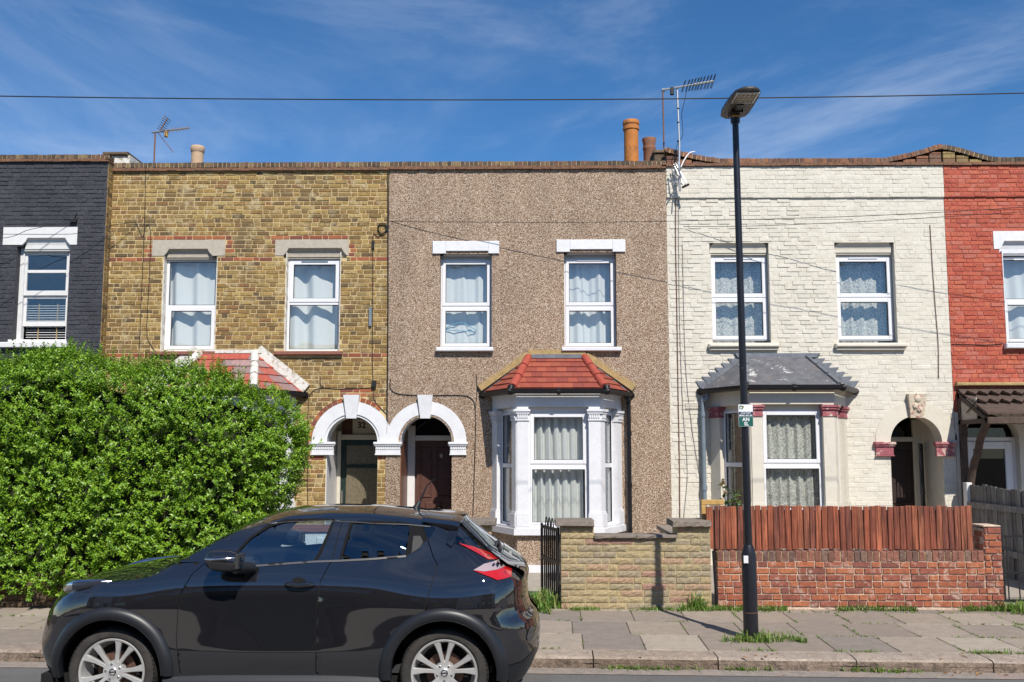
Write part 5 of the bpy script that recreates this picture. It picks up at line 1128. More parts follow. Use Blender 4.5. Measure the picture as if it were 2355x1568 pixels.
# ================================================================ FRONT GARDEN WALLS
YW = -4.2
STONE = [(0.33,0.255,0.145),(0.35,0.235,0.150),(0.29,0.235,0.155),(0.33,0.260,0.145),(0.31,0.255,0.170),(0.36,0.280,0.155),(0.31,0.185,0.135),(0.34,0.265,0.150),(0.30,0.245,0.150)]
MT['block'] = mat('reconstituted_stone_block', ramp=STONE, rough=0.9, mott=[(24,0.3),(100,0.25)], stain=(2.5,0.52,0.72,(0.17,0.14,0.11),0.45), bump=(60,0.008))
MT['blockcap'] = mat('concrete_coping', ramp=[(0.20,0.165,0.135),(0.23,0.19,0.155),(0.18,0.15,0.125)], rough=0.92, mott=[(18,0.25),(90,0.25)], bump=(60,0.006))
MT['wallmortar'] = mat('yellow_mortar', (0.46,0.38,0.20), 0.9, mott=(20,0.25))
def rock_mesh(w_, h_, seed, mt):
    mb = MB(); nx, nz = 7, 3; vs = []; r_ = random.Random(seed)
    for i in range(nx+1):
        for k in range(nz+1):
            edge = i in (0, nx) or k in (0, nz); x, z = -w_/2+w_*i/nx, -h_/2+h_*k/nz
            vs.append((x+(0 if i in (0,nx) else r_.uniform(-.008,.008)), (-0.003 if edge else -0.004-r_.uniform(0,0.008)), z+(0 if not edge else r_.uniform(-.002,.002))))
    m = nz+1; fs = [(i*m+k,(i+1)*m+k,(i+1)*m+k+1,i*m+k+1) for i in range(nx) for k in range(nz)]
    b0 = len(vs); vs += [(-w_/2,0.04,-h_/2),(w_/2,0.04,-h_/2),(w_/2,0.04,h_/2),(-w_/2,0.04,h_/2)]
    fs += [tuple([i*m for i in range(nx,-1,-1)]+[b0,b0+1]), tuple([i*m+nz for i in range(nx+1)]+[b0+2,b0+3]), tuple(list(range(nz+1))+[b0+3,b0]), tuple([nx*m+k for k in range(nz,-1,-1)]+[b0+1,b0+2])]
    mb.add(vs, fs); return mb.mesh('stone_block', mt)
ROCK = [rock_mesh(0.3, 0.064, s, MT['block']) for s in range(6)]; ROCKS = [rock_mesh(0.11, 0.064, s+20, MT['block']) for s in range(4)]
def stone_rows(parent, x0, x1, z0, z1, y, seed, name='stone_block'):
    r_ = random.Random(seed); rows = int(round((z1-z0)/0.0735)); ph = (z1-z0)/rows
    for k in range(rows):
        x = x0; i = k
        while x < x1-0.02:
            L = r_.choice((0.10,0.29,0.30,0.31,0.29)) if x > x0 else r_.choice((0.10,0.2,0.3)); 
            if x1-(x+L) < 0.07: L = x1-x
            small = L < 0.17; me = r_.choice(ROCKS if small else ROCK)
            inst(name, me, parent, (x+L/2, y+r_.uniform(-0.005,0.005), z0+(k+0.5)*ph), ((L-0.011)/(0.11 if small else 0.3), 1, (ph-0.011)/0.064)); x += L
def coping_stone(parent, x0, x1, y0, y1, z0, z1, seed=0):
    r_ = random.Random(seed); mb = MB(); n = max(3, int((x1-x0)/0.06)); vs = []; pr = [(y1, z0), (y0+0.012, z0), (y0, z0+0.012), (y0+0.004, z1-0.01), (y0+0.02, z1), (y1-0.02, z1), (y1, z1-0.012)]
    for i in range(n+1):
        x = x0+(x1-x0)*i/n
        for y, z in pr: vs.append((x+(r_.uniform(-.003,.003) if i in (0,n) else 0), y+(r_.uniform(-0.012,0.006) if y < (y0+y1)/2 else 0), z+r_.uniform(-.002,.002)))
    m = len(pr); mb.add(vs, [(i*m+k, i*m+(k+1)%m, (i+1)*m+(k+1)%m, (i+1)*m+k) for i in range(n) for k in range(m)]+[tuple(range(m)), tuple(range(n*m+m-1, n*m-1, -1))])
    return mb.build('coping_stone', MT['blockcap'], parent)
bw = lambda px, py=1300: fx(px, py, YW)
bz = lambda py, px=1450: fz(py, YW, px)
SW = thing('garden_wall', (bw(1460), YW+0.1, 0), 'low buff and pink stone block garden wall with two piers and grey copings', 'garden wall')
xa, xp, xq, xb = bw(1289), bw(1366), bw(1558), bw(1635)
zm_, zp = bz(1238), bz(1210.5)
mb = MB(); mb.box(xa+0.004, xp, YW+0.006, YW+0.4, 0, zp); mb.box(xp+0.001, xq, YW+0.006, YW+0.19, 0, zm_); mb.box(xq+0.001, xb-0.004, YW+0.006, YW+0.38, 0, zp); mb.build('wall_core', MT['wallmortar'], SW)
stone_rows(SW, xa, xb, 0.0, zm_, YW, 3)
stone_rows(SW, xa, xp, zm_+0.001, zp-0.002, YW, 4); stone_rows(SW, xq, xb, zm_+0.001, zp-0.002, YW, 5)
xm_ = (xp+xq)/2+0.01
coping_stone(SW, xp+0.003, xm_, YW-0.05, YW+0.24, zm_+0.002, zm_+0.048, 1); coping_stone(SW, xm_+0.004, xq-0.01, YW-0.05, YW+0.24, zm_+0.002, zm_+0.048, 2)
coping_stone(SW, xa-0.06, xp+0.0, YW-0.07, YW+0.45, zp+0.002, zp+0.075, 3); coping_stone(SW, xq-0.06, xb+0.0, YW-0.07, YW+0.45, zp+0.002, zp+0.075, 4)
DW = thing('dividing_wall', (2.1, -2.9, 0), 'low stone dividing wall with grey copings running back from the right stone pier', 'garden wall')
DW['label'] = 'low stone dividing wall with grey copings running back to the cream house'
mb = MB(); mb.box(1.99, 2.2, -3.8, -1.75, 0.015, 0.77); mb.build('wall_core', MT['block'], DW)
for i in range(4): mb = MB(); y = -3.78+i*0.51; mb.bbox(1.94, 2.25, y+0.004, y+0.5, 0.772, 0.82, 0.008); mb.build('coping_stone', MT['blockcap'], DW)
GP = thing('gate_pier', (-0.55, YW+0.1, 0), 'stone block gate pier behind the rear window of the black car', 'gate pier')
xa2, xb2 = bw(1086), bw(1130); zp2 = bz(1209)
mb = MB(); mb.box(xa2, xb2-0.004, YW+0.006, YW+0.4, 0, zp2); mb.build('wall_core', MT['wallmortar'], GP); stone_rows(GP, xa2-0.1, xb2, 0.0, zp2-0.002, YW, 8); coping_stone(GP, xa2-0.15, xb2+0.05, YW-0.07, YW+0.45, zp2+0.002, zp2+0.068, 5)
# black iron gate, standing open into the garden
G = thing('garden_gate', (bw(1286), YW+0.05, 0.05), 'narrow black iron gate standing open against the stone pier', 'gate')
g0, g1 = Vector((bw(1285), YW+0.06, 0)), Vector((bw(1285)-0.20, YW+0.80, 0)); gz0, gz1 = 0.08, bz(1217); du = (g1-g0).normalized(); gl = (g1-g0).length
def gbox(mb, u0, u1, z0, z1, t=0.012):
    n = Vector((-du.y, du.x, 0))*t; a, b = g0+du*u0, g0+du*u1; vs = [a-n, b-n, b+n, a+n]
    mb.add([(v.x,v.y,z0) for v in vs]+[(v.x,v.y,z1) for v in vs], [(0,3,2,1),(4,5,6,7),(0,1,5,4),(1,2,6,5),(2,3,7,6),(3,0,4,7)])
mb = MB(); gbox(mb,0,0.045,gz0,gz1+0.02); gbox(mb,gl-0.045,gl,gz0,gz1+0.02); gbox(mb,0.045,gl-0.045,gz1-0.04,gz1); gbox(mb,0.045,gl-0.045,gz0,gz0+0.04); gbox(mb,0.045,gl-0.045,0.52,0.56); mb.build('gate_frame', MT['black'], G)
for i in range(7):
    q = MB(); uu = 0.1+i*(gl-0.16)/7; gbox(q,uu-0.012,uu+0.012,gz0+0.04,gz1-0.04,0.008); q.build('bar', MT['black'], G)
for i in range(3):
    c = g0+du*(gl*0.35+0.13*i); mb = MB(); mb.tube([(c.x+0.045*math.cos(a)*du.x,c.y+0.045*math.cos(a)*du.y,gz1+0.0+0.11*math.sin(a)) for a in [math.pi*k/8 for k in range(9)]], 0.008, 6); mb.build('scroll', MT['black'], G, smooth=180)
for zz in (0.25, 0.85): q = MB(); q.tube([(g0.x+0.02,g0.y-0.03,zz-0.04),(g0.x+0.02,g0.y-0.03,zz+0.04)], 0.018, 8); q.build('hinge', MT['black'], G)
# red brick wall
MT['redwall'] = mat('old_red_wall_brick', ramp=[(0.33,0.105,0.050),(0.28,0.085,0.045),(0.36,0.125,0.060),(0.23,0.070,0.045),(0.31,0.095,0.048),(0.27,0.085,0.055),(0.34,0.110,0.052),(0.20,0.070,0.050)], rough=0.9, mott=[(26,0.35),(90,0.3)], stain=[(7,0.55,0.66,(0.50,0.36,0.29),0.7),(3,0.55,0.75,(0.13,0.06,0.05),0.5)], bump=(60,0.01))
MT['redwallmortar'] = mat('crumbling_pale_mortar', (0.56,0.42,0.32), 0.95, mott=[(14,0.3)], bump=(40,0.015))
MT['soldier'] = mat('dirty_brick_on_edge', ramp=[(0.16,0.075,0.055),(0.20,0.085,0.06),(0.13,0.075,0.06),(0.24,0.10,0.07),(0.18,0.11,0.085)], rough=0.92, mott=[(24,0.4)], stain=(12,0.6,0.7,(0.45,0.40,0.36),0.6), bump=(60,0.01))
RW = thing('brick_garden_wall', (bw(1980), YW+0.1, 0), 'old red brick garden wall with pale mortar beneath the red picket fence', 'garden wall')
xa, xp, xb = bw(1649), bw(2264), bw(2308,1380); zs0, zs1 = fz(1290,YW,1950), fz(1267,YW,1950); zpp = fz(1212,YW,2280)
mb = MB(); mb.box(xa, xp, YW+0.004, YW+0.22, 0, zs0); mb.box(xp+0.001, xb-0.003, YW+0.002, YW+0.33, 0, zpp-0.02); mb.build('wall_core', MT['redwallmortar'], RW)
brick_field(RW, MT['redwall'], xa, xp, 0.03, zs0-0.002, YW, n_ind=300, pitch=0.0765, joint=0.014, seed=6, proud=0.007, ch=0.006, every=True)
brick_field(RW, MT['redwall'], xp+0.004, xb, 0.03, zpp, YW-0.006, n_ind=300, pitch=0.0765, joint=0.014, seed=7, proud=0.007, ch=0.006, every=True)
copings(RW, xa, xp-0.002, zs0+0.002, zs1-zs0, YW-0.005, YW+0.225, MT['soldier'], seed=4, pitch=0.078)
for k in range(11):                                    # side of the end pier above the wall
    z = zs1+0.02+k*0.0765
    if z+0.06 < zpp: q = MB(); q.box(xp-0.006, xp+0.05, YW+0.01+(0.1 if k%2 else 0), YW+0.22+(0.1 if k%2 else 0), z, z+0.063); q.build('brick', MT['redwall'], RW)
mb = MB(); mb.bbox(xp+0.003, xb+0.004, YW-0.012, YW+0.33, zpp+0.001, zpp+0.02, 0.01); mb.build('pier_cap', MT['redwallmortar'], RW)
# picket fence on the wall
MT['picket'] = mat('red_brown_stained_timber', ramp=[(0.23,0.062,0.030),(0.18,0.050,0.027),(0.27,0.082,0.040),(0.15,0.046,0.028),(0.22,0.072,0.038)], rough=0.75, mott=[(5,0.2)], bump=(40,0.003))
def grain(m, sx=60, sz=1.6, amt=0.35):
    nt = m.node_tree; b = nt.nodes['Principled BSDF']; geo = _n(nt, 'ShaderNodeNewGeometry'); mp = _n(nt, 'ShaderNodeMapping'); mp.inputs['Scale'].default_value = (sx, sx, sz); nz = _n(nt, 'ShaderNodeTexNoise', Scale=1.0, Detail=4); L = nt.links.new
    L(geo.outputs['Position'], mp.inputs['Vector']); L(mp.outputs['Vector'], nz.inputs['Vector']); mr = _n(nt, 'ShaderNodeMapRange'); L(nz.outputs['Fac'], mr.inputs['Value'])
    for k, q in (('From Min',0.35),('From Max',0.68),('To Min',1-amt),('To Max',1+amt)): mr.inputs[k].default_value = q
    cc = _n(nt, 'ShaderNodeCombineColor'); [L(mr.outputs[0], cc.inputs[k]) for k in range(3)]; old = b.inputs['Base Color'].links[0].from_socket
    x = _n(nt, 'ShaderNodeMix', data_type='RGBA', blend_type='MULTIPLY'); x.inputs['Factor'].default_value = 1.0; L(old, x.inputs['A']); L(cc.outputs[0], x.inputs['B']); L(x.outputs['Result'], b.inputs['Base Color'])
grain(MT['picket'], 70, 2.0, 0.55); grain(MT['picket'], 190, 5.0, 0.35)
YF = YW+0.07
PF = thing('picket_fence', (bw(1930), YF, zs1), 'red-brown stained close picket fence standing on the red brick wall', 'fence')
x0, x1 = fx(1626,1210,YF), fx(2236,1210,YF); zf0, zf1 = zs1+0.012, fz(1163,YF,1930); n = 44; p = (x1-x0)/n; rf_ = random.Random(2)
for i in range(n):
    a, b = x0+i*p+0.002+rf_.uniform(0,0.0015), x0+(i+1)*p-0.003-rf_.uniform(0,0.002); t = rf_.uniform(-0.012,0.006); s = rf_.uniform(-0.006,0.006)
    if i == 0: a -= 0.01; b += 0.01
    if i == 1: a += 0.018
    mb = MB(); y = YF+rf_.uniform(-0.003,0.003); z1 = zf1+t; z0 = zf0-(0.09 if i < 2 else rf_.uniform(-0.008, 0.01)); e = 0.005
    if i < 2: z0 = fz(1262, YF, 1640)
    vs = [(a,y+0.018,z0),(b,y+0.018,z0),(b+s,y+0.018,z1),(a+s,y+0.018,z1),(a,y+e,z0),(b,y+e,z0),(b+s,y+e,z1),(a+s,y+e,z1),(a+e,y,z0),(b-e,y,z0),(b+s-e,y,z1-e+rf_.uniform(-.006,.006)),(a+s+e,y,z1-e)]
    mb.add(vs, [(0,3,2,1),(0,1,5,4),(1,2,6,5),(2,3,7,6),(3,0,4,7),(4,5,9,8),(5,6,10,9),(6,7,11,10),(7,4,8,11),(8,9,10,11)]); mb.build('picket', MT['picket'], PF)
q = MB(); q.box(x0+0.01, x1-0.01, YF+0.022, YF+0.034, zf0+0.004, zf1-0.05); q.build('gap_shade_sheet', MT['doordark'], PF)  # added dark sheet behind the pickets, gives the gaps their shade by colour
for zz in (zf0+0.1, zf1-0.14): q = MB(); q.box(x0, x1, YF+0.036, YF+0.07, zz, zz+0.07); q.build('rail', MT['picket'], PF)
mb = MB(); mb.tube([(bw(1639,1270), YW-0.025, bz(1266,1640)),(bw(1647,1385), YW-0.03, 0.0)], 0.018, 4); tag(mb.build('metal_post', MT['black']), 'thin black metal post leaning in the gap between the stone and brick walls', 'post', kind='thing')
MT['ply'] = mat('weathered_yellow_timber', (0.46,0.28,0.09), 0.8, mott=(16,0.25))
mb = MB(); y = YF+0.1; mb.bbox(fx(1613,1180,y), fx(1665,1180,y), y, y+0.03, fz(1161,y,1640), fz(1149,y,1640), 0.006); mb.bbox(fx(1613,1180,y), fx(1623,1180,y), y+0.001, y+0.03, fz(1215,y,1618), fz(1161,y,1618)-0.001, 0.006); tag(mb.build('timber_frame', MT['ply']), 'yellowish bare timber frame at the near end of the picket fence', 'timber', kind='thing')
# grey side fence and the far gate
MT['greyboard'] = mat('weathered_grey_board', ramp=[(0.16,0.15,0.145),(0.13,0.122,0.118),(0.19,0.18,0.17),(0.11,0.105,0.10)], rough=0.9, mott=[(8,0.25)], bump=(30,0.006)); grain(MT['greyboard'], 40, 1.5, 0.35)
BF = thing('board_fence', (7.2, -2.2, 0), 'weathered grey vertical board fence running forward from the red house porch', 'fence')
xF = XB[3]+0.03; y = -0.35; k = 0; rb_ = random.Random(8)
while y > -4.0:
    w_ = 0.145; t = 1.385+y*0.02+rb_.uniform(-0.02,0.02); mb = MB(); xx = xF+rb_.uniform(-0.008,0.008); mb.box(xx, xx+0.02, y-w_+0.006, y, 0.02, t); mb.build('board', MT['greyboard'], BF); y -= w_; k += 1
for zz in (1.06, 0.4): q = MB(); q.box(xF-0.06, xF-0.012, -4.0, -0.37, zz-0.05, zz+0.04); q.build('rail', MT['greyboard'], BF)
q = MB(); q.bbox(xF-0.03, xF+0.06, -0.33, -0.2, 0.02, 1.4, 0.01); q.build('end_post', MT['woodwhite'], BF)
q = MB(); q.bbox(xF-0.06, xF+0.05, -4.15, -4.03, 0.02, 1.3, 0.01); q.build('end_post', MT['greyboard'], BF)
FG = thing('garden_gate', (6.5, YW+0.1, 0), 'low black wire gate beside the end pier of the brick wall', 'gate')
gx0, gx1 = xb+0.05, xF-0.1; zt_ = fz(1231,YW+0.1,2320); mb = MB()
for bx in ((gx0,gx0+0.03,0.08,zt_),(gx1-0.03,gx1,0.08,zt_),(gx0+0.03,gx1-0.03,zt_-0.025,zt_),(gx0+0.03,gx1-0.03,0.08,0.11),(gx0+0.03,gx1-0.03,0.42,0.44)): mb.box(bx[0],bx[1],YW+0.1,YW+0.125,bx[2],bx[3])
mb.build('gate_frame', MT['black'], FG)
for i in range(9): q = MB(); xx = gx0+0.07+i*(gx1-gx0-0.1)/9; q.box(xx-0.006,xx+0.006,YW+0.107,YW+0.119,0.11,zt_-0.026); q.build('bar', MT['black'], FG)
q = MB(); q.box(gx0-0.02,gx0+0.1,YW+0.08,YW+0.099,zt_-0.17,zt_-0.13); q.build('latch', MT['black'], FG)
# white gate pier of number 32 seen through the car, low wall under the hedge
WP = thing('gate_pier', (-2.6, YW+0.1, 0), 'white painted gate pier with a red cap seen through the car side window', 'gate pier')
xa, xb3 = fx(672,1250,YW), fx(764,1250,YW); zz = fz(1224,YW,720)
mb = MB(); mb.bbox(xa, xb3, YW, YW+0.3, 0, zz, 0.012); mb.bbox((xa+xb3)/2+0.05, (xa+xb3)/2+0.12, YW-0.02, YW, 0, zz-0.06, 0.008); mb.build('pier', MT['white'], WP)
mb = MB(); mb.bbox(xa-0.02, xb3+0.02, YW-0.03, YW+0.33, zz+0.001, zz+0.07, 0.012); mb.build('pier_cap', MT['orange'], WP)
text(WP, '32', xa+0.13, YW-0.004, zz-0.16, 0.09, MT['black'], 'house_number', bold=0.002)
LW = thing('low_garden_wall', (-7, YW, 0), 'low dark soot-stained wall under the privet hedge', 'garden wall')
MT['sootwall'] = mat('soot_stained_wall', ramp=[(0.10,0.068,0.042),(0.08,0.055,0.038),(0.12,0.08,0.05)], rough=0.95, mott=[(9,0.35)], bump=(24,0.02))
mb = MB(); mb.box(-12, xa-0.3, YW+0.004, YW+0.25, 0, 0.42); mb.build('wall_core', MT['sootwall'], LW); brick_field(LW, MT['sootwall'], -8.5, -4.0, 0.01, 0.42, YW, n_ind=300, seed=9, every=True, proud=0.01, ch=0.008)
# bin with a turquoise lid behind the car
BN = thing('wheelie_bin', (-2.0, -1.2, 0), 'dark bin with a turquoise lid showing just over the car roof', 'bin')
y = -1.2; xc = fx(911,1168,y); zl = fz(1166,y,905)
mb = MB(); mb.add([(xc-0.2,y-0.2,0.1),(xc+0.2,y-0.2,0.1),(xc+0.2,y+0.25,0.1),(xc-0.2,y+0.25,0.1),(xc-0.24,y-0.27,zl-0.08),(xc+0.24,y-0.27,zl-0.08),(xc+0.24,y+0.28,zl-0.08),(xc-0.24,y+0.28,zl-0.08)], [(0,3,2,1),(4,5,6,7),(0,1,5,4),(1,2,6,5),(2,3,7,6),(3,0,4,7)]); mb.build('bin_body', MT['black'], BN)
MT['teal'] = mat('turquoise_plastic', (0.06,0.42,0.36), 0.4)
mb = MB(); pr = arc(xc, zl-0.35, 0.36, R(134), R(46), 10); pl_ = [(x, z) for x, z in pr][::-1]; mb.prism([(xc-0.25,zl-0.08)]+[(xc+0.25,zl-0.08)]+pl_, y-0.29, y+0.29); mb.build('bin_lid', MT['teal'], BN, smooth=40)
for s in (-1,1): q = MB(); q.tube([(xc+s*0.16,y+0.27,0.12),(xc+s*0.22,y+0.27,0.12)], 0.1, 14); q.build('wheel', MT['black'], BN, smooth=40)

# ================================================================ STREET LAMP
MT['lampblack'] = mat('black_lamp_paint', (0.010,0.010,0.014), 0.35, spec=0.5, mott=(20,0.2), spots=(9,0.05,(0.3,0.3,0.32)))
lx, ly = on(1727, 1470); SL = thing('street_lamp', (lx, ly, 0), 'tall black street lamp with a flat lantern on the pavement', 'street lamp')
zcb, zct = fz(1273,ly,1727), fz(1252,ly,1727); zlt = fz(266,ly,1690); lean = fx(1690,270,ly)-lx
px_ = lambda z: lx+lean*(z/zlt)
mb = MB(); mb.tube([(px_(0),ly,-0.02),(px_(0.3),ly,0.3),(px_(zcb),ly,zcb),(px_(zct),ly,zct)], [0.076,0.074,0.074,0.045], 24); bs = mb.build('base_sleeve', MT['lampblack'], SL, smooth=40)
mb = MB(); mb.tube([(px_(zct-0.02),ly,zct-0.02),(px_(zct+0.6),ly,zct+0.6),(px_(zlt*0.7),ly,zlt*0.7),(px_(zlt),ly,zlt)], [0.04,0.038,0.036,0.033], 20); mb.build('column', MT['lampblack'], SL, smooth=40)
mb = MB(); mb.tube([(px_(0.28),ly,0.27),(px_(0.3),ly,0.275)], 0.077, 24); mb.build('door_seam', MT['rust'], SL, smooth=40)
q = MB(); q.box(lx-0.075,lx-0.03,ly-0.088,ly-0.068,zcb-0.085,zcb-0.012); q.build('sticker', MT['white'], SL)
LG = mat('grey_cast_lantern', (0.07,0.065,0.062), 0.45, metal=0.3, mott=(16,0.3)); tx = px_(zlt)
top, L = zlt+0.03, 0.80; sec = [(0.18,0.06,0.10),(0.10,0.135,0.09),(0.0,0.15,0.085),(-0.2,0.15,0.075),(-0.42,0.145,0.06),(-0.58,0.13,0.045),(-0.66,0.09,0.03),(-0.69,0.04,0.02)]
mb = MB(); vs = []
for dy, hw_, h_ in sec:
    for c in ((-hw_,0.0),(hw_,0.0),(hw_*0.96,h_*0.55),(hw_*0.6,h_),(-hw_*0.6,h_),(-hw_*0.96,h_*0.55)): vs.append((tx+c[0], ly+dy, top+c[1]))
fs = [(i*6+k, i*6+(k+1)%6, (i+1)*6+(k+1)%6, (i+1)*6+k) for i in range(len(sec)-1) for k in range(6)]+[tuple(range(5,-1,-1)), tuple(range(6*(len(sec)-1), 6*len(sec)))]
mb.add(vs, fs); ln = mb.build('lantern', LG, SL, smooth=35, recalc=True)
mb = MB(); mb.tube([(tx,ly,zlt-0.08),(tx,ly,zlt+0.02)], 0.05, 16); mb.box(tx-0.06,tx+0.06,ly-0.12,ly+0.07,zlt-0.005,zlt+0.032); mb.build('spigot', MT['lampblack'], ln, smooth=40)
mb = MB()
for bx in ((-0.115,-0.1,-0.6,-0.32),(0.1,0.115,-0.6,-0.32),(-0.1,0.1,-0.6,-0.585),(-0.1,0.1,-0.335,-0.32)): mb.box(tx+bx[0],tx+bx[1],ly+bx[2],ly+bx[3],top-0.016,top-0.001)
mb.build('lens_frame', MT['alu'], ln)
mb = MB(); mb.box(tx-0.1,tx+0.1,ly-0.585,ly-0.336,top-0.006,top-0.002); mb.build('lens', mat('lamp_lens', (0.30,0.28,0.25), 0.25), ln)
ms = MB().box(-0.014,0.014,-0.014,0.014,-0.006,0.0).mesh('light_cell', mat('light_cell_yellow', (0.42,0.36,0.24), 0.3))
for i in range(4):
    for k in range(4): inst('light_cell', ms, ln, (tx-0.07+0.047*i, ly-0.55+0.06*k, top-0.0065))
mb = MB(); mb.box(tx-0.035,tx+0.035,ly-0.28,ly-0.06,top-0.02,top-0.001); mb.build('gear_cover', LG, ln)
mb = MB(); mb.bbox(tx-0.04,tx+0.04,ly-0.056,ly-0.03,zlt-0.03,zlt-0.008,0.003); mb.build('warning_label', MT['ply'], ln)
# sign strapped to the lamp
ysn = ly-0.052; sx0, sx1 = fx(1698,957,ysn), fx(1731,957,ysn); za, zb = fz(980.5,ysn,1714), fz(930,ysn,1714); cx_ = (sx0+sx1)/2; hh = zb-za
SG = thing('lamp_sign', (cx_, ysn, za), 'small white and green sign reading AN SL strapped to the lamp post', 'sign')
GRN = mat('sign_green', (0.012,0.095,0.075), 0.4); NVY = mat('sign_navy', (0.012,0.045,0.075), 0.4); PW_ = mat('sign_white', (0.72,0.72,0.74), 0.4)
mb = MB(); mb.box(sx0,sx1,ysn,ysn+0.004,za,zb); mb.build('plate', PW_, SG)
mb = MB(); mb.box(sx0+0.002,sx1-0.001,ysn-0.0016,ysn-0.0004,za+0.003,za+hh*0.435); mb.build('green_field', GRN, SG); mb = MB(); mb.box(sx0+0.002,sx1-0.001,ysn-0.0016,ysn-0.0004,za+hh*0.45,za+hh*0.67); mb.build('navy_field', NVY, SG)
text(SG, 'AN', cx_, ysn-0.003, za+hh*0.315, hh*0.225, PW_, ext=0.0008, bold=0.0012); text(SG, 'SL', cx_+0.004, ysn-0.003, za+hh*0.115, hh*0.225, PW_, ext=0.0008, bold=0.0012)
text(SG, 'Lamp Fault!', cx_, ysn-0.003, za+hh*0.615, hh*0.095, PW_, ext=0.0008, bold=0.0004)
for i, ww in enumerate((0.016,0.009,0.009,0.009,0.005,0.009,0.009,0.005,0.009,0.009)):
    q = MB(); xx = sx0+0.008+i*0.0135; q.box(xx, xx+ww*0.9, ysn-0.0028, ysn-0.002, za+hh*0.475, za+hh*0.535); q.build('lettering', PW_, SG)
q = MB(); q.box(sx0+0.01,sx0+0.046,ysn-0.002,ysn-0.0004,zb-hh*0.21,zb-hh*0.05); lg = q.build('logo', GRN, SG)
q = MB(); q.tube([(sx0+0.024,ysn-0.0022,zb-hh*0.15),(sx0+0.024,ysn-0.004,zb-hh*0.15)], 0.009, 12); q.build('logo_ring', PW_, lg)
q = MB(); q.add([(sx0+0.026,ysn-0.004,zb-hh*0.07),(sx0+0.04,ysn-0.004,zb-hh*0.1),(sx0+0.036,ysn-0.004,zb-hh*0.2),(sx0+0.03,ysn-0.004,zb-hh*0.12)], [(0,1,2,3)]); q.build('logo_leaf', mat('sign_lime', (0.35,0.5,0.1), 0.4), lg)
q = MB(); q.tube([(sx0+0.05,ysn-0.001,zb-hh*0.1),(sx0+0.05,ysn-0.003,zb-hh*0.1)], 0.007, 12); q.build('logo_dot', MT['orange'], lg)
q = MB(); q.tube([(px_(2.3),ly,za+0.03),(px_(2.3),ly,za+0.05)], 0.043, 16); q.tube([(px_(2.3),ly,zb-0.05),(px_(2.3),ly,zb-0.03)], 0.043, 16); q.build('strap', MT['alu'], SG, smooth=40)

# ================================================================ WIRES AND AERIALS
def overhead(name, pts, r, label): tag(wire(pts, r, None, 6).build(name, MT['cable'], smooth=180), label, 'wire', kind='thing')
yw = -5.0; P = [(a, b) for a, b in ((-900,205),(0,221),(550,227.5),(1150,229.5),(1750,225),(2354,214),(3300,185))]
overhead('telephone_wire', [(at(a,b,yw)[0], yw, at(a,b,yw)[1]) for a, b in P], 0.007, 'thin black telephone wire crossing the whole sky above the roofs')
hk = fx(893,508), fz(508)
overhead('drop_wire', [(hk[0]+0.02,-0.02,hk[1]),(hk[0]+1.2,-0.22,hk[1]-0.07),(2.4,-0.75,hk[1]-0.2),(7.2,-1.5,hk[1]-0.22),(14,-2.6,hk[1]+0.1),(24,-4.2,hk[1]+0.9)], 0.005, 'black drop wire running from the cable coil across the pebbledash front')
hk2 = fx(1570,522), fz(522,0,1570)
overhead('drop_wire', [(hk2[0],-0.03,hk2[1]),(hk2[0]+1.5,-0.35,hk2[1]-0.06),(7.2,-0.95,hk2[1]-0.05),(14,-2.0,hk2[1]+0.2),(24,-4.0,hk2[1]+0.9)], 0.005, 'grey drop wire fixed high on the cream house beside the pebbledash')
hk3 = fx(316,512), fz(512,0,316)
overhead('drop_wire', [(hk3[0],-0.02,hk3[1]),(hk3[0]-0.25,-0.25,hk3[1]-0.09),(hk3[0]-1.25,-0.75,hk3[1]-0.38),(-12,-3.0,hk3[1]-0.6),(-20,-6,hk3[1]+0.6)], 0.005, 'black drop wire leaving the brick house towards the charcoal house')
hk4 = fx(172,508,yd), fz(508,yd,172)
overhead('drop_wire', [(hk4[0],yd-0.03,hk4[1]),(hk4[0]-0.6,yd-0.25,hk4[1]-0.2),(hk4[0]-1.4,yd-0.5,hk4[1]-0.42),(-12,-2.5,hk4[1]-0.5)], 0.005, 'black drop wire from the bracket above the white lintel')
mb = MB(); mb.box(hk4[0]-0.06,hk4[0]+0.05,yd-0.06,yd-0.002,hk4[1]-0.03,hk4[1]+0.01); mb.tube([(hk4[0],yd-0.04,hk4[1]),(hk4[0]+0.07,yd-0.07,hk4[1]+0.12)], 0.01, 6); mb.build('wire_bracket', MT['cable'], H1)
cable_on_wall(H1, [(218,520),(220,560),(217,640),(214,760),(212,830)], 0.005, yd-0.015, MT['charcoal'])
def rod(mb, c, d, L, r): c, d = Vector(c), Vector(d).normalized(); mb.tube([c-d*L/2, c+d*L/2], r, 5)
ya = 1.6; A1 = thing('television_aerial', (fx(356,375,ya), ya, fz(375,ya,356)), 'old grid-reflector television aerial leaning on a thin pole above the brick house', 'aerial')
zt_ = fz(303,ya,356); mx_ = fx(355.5,340,ya); mb = MB(); mb.tube([(mx_,ya,fz(385,ya,356)),(mx_,ya,zt_)], 0.016, 8); mb.build('mast', MT['rust'], A1, smooth=40)
b0, b1 = Vector((fx(349,305,ya),ya,fz(305,ya,349))), Vector((fx(440,298,ya),ya-0.1,fz(298,ya,440))); mb = MB(); mb.tube([b0,b1], 0.018, 6); mb.build('boom', MT['alu'], A1)
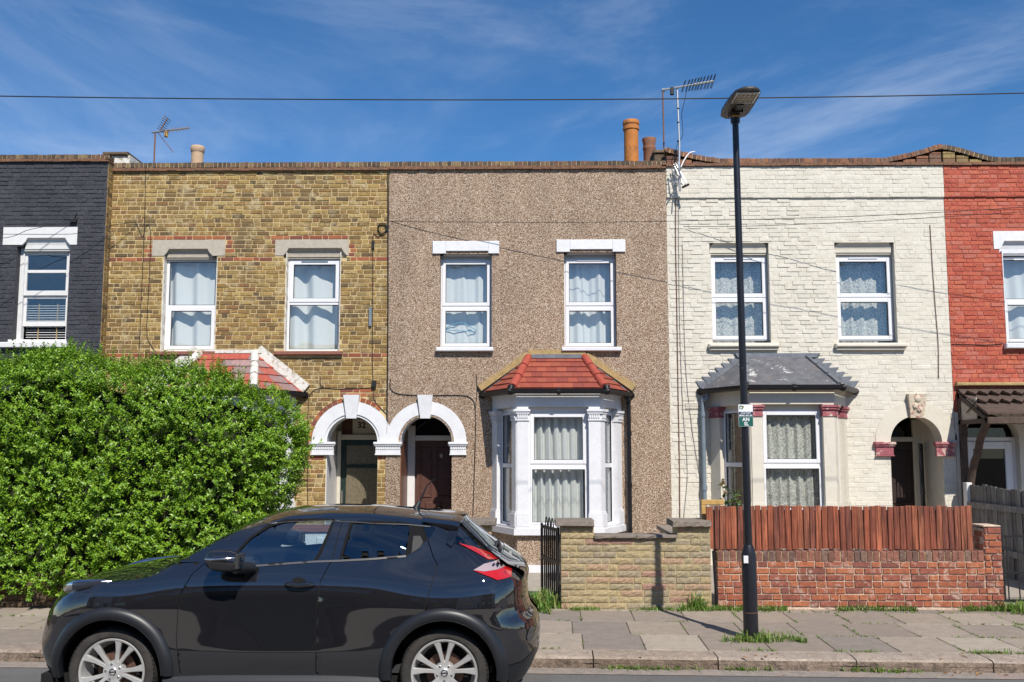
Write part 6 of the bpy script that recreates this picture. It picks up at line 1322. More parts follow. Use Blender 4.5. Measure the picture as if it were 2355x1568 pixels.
for c0, c1 in (((366,303),(386,272)),((364,306),(398,350))):
    p, q = Vector((fx(*c0,ya),ya,fz(c0[1],ya,c0[0]))), Vector((fx(*c1,ya),ya,fz(c1[1],ya,c1[0])))
    mb = MB(); mb.tube([p,q], 0.012 if c1[1] < 300 else 0.007, 6); ro = mb.build('reflector', MT['rust'], A1); dd = Vector((0.75,-0.9,-0.62)) if c1[1] < 300 else Vector((0.5,-1.2,-0.5)); 
    for i in range(7): m2_ = MB(); rod(m2_, p+(q-p)*(0.12+i*0.145), dd, 0.42 if c1[1] < 300 else 0.22, 0.006 if c1[1] < 300 else 0.0045); m2_.build('reflector_rod', MT['cable'], ro)
    if c1[1] < 300: m2_ = MB(); e = dd.normalized()*0.21; m2_.tube([p+(q-p)*0.72-e, q-e+(q-p)*0.05], 0.012, 5); m2_.build('reflector_bar', MT['alu'], ro)
for i in range(7): m2_ = MB(); c = b0+(b1-b0)*(0.35+0.095*i); rod(m2_, c, (0.35,-0.5,-0.55 if i%2 else -0.75), 0.24-0.015*i, 0.006); m2_.build('director', MT['rust'], A1)
m2_ = MB(); c = b0+(b1-b0)*0.38; m2_.bbox(c.x-0.03,c.x+0.03,ya-0.06,ya,c.z-0.12,c.z,0.01); m2_.build('dipole_box', MT['ply'], A1)
ya = -0.16; A2 = thing('television_aerial', (fx(1560,400,ya), ya, fz(400,ya,1560)), 'long rod television aerial on a silver pole fixed to the cream house corner', 'aerial')
mb = MB(); mb.tube([(fx(1563,440,ya),ya,fz(440,ya,1563)),(fx(1561,380,ya),ya,fz(380,ya,1561)),(fx(1562,335,ya),ya,fz(335,ya,1562)),(fx(1556.5,200,ya),ya,fz(200,ya,1556))], 0.019, 10); mb.build('mast', MT['alu'], A2, smooth=40)
b0, b1 = Vector((fx(1522,207,ya),ya,fz(207,ya,1522))), Vector((fx(1638,192,ya),ya-0.1,fz(192,ya,1638))); mb = MB(); mb.tube([b0,b1], 0.014, 6); mb.tube([b0+(b1-b0)*0.62,b1], 0.021, 6); mb.build('boom', MT['alu'], A2)
for i, t in enumerate((0.42,0.5,0.56,0.62,0.68,0.73,0.79,0.86,0.92,0.99)):
    c = b0+(b1-b0)*t
    for s in (-1, 1): m2_ = MB(); rod(m2_, c+Vector((s*0.008,0,0)), (0.25,s*0.35-0.5,0.8), 0.17+0.09*t, 0.006); m2_.build('director', MT['cable'], A2)
m2_ = MB(); m2_.bbox(b0.x+0.14,b0.x+0.2,ya-0.04,ya+0.02,b0.z-0.09,b0.z+0.04,0.008); m2_.build('dipole_box', MT['cable'], A2)
mb = wire([(b0.x+0.42,ya,b0.z-0.03),(b0.x+0.38,ya-0.02,b0.z-0.2),(b0.x+0.33,ya,b0.z-0.45),(b0.x+0.34,ya,b0.z-0.8),(b0.x+0.22,ya,b0.z-1.05),(b0.x+0.22,ya,b0.z-1.5)], 0.006, None, 5); mb.build('aerial_lead', MT['cable'], A2, smooth=180)
for k in range(3): m2_ = MB(); zz = fz((250,282,325)[k],ya,1559); xx = fx(1559,(250,282,325)[k],ya); m2_.tube([(xx,ya,zz-0.012),(xx,ya,zz+0.012)], 0.023, 8); m2_.build('tape', MT['cable'], A2)
W3 = lambda a, b, y: Vector((fx(a,b,y), y, fz(b,y,a)))
mb = MB()
for a, b in (((1545,345),(1577,400)),((1556,340),(1588,398))): pass
for (a, b), (c, d) in (((1543,388),(1558,372)),((1543,388),(1558,412)),((1558,372),(1566,408)),((1549,378),(1572,425)),((1553,375),(1578,420)),((1566,402),(1549,422)),((1558,412),(1563,440)),((1545,420),(1580,425))): mb.tube([W3(a,b,-0.16),W3(c,d,-0.28)], 0.011, 5)
mb.build('wall_bracket', MT['alu'], A2)
mb = wire([W3(1565,385,-0.14),W3(1573,368,-0.1),W3(1585,352,-0.02),W3(1597,349,0.1)], 0.013, None, 6); mb.build('cable_conduit', MT['woodwhite'], A2, smooth=180)
m2_ = MB(); m2_.tube([W3(1569,431,-0.16),W3(1583,424,-0.3)], 0.02, 6); m2_.build('bracket_foot', MT['black'], A2)
ya = 0.5; A3 = thing('aerial_mast', (fx(1526,345,ya), ya, fz(345,ya,1526)), 'bare rusty aerial pole beside the silver aerial', 'pole'); mb = MB(); mb.tube([(fx(1526.5,350,ya),ya,fz(350,ya,1526)),(fx(1523.5,206,ya),ya,fz(206,ya,1523))], 0.014, 8); mb.build('mast', MT['rust'], A3, smooth=40)
m2_ = MB(); m2_.tube([(fx(1521,207,ya),ya,fz(207,ya,1521)),(fx(1529,207,ya),ya,fz(207,ya,1529))], 0.03, 8); m2_.build('clamp', MT['greypipe'], A3)

# ================================================================ PLANTS
def leaf_mesh(name, P, D, N, L, W, mt, parent=None):
    """numpy arrays: base points, directions, normals, lengths, widths -> one mesh of folded leaves"""
    n = len(P); S = np.cross(D, N); S /= np.linalg.norm(S, axis=1)[:,None]+1e-9; N2 = np.cross(S, D)
    L = L[:,None]; W = W[:,None]; mid = P+D*L*0.45
    V = np.stack([P, mid+S*W*0.5+N2*W*0.18, P+D*L-N2*L*0.06, mid-S*W*0.5+N2*W*0.18, mid], 1).reshape(-1,3)
    b = (np.arange(n)*5)[:,None]; F = np.concatenate([b+np.array([0,4,1]), b+np.array([4,2,1]), b+np.array([0,3,4]), b+np.array([3,2,4])], 1).reshape(-1,3)
    me = bpy.data.meshes.new(name); me.vertices.add(len(V)); me.vertices.foreach_set('co', V.astype(np.float32).ravel())
    me.loops.add(F.size); me.loops.foreach_set('vertex_index', F.astype(np.int32).ravel()); me.polygons.add(len(F))
    me.polygons.foreach_set('loop_start', np.arange(0, F.size, 3, dtype=np.int32)); me.polygons.foreach_set('loop_total', np.full(len(F), 3, np.int32))
    me.materials.append(mt); me.update(calc_edges=True); me.validate(); return link(bpy.data.objects.new(name, me), parent)
MT['privet'] = leafy('privet_leaf', [(0.19,0.335,0.02),(0.15,0.28,0.016),(0.24,0.40,0.028),(0.10,0.21,0.014),(0.30,0.46,0.04),(0.16,0.31,0.018),(0.065,0.14,0.012),(0.19,0.33,0.02)], 0.22, 0.40)
MT['grass'] = leafy('grass_blade', [(0.14,0.26,0.03),(0.10,0.20,0.025),(0.19,0.31,0.05),(0.27,0.29,0.09),(0.075,0.16,0.02)], 0.3, 0.5)
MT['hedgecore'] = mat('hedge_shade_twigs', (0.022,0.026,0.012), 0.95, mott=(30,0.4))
MT['twig'] = mat('privet_twig', (0.10,0.075,0.045), 0.85)
HG = thing('privet_hedge', (-6.0, -3.4, 0), 'tall overgrown privet hedge covering the lower brick house front', 'hedge')
HX = [-10,-8.5,-6.96,-6.4,-5.9,-5.3,-4.6,-4.0,-3.7,-3.35,-2.95]; HZ = [2.93,2.97,2.97,3.13,3.16,2.95,2.98,2.88,2.74,2.44,2.05]
MZ = [0.15,0.5,1.0,1.26,1.6,2.0,2.3,2.6,2.95,3.3]; MXv = [-3.45,-3.32,-3.2,-3.12,-3.0,-2.92,-2.96,-3.25,-3.7,-5.0]
rng_ = np.random.default_rng(3); YC, DY = -3.45, 0.98
def hsurf(x, z):
    H = np.interp(x, HX, HZ); xm = np.interp(z, MZ, MXv)
    qz = np.clip((z-1.7)/(H-1.7), 0, 1); qx = np.clip((x-(xm-0.9))/0.9, 0, 1); qb = np.clip((0.75-z)/0.75, 0, 1)*0.6
    q = np.clip((qz**2.6+qx**2.6+qb**2.6), 0, 1); return DY*(1-q)**(1/2.4), qz, qx, qb
def clump(x, z, s): return np.array([noise.noise(Vector((a*1.9+s, b*1.9, s)))*0.17+noise.noise(Vector((a*5+s, b*5, 9)))*0.11 for a, b in zip(x, z)])
def sprigs(n, side, depth):
    x = rng_.uniform(-9.2, -2.85, n*2); z = rng_.uniform(0.16, 3.34, n*2); ok = (z < np.interp(x, HX, HZ)) & (x < np.interp(z, MZ, MXv)); x, z = x[ok][:n], z[ok][:n]
    h, qz, qx, qb = hsurf(x, z); e = 0.02
    nx = -(hsurf(x+e, z)[0]-h)/e; nz = -(hsurf(x, z+e)[0]-h)/e; nrm = np.stack([np.clip(nx,-3,3), np.full(len(x), -1.0*side), np.clip(nz,-3,3)], 1); nrm /= np.linalg.norm(nrm, axis=1)[:,None]
    y = YC-side*(h+clump(x, z, 3.0 if side > 0 else 7.0)-rng_.exponential(depth, len(x))); return np.stack([x, y, z], 1), nrm
def grow(Pn, Nn, lo, hi, spacing, name, upb=0.55, lw=(0.046,0.068), parent=None, keepers=0):
    n = len(Pn); d = Nn*0.6+np.array([0,0,upb])+rng_.normal(0, 0.45, (n,3)); d /= np.linalg.norm(d, axis=1)[:,None]
    ln = rng_.uniform(lo, hi, n); k = int(hi/spacing); A, B, C, Ls, Ws = [], [], [], [], []
    a = np.cross(d, rng_.normal(0,1,(n,3))); a /= np.linalg.norm(a, axis=1)[:,None]; b = np.cross(d, a)
    for i in range(k):
        s = (i+0.6)*spacing; m = s < ln
        for sg in (1, -1):
            r = (a if i % 2 else b)*sg; dd = r*0.8+d*0.55+rng_.normal(0, 0.22, (n,3)); dd /= np.linalg.norm(dd, axis=1)[:,None]; nn = d*0.8-r*0.5+np.array([0,-0.15,0.35])
            A.append((Pn+d*s)[m]); B.append(dd[m]); C.append(nn[m]); l_ = rng_.uniform(*lw, n)*(1-0.35*s/ln); Ls.append(l_[m]); Ws.append(l_[m]*rng_.uniform(0.42,0.58,m.sum()))
    return [np.concatenate(q) for q in (A, B, C, Ls, Ws)]
P1, N1 = sprigs(6900, 1, 0.11); P2, N2_ = sprigs(2600, -1, 0.1); P3, N3 = sprigs(2500, 1, 0.3)
Pa, Na = sprigs(9000, 1, 0.10); _, qz_, qx_, _ = hsurf(Pa[:,0], Pa[:,2]); mk_ = (qz_ > 0.72) | (qx_ > 0.6); Pa, Na = Pa[mk_], Na[mk_]
sets = [grow(Pa, Na, 0.08, 0.19, 0.022, 'l'), grow(P1, N1, 0.07, 0.17, 0.021, 'l'), grow(P2, N2_, 0.07, 0.17, 0.024, 'l'), grow(P3, N3, 0.07, 0.15, 0.024, 'l')]
xs = rng_.uniform(-9, -3.05, 420); zs_ = np.interp(xs, HX, HZ)-0.05; PT_ = np.stack([xs, YC+rng_.uniform(-0.5,0.4,420), zs_], 1)
sets.append(grow(PT_, np.tile([0,0,1.0],(420,1)), 0.10, 0.34, 0.024, 'l', 1.2))
xs = np.array([-6.15,-5.05,-6.9,-5.75,-4.35,-3.6,-4.7,-6.45,-3.95]); PT_ = np.stack([xs, np.full(9, YC-0.2), np.interp(xs, HX, HZ)-0.06], 1); hh_ = np.tile([0,0,1.0],(9,1))
for rep in range(2): sets.append(grow(PT_+rng_.normal(0,0.03,(9,3)), hh_, 0.2, 0.36, 0.028, 'l', 3.0, (0.044,0.06)))
zr = rng_.uniform(1.2, 2.7, 260); xr_ = np.interp(zr, MZ, MXv)-0.05; sets.append(grow(np.stack([xr_, YC+rng_.uniform(-0.3,0.3,260), zr],1), np.tile([1.0,0,0.2],(260,1)), 0.08, 0.2, 0.024, 'l', 0.5))
A_, B_, C_, L_, W_ = [np.concatenate([s[i] for s in sets]) for i in range(5)]
front = (A_[:,1] < YC-0.55) & (A_[:,0] > -6.9) & (A_[:,0] < -3.3) & (A_[:,2] > 1.3); idx = np.where(front)[0]; pick = rng_.choice(idx, 300, replace=False); rest = np.ones(len(A_), bool); rest[pick] = False
o = leaf_mesh('leaves', A_[rest], B_[rest], C_[rest], L_[rest], W_[rest], MT['privet'], HG); o['kind'] = 'stuff'
lm = leaf_mesh('leaf', np.zeros((1,3)), np.array([[0,0,1.0]]), np.array([[0,-1.0,0.0]]), np.array([0.046]), np.array([0.023]), MT['privet']); lme = lm.data; bpy.data.objects.remove(lm)
for i in pick:
    q = Vector(B_[i]).to_track_quat('Z', 'Y'); inst('leaf', lme, HG, tuple(A_[i]), (1,1,1), q.to_euler())
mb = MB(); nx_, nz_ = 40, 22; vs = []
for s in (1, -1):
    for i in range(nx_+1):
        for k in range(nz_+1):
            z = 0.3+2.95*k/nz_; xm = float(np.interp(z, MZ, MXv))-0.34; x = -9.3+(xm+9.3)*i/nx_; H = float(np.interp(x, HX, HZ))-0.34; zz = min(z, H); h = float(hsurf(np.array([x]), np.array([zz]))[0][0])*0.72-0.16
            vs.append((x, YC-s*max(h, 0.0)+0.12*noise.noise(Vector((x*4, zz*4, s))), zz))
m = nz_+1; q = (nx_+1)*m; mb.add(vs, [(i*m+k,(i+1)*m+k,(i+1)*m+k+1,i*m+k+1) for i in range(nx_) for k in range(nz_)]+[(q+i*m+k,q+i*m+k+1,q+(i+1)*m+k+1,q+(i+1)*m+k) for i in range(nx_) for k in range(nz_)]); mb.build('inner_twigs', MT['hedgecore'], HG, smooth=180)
for i in range(14):
    x = -8.6+0.42*i+random.uniform(-.1,.1); mb = MB(); mb.tube([(x,YC+random.uniform(-.3,.3),0.0),(x+random.uniform(-.1,.1),YC+random.uniform(-.4,.2),0.6),(x+random.uniform(-.2,.2),YC-0.3,1.2)], [0.03,0.024,0.014], 6); mb.build('stem', MT['twig'], HG, smooth=60)

# grass and weeds
def tuft(mb, x, y, z, n, l, spread, up=1.0, wd=0.007, rr=0.04):
    for _ in range(n):
        a = random.uniform(0, 6.283); t = random.uniform(0, spread); d = Vector((math.cos(a)*t, math.sin(a)*t, up)).normalized()
        q = abs(random.gauss(0, rr)); b = random.uniform(0, 6.283); mb.blade((x+q*math.cos(b), y+q*math.sin(b), z), d, l*random.uniform(0.5, 1.15), wd*random.uniform(0.7,1.4), random.uniform(0.3,0.9))
mb = MB(); random.seed(11)
def wk(u, v, n, l, s=0.9, rr=0.035): p = kp(u, v); tuft(mb, p[0], p[1], p[2]-0.004, n, l, s, 0.8, 0.0065, rr)
for u, v0, v1, r_ in WEED:
    if not -9 < u < 6.5: continue
    dens = 0.2 if u < 1.4 else 0.55
    v = v0
    while v < min(v1, 2.66):
        if random.random() < dens*(0.5 if r_ == 0 else 1) and noise.noise(Vector((u*2.1, v*3, 2))) > -0.05: wk(u+random.uniform(-.01,.01), v, random.randint(4,9), random.uniform(0.02,0.05), 1.2, 0.016)
        v += 0.04
for i in range(1400):
    u = random.uniform(-9, 6.5); k = random.choice((1.095, 1.85, 2.56, 0.335))
    if noise.noise(Vector((u*1.6, k*5, 7))) > 0.22-(0.15 if u > 1.5 else 0): wk(u, k, random.randint(3,7), random.uniform(0.02,0.05), 1.2, 0.02)
for i in range(620):                                   # foot of the walls
    x = random.uniform(0.55, 6.1); 
    if noise.noise(Vector((x*1.3, 3.0, 1))) > -0.12: tuft(mb, x, YW-0.02-abs(random.gauss(0,0.05)), 0.0, random.randint(4,8), random.uniform(0.05,0.14) if x > 1.9 else random.uniform(0.03,0.08), 0.9, 1.0, 0.008, 0.03)
for i in range(150):                                   # gutter side of the kerb
    u = random.choice((-0.3,-0.1,0.15,0.8,1.9,2.15,3.6,5.1,-3.9))+random.gauss(0,0.12); p = kp(u, -0.02, -0.105); tuft(mb, p[0], p[1], p[2], 4, random.uniform(0.05,0.10), 1.4, 0.7, 0.009, 0.02)
for i in range(60):
    u = random.choice((3.1,3.3,3.75,4.6,1.1,2.0))+random.gauss(0,0.09); wk(u, 0.335, 7, random.uniform(0.04,0.09), 1.4, 0.03)
o = mb.build('pavement_weeds', MT['grass']); o['kind'] = 'stuff'
random.seed(12); mb = MB()
for i in range(70): tuft(mb, lx+random.gauss(0.06,0.13), ly-0.06+random.gauss(0,0.07), 0, 8, random.uniform(0.07,0.17), 1.1, 0.9, 0.009, 0.03)
for i in range(14): tuft(mb, lx+0.42+random.gauss(0,0.05), ly-0.1+random.gauss(0,0.04), 0, 6, random.uniform(0.05,0.13), 1.1, 0.9, 0.008, 0.02)
G1 = thing('grass_clump', (lx, ly, 0), 'bright green grass clump round the foot of the street lamp', 'grass clump'); mb.build('blades', MT['grass'], G1)
mb = MB()
for i in range(75): tuft(mb, bw(1243)+random.gauss(0,0.10), YW+0.12+random.gauss(0,0.12), 0, 8, random.uniform(0.16,0.38), 0.75, 1.0, 0.016, 0.04)
for i in range(25): tuft(mb, bw(1218)+random.gauss(0,0.08), YW+0.1+random.gauss(0,0.12), 0, 7, random.uniform(0.12,0.25), 0.9, 1.0, 0.02, 0.04)
G2 = thing('grass_clump', (bw(1240), YW+0.1, 0), 'tall green grass clump beside the open iron gate', 'grass clump'); mb.build('blades', MT['grass'], G2)
mb = MB()
for i in range(60): tuft(mb, bw(2318)+random.gauss(0.14,0.14), YW-0.08+random.gauss(0,0.12), 0, 8, random.uniform(0.08,0.24), 1.0, 1.0, 0.014, 0.05)
G3 = thing('grass_clump', (bw(2330), YW, 0), 'leafy green weeds at the far end pier of the red brick wall', 'weeds'); mb.build('blades', MT['grass'], G3)
mb = MB()
for i in range(26): tuft(mb, bw(1600)+random.gauss(0,0.09), YW-0.05, 0, 4, random.uniform(0.15,0.42), 0.45, 1.0, 0.008, 0.03)
G4 = thing('grass_clump', (bw(1600), YW-0.05, 0), 'thin tall weeds growing at the foot of the stone wall near the metal post', 'weeds'); mb.build('blades', MT['grass'], G4)
# rose-like shrub behind the picket fence
RS = thing('garden_shrub', (2.6, -3.6, 0), 'small leafy shrub peeping over the picket fence beside the lamp post', 'shrub'); y = -3.6; n = 130
cx_, cz_ = fx(1688,1130,y), fz(1135,y,1688); stems = []
for s in range(5): stems.append((Vector((cx_+random.uniform(-.05,.05), y, 0)), Vector((cx_+random.uniform(-.22,.16), y+random.uniform(-.1,.1), cz_+random.uniform(-0.05,0.22)))))
mb = MB()
for a, b in stems: mb.tube([a, a*0.5+b*0.5+Vector((0.03,0,0)), b], [0.008,0.006,0.003], 5)
mb.build('stem', MT['twig'], RS)
Pp, Dd = [], []
for i in range(n): a, b = random.choice(stems); t = random.uniform(0.72,1.0); Pp.append(a+(b-a)*t); v = Vector((random.gauss(0,1),random.gauss(0,.7),random.gauss(0.1,.6))); Dd.append(v.normalized())
MT['rose'] = leafy('rose_leaf', [(0.10,0.15,0.03),(0.14,0.19,0.05),(0.07,0.12,0.03),(0.19,0.13,0.05)], 0.3)
leaf_mesh('leaves', np.array(Pp), np.array(Dd), rng_.normal(0,1,(n,3))+np.array([0,-1,1]), rng_.uniform(0.05,0.085,n), rng_.uniform(0.03,0.05,n), MT['rose'], RS)
mb = MB(); xx = fx(1618,1190,-3.9); 
for i in range(26): tuft(mb, xx+random.gauss(0,0.04), -3.9, fz(1205,-3.9,1618), 3, random.uniform(0.05,0.11), 1.0, 0.8, 0.02, 0.03)
G5 = thing('garden_weed', (xx, -3.9, 0), 'small green weed on top of the right stone pier', 'weeds'); G5['label'] = 'small green weed sprouting behind the stone pier next to the picket fence'; mb.build('blades', MT['grass'], G5); q = MB(); q.tube([(xx,-3.9,0),(xx,-3.9,fz(1203,-3.9,1618))], 0.006, 5); q.build('stem', MT['twig'], G5)
# fallen leaves
MT['deadleaf'] = leafy('fallen_leaf', [(0.38,0.17,0.05),(0.30,0.19,0.09),(0.42,0.26,0.10),(0.22,0.12,0.06)], 0.15)
n = 150; uu = np.concatenate([rng_.uniform(-6.5,-3.6,60), rng_.uniform(-3.9,-3.3,0), rng_.uniform(-1,6.3,50), rng_.uniform(1.8,4.0,40)]); vv = np.concatenate([rng_.uniform(0.9,2.6,60), rng_.uniform(-0.2,0.3,50), rng_.normal(-0.06,0.04,40)])
PL = np.array([kp(a, b, 0.012 if b > 0 else -0.098) for a, b in zip(uu, vv)]); o = leaf_mesh('fallen_leaves', PL, np.stack([rng_.normal(0,1,n), rng_.normal(0,1,n), rng_.normal(0,.15,n)],1)/1.4, np.tile([0,0,1.0],(n,1)), rng_.uniform(0.025,0.06,n), rng_.uniform(0.015,0.03,n), MT['deadleaf']); o['kind'] = 'stuff'

# ================================================================ THE OTHER SIDE OF THE STREET (behind the camera; seen only in glass and paint)
MT['oppbrick'] = mat('opposite_house_brick', (0.20,0.13,0.08), 0.9, mott=(5,0.3)); MT['oppwhite'] = mat('opposite_house_render', (0.55,0.52,0.47), 0.8, mott=(3,0.1))
def far_house(x0, x1, mt):
    Y = -25.0; h = thing('terraced_house', ((x0+x1)/2, Y, 0), 'plain terraced house on the far side of the road', 'house', 'terraced houses across the road')
    mb = MB(); wa = [(x0+0.7,x0+1.7,3.8,5.4),(x1-1.7,x1-0.7,3.8,5.4),(x0+0.6,x0+2.4,1.0,2.6)]; dd = (x1-1.5,x1-0.6,0.1,2.2)
    wall(mb, x0+0.01, x1-0.01, 0, 6.5, Y-0.3, Y, wa+[dd]); mb.box(x0+0.01, x1-0.01, Y-8, Y-0.301, 0, 6.3); mb.build('wall', mt, h)
    mb = MB(); mb.box(x0, x1, Y-0.36, Y+0.04, 6.51, 6.7); mb.build('cornice', MT['oppwhite'], h)
    for a, b, c, d in wa: q = MB(); q.box(a, b, Y-0.15, Y-0.12, c, d); w_ = q.build('window', MT['pane'], h); q = MB(); q.box(a, b, Y-0.12, Y-0.09, (c+d)/2-0.03, (c+d)/2+0.03); q.box(a-0.1, b+0.1, Y+0.001, Y+0.1, c-0.1, c-0.01); q.build('sill', MT['oppwhite'], w_)
    q = MB(); q.box(*dd[:2], Y-0.15, Y-0.1, *dd[2:]); q.build('door', MT['doorgreen'], h)
for i in range(8): far_house(-19.5+4.85*i, -14.65+4.85*i, MT['oppwhite'] if i % 3 == 1 else MT['oppbrick'])

# ================================================================ THE PARKED CAR
CY, CG = -7.72, -0.11                                  # centre line and road level
XF, XR, WZ, WR = -3.14, -0.615, 0.338, 0.338           # axles, wheel centre height and radius
YN = CY-0.875
CAR = thing('parked_car', ((XF+XR)/2, CY, CG), 'glossy black compact crossover car parked at the kerb in front of the hedge', 'car')
def paint(name, base, rough, coat, spec=0.5, flake=0.0):
    m = mat(name, base, rough, 0.0, spec, coat=coat); m.node_tree.nodes['Principled BSDF'].inputs['Coat IOR'].default_value = 2.0; return m
PAINT = paint('black_car_paint', (0.010,0.010,0.012), 0.5, 1.0, 0.0); SEAL = mat('window_rubber', (0.012,0.012,0.013), 0.95, spec=0.05); TRIM = mat('satin_black_trim', (0.012,0.013,0.016), 0.42, spec=0.5, mott=(60,0.15)); DARK = mat('dark_under_car', (0.006,0.006,0.006), 0.9)
RUBBER = mat('tyre_rubber', (0.030,0.027,0.025), 0.85, mott=(20,0.3), stain=(7,0.5,0.7,(0.06,0.052,0.045),0.6)); ALLOY = mat('alloy_wheel', (0.60,0.59,0.575), 0.32, metal=0.55, mott=(9,0.1)); CABIN = mat('car_cabin', (0.028,0.028,0.03), 0.8)
CGLASS = glass('car_glass', (0.72,0.82,0.84), 0.16); PRIV = glass('dark_car_glass', (0.05,0.06,0.065), 0.12); LENS = glass('lamp_glass', (0.9,0.9,0.92), 0.12); SILVER = mat('lamp_reflector', (0.62,0.64,0.68), 0.18, metal=1.0)
REDL = mat('red_lamp_lens', (0.42,0.010,0.012), 0.1, coat=1.0); CLEARL = mat('clear_lamp_lens', (0.55,0.42,0.42), 0.12, metal=0.4, coat=1.0)
ip = lambda x, t: float(np.interp(x, [p[0] for p in t], [p[1] for p in t]))
# centre-line profile of the top, and of the two ends (x by height)
TOPC = [(-3.92,0.62),(-3.88,0.76),(-3.82,0.86),(-3.70,0.955),(-3.52,1.015),(-3.25,1.065),(-2.95,1.10),(-2.86,1.12),(-2.70,1.20),(-2.45,1.345),(-2.24,1.455),(-2.08,1.515),(-1.9,1.545),(-1.6,1.56),(-1.3,1.555),(-0.95,1.53),(-0.70,1.495),(-0.555,1.465),(-0.50,1.42),(-0.36,1.30),(-0.2,1.175),(-0.08,1.10),(-0.02,1.05),(0.01,1.0)]
XFRONT = [(0.18,-3.74),(0.27,-3.82),(0.42,-3.90),(0.52,-3.92),(0.62,-3.90),(0.72,-3.87),(0.82,-3.82),(0.90,-3.74),(0.96,-3.62),(1.0,-3.50),(1.06,-3.22)]
XREAR = [(0.2,0.0),(0.30,0.06),(0.42,0.115),(0.56,0.125),(0.70,0.10),(0.76,0.04),(0.84,0.02),(0.95,0.02),(1.03,0.0),(1.10,-0.07),(1.2,-0.20),(1.30,-0.335),(1.42,-0.47),(1.475,-0.53)]
DROP = [(-3.99,0.02),(-3.8,0.035),(-3.4,0.055),(-2.9,0.065),(-2.7,0.055),(-2.3,0.06),(-1.9,0.085),(-1.2,0.10),(-0.7,0.075),(-0.5,0.045),(-0.2,0.035),(0.0,0.03)]
def zc_(x): return ip(x, TOPC)
def ze_(x): return zc_(x)-ip(x, DROP)
BASE = [(0.16,0.79),(0.24,0.822),(0.30,0.842),(0.38,0.858),(0.46,0.870),(0.54,0.866),(0.62,0.863),(0.72,0.861),(0.82,0.859),(0.90,0.856),(0.96,0.848),(1.02,0.836),(1.08,0.806),(1.14,0.772),(1.20,0.742),(1.30,0.694),(1.40,0.640),(1.47,0.598),(1.56,0.53)]
_bx = np.linspace(0.16, 1.56, 141); _by = np.interp(_bx, [b[0] for b in BASE], [b[1] for b in BASE])
for _ in range(14): _by[1:-1] = (_by[:-2]+2*_by[1:-1]+_by[2:])/4
_fz = np.linspace(0.18,1.06,60); _fx = np.interp(_fz, [p[0] for p in XFRONT], [p[1] for p in XFRONT]); _rz = np.linspace(0.2,1.475,90); _rx = np.interp(_rz, [p[0] for p in XREAR], [p[1] for p in XREAR])
for _ in range(3): _fx[1:-1] = (_fx[:-2]+2*_fx[1:-1]+_fx[2:])/4; _rx[1:-1] = (_rx[:-2]+2*_rx[1:-1]+_rx[2:])/4
def xf_(z): return float(np.interp(z, _fz, _fx))
def xr_(z): return float(np.interp(z, _rz, _rx))
def hw(x, z):
    """half width of the body at station x and height z above the road"""
    b = float(np.interp(z, _bx, _by))
    for xw, s, a in ((XF, 0.42, 0.050), (XR, 0.44, 0.056)):
        zc0 = 0.83; b += a*math.exp(-((x-xw)/s)**2)*(math.exp(-((z-zc0)/0.22)**2) if z > zc0 else 1.0)
    wz_ = min(1.0, max(0.0, (z-0.40)/0.5)); b -= 0.026*math.exp(-((x+1.9)/0.70)**2)*wz_*wz_*(3-2*wz_)*min(1.0, max(0.0, (1.3-z)/0.25))
    k = 1.0; x0 = -3.22; L = x0-xf_(z)
    if x < x0: t = min(1.0, (x0-x)/max(L, 1e-3)); k *= max(0.0, 1-t**2.7)**(1/2.5)
    x1 = -0.42 if z < 1.12 else -0.42-(z-1.12)*1.35; L = xr_(z)-x1
    if x > x1: t = min(1.0, (x-x1)/max(L, 1e-3)); k *= max(0.0, 1-t**3.2)**(1/2.6)
    if z > 1.1: b -= 0.05*max(0, (x+1.2))*min(1, (z-1.1)/0.3)
    return max(0.0, b*k)
def inpoly(p, poly):
    x, y = p; c = False; n = len(poly)
    for i in range(n):
        (ax, ay), (bx, by) = poly[i], poly[(i+1)%n]
        if (ay > y) != (by > y) and x < (bx-ax)*(y-ay)/(by-ay)+ax: c = not c
    return c
def densify(poly, st=0.03):
    out = []
    for i in range(len(poly)):
        a, b = poly[i], poly[(i+1)%len(poly)]; k = max(1, int(math.dist(a, b)/st)); out += [(a[0]+(b[0]-a[0])*j/k, a[1]+(b[1]-a[1])*j/k) for j in range(k)]
    return out
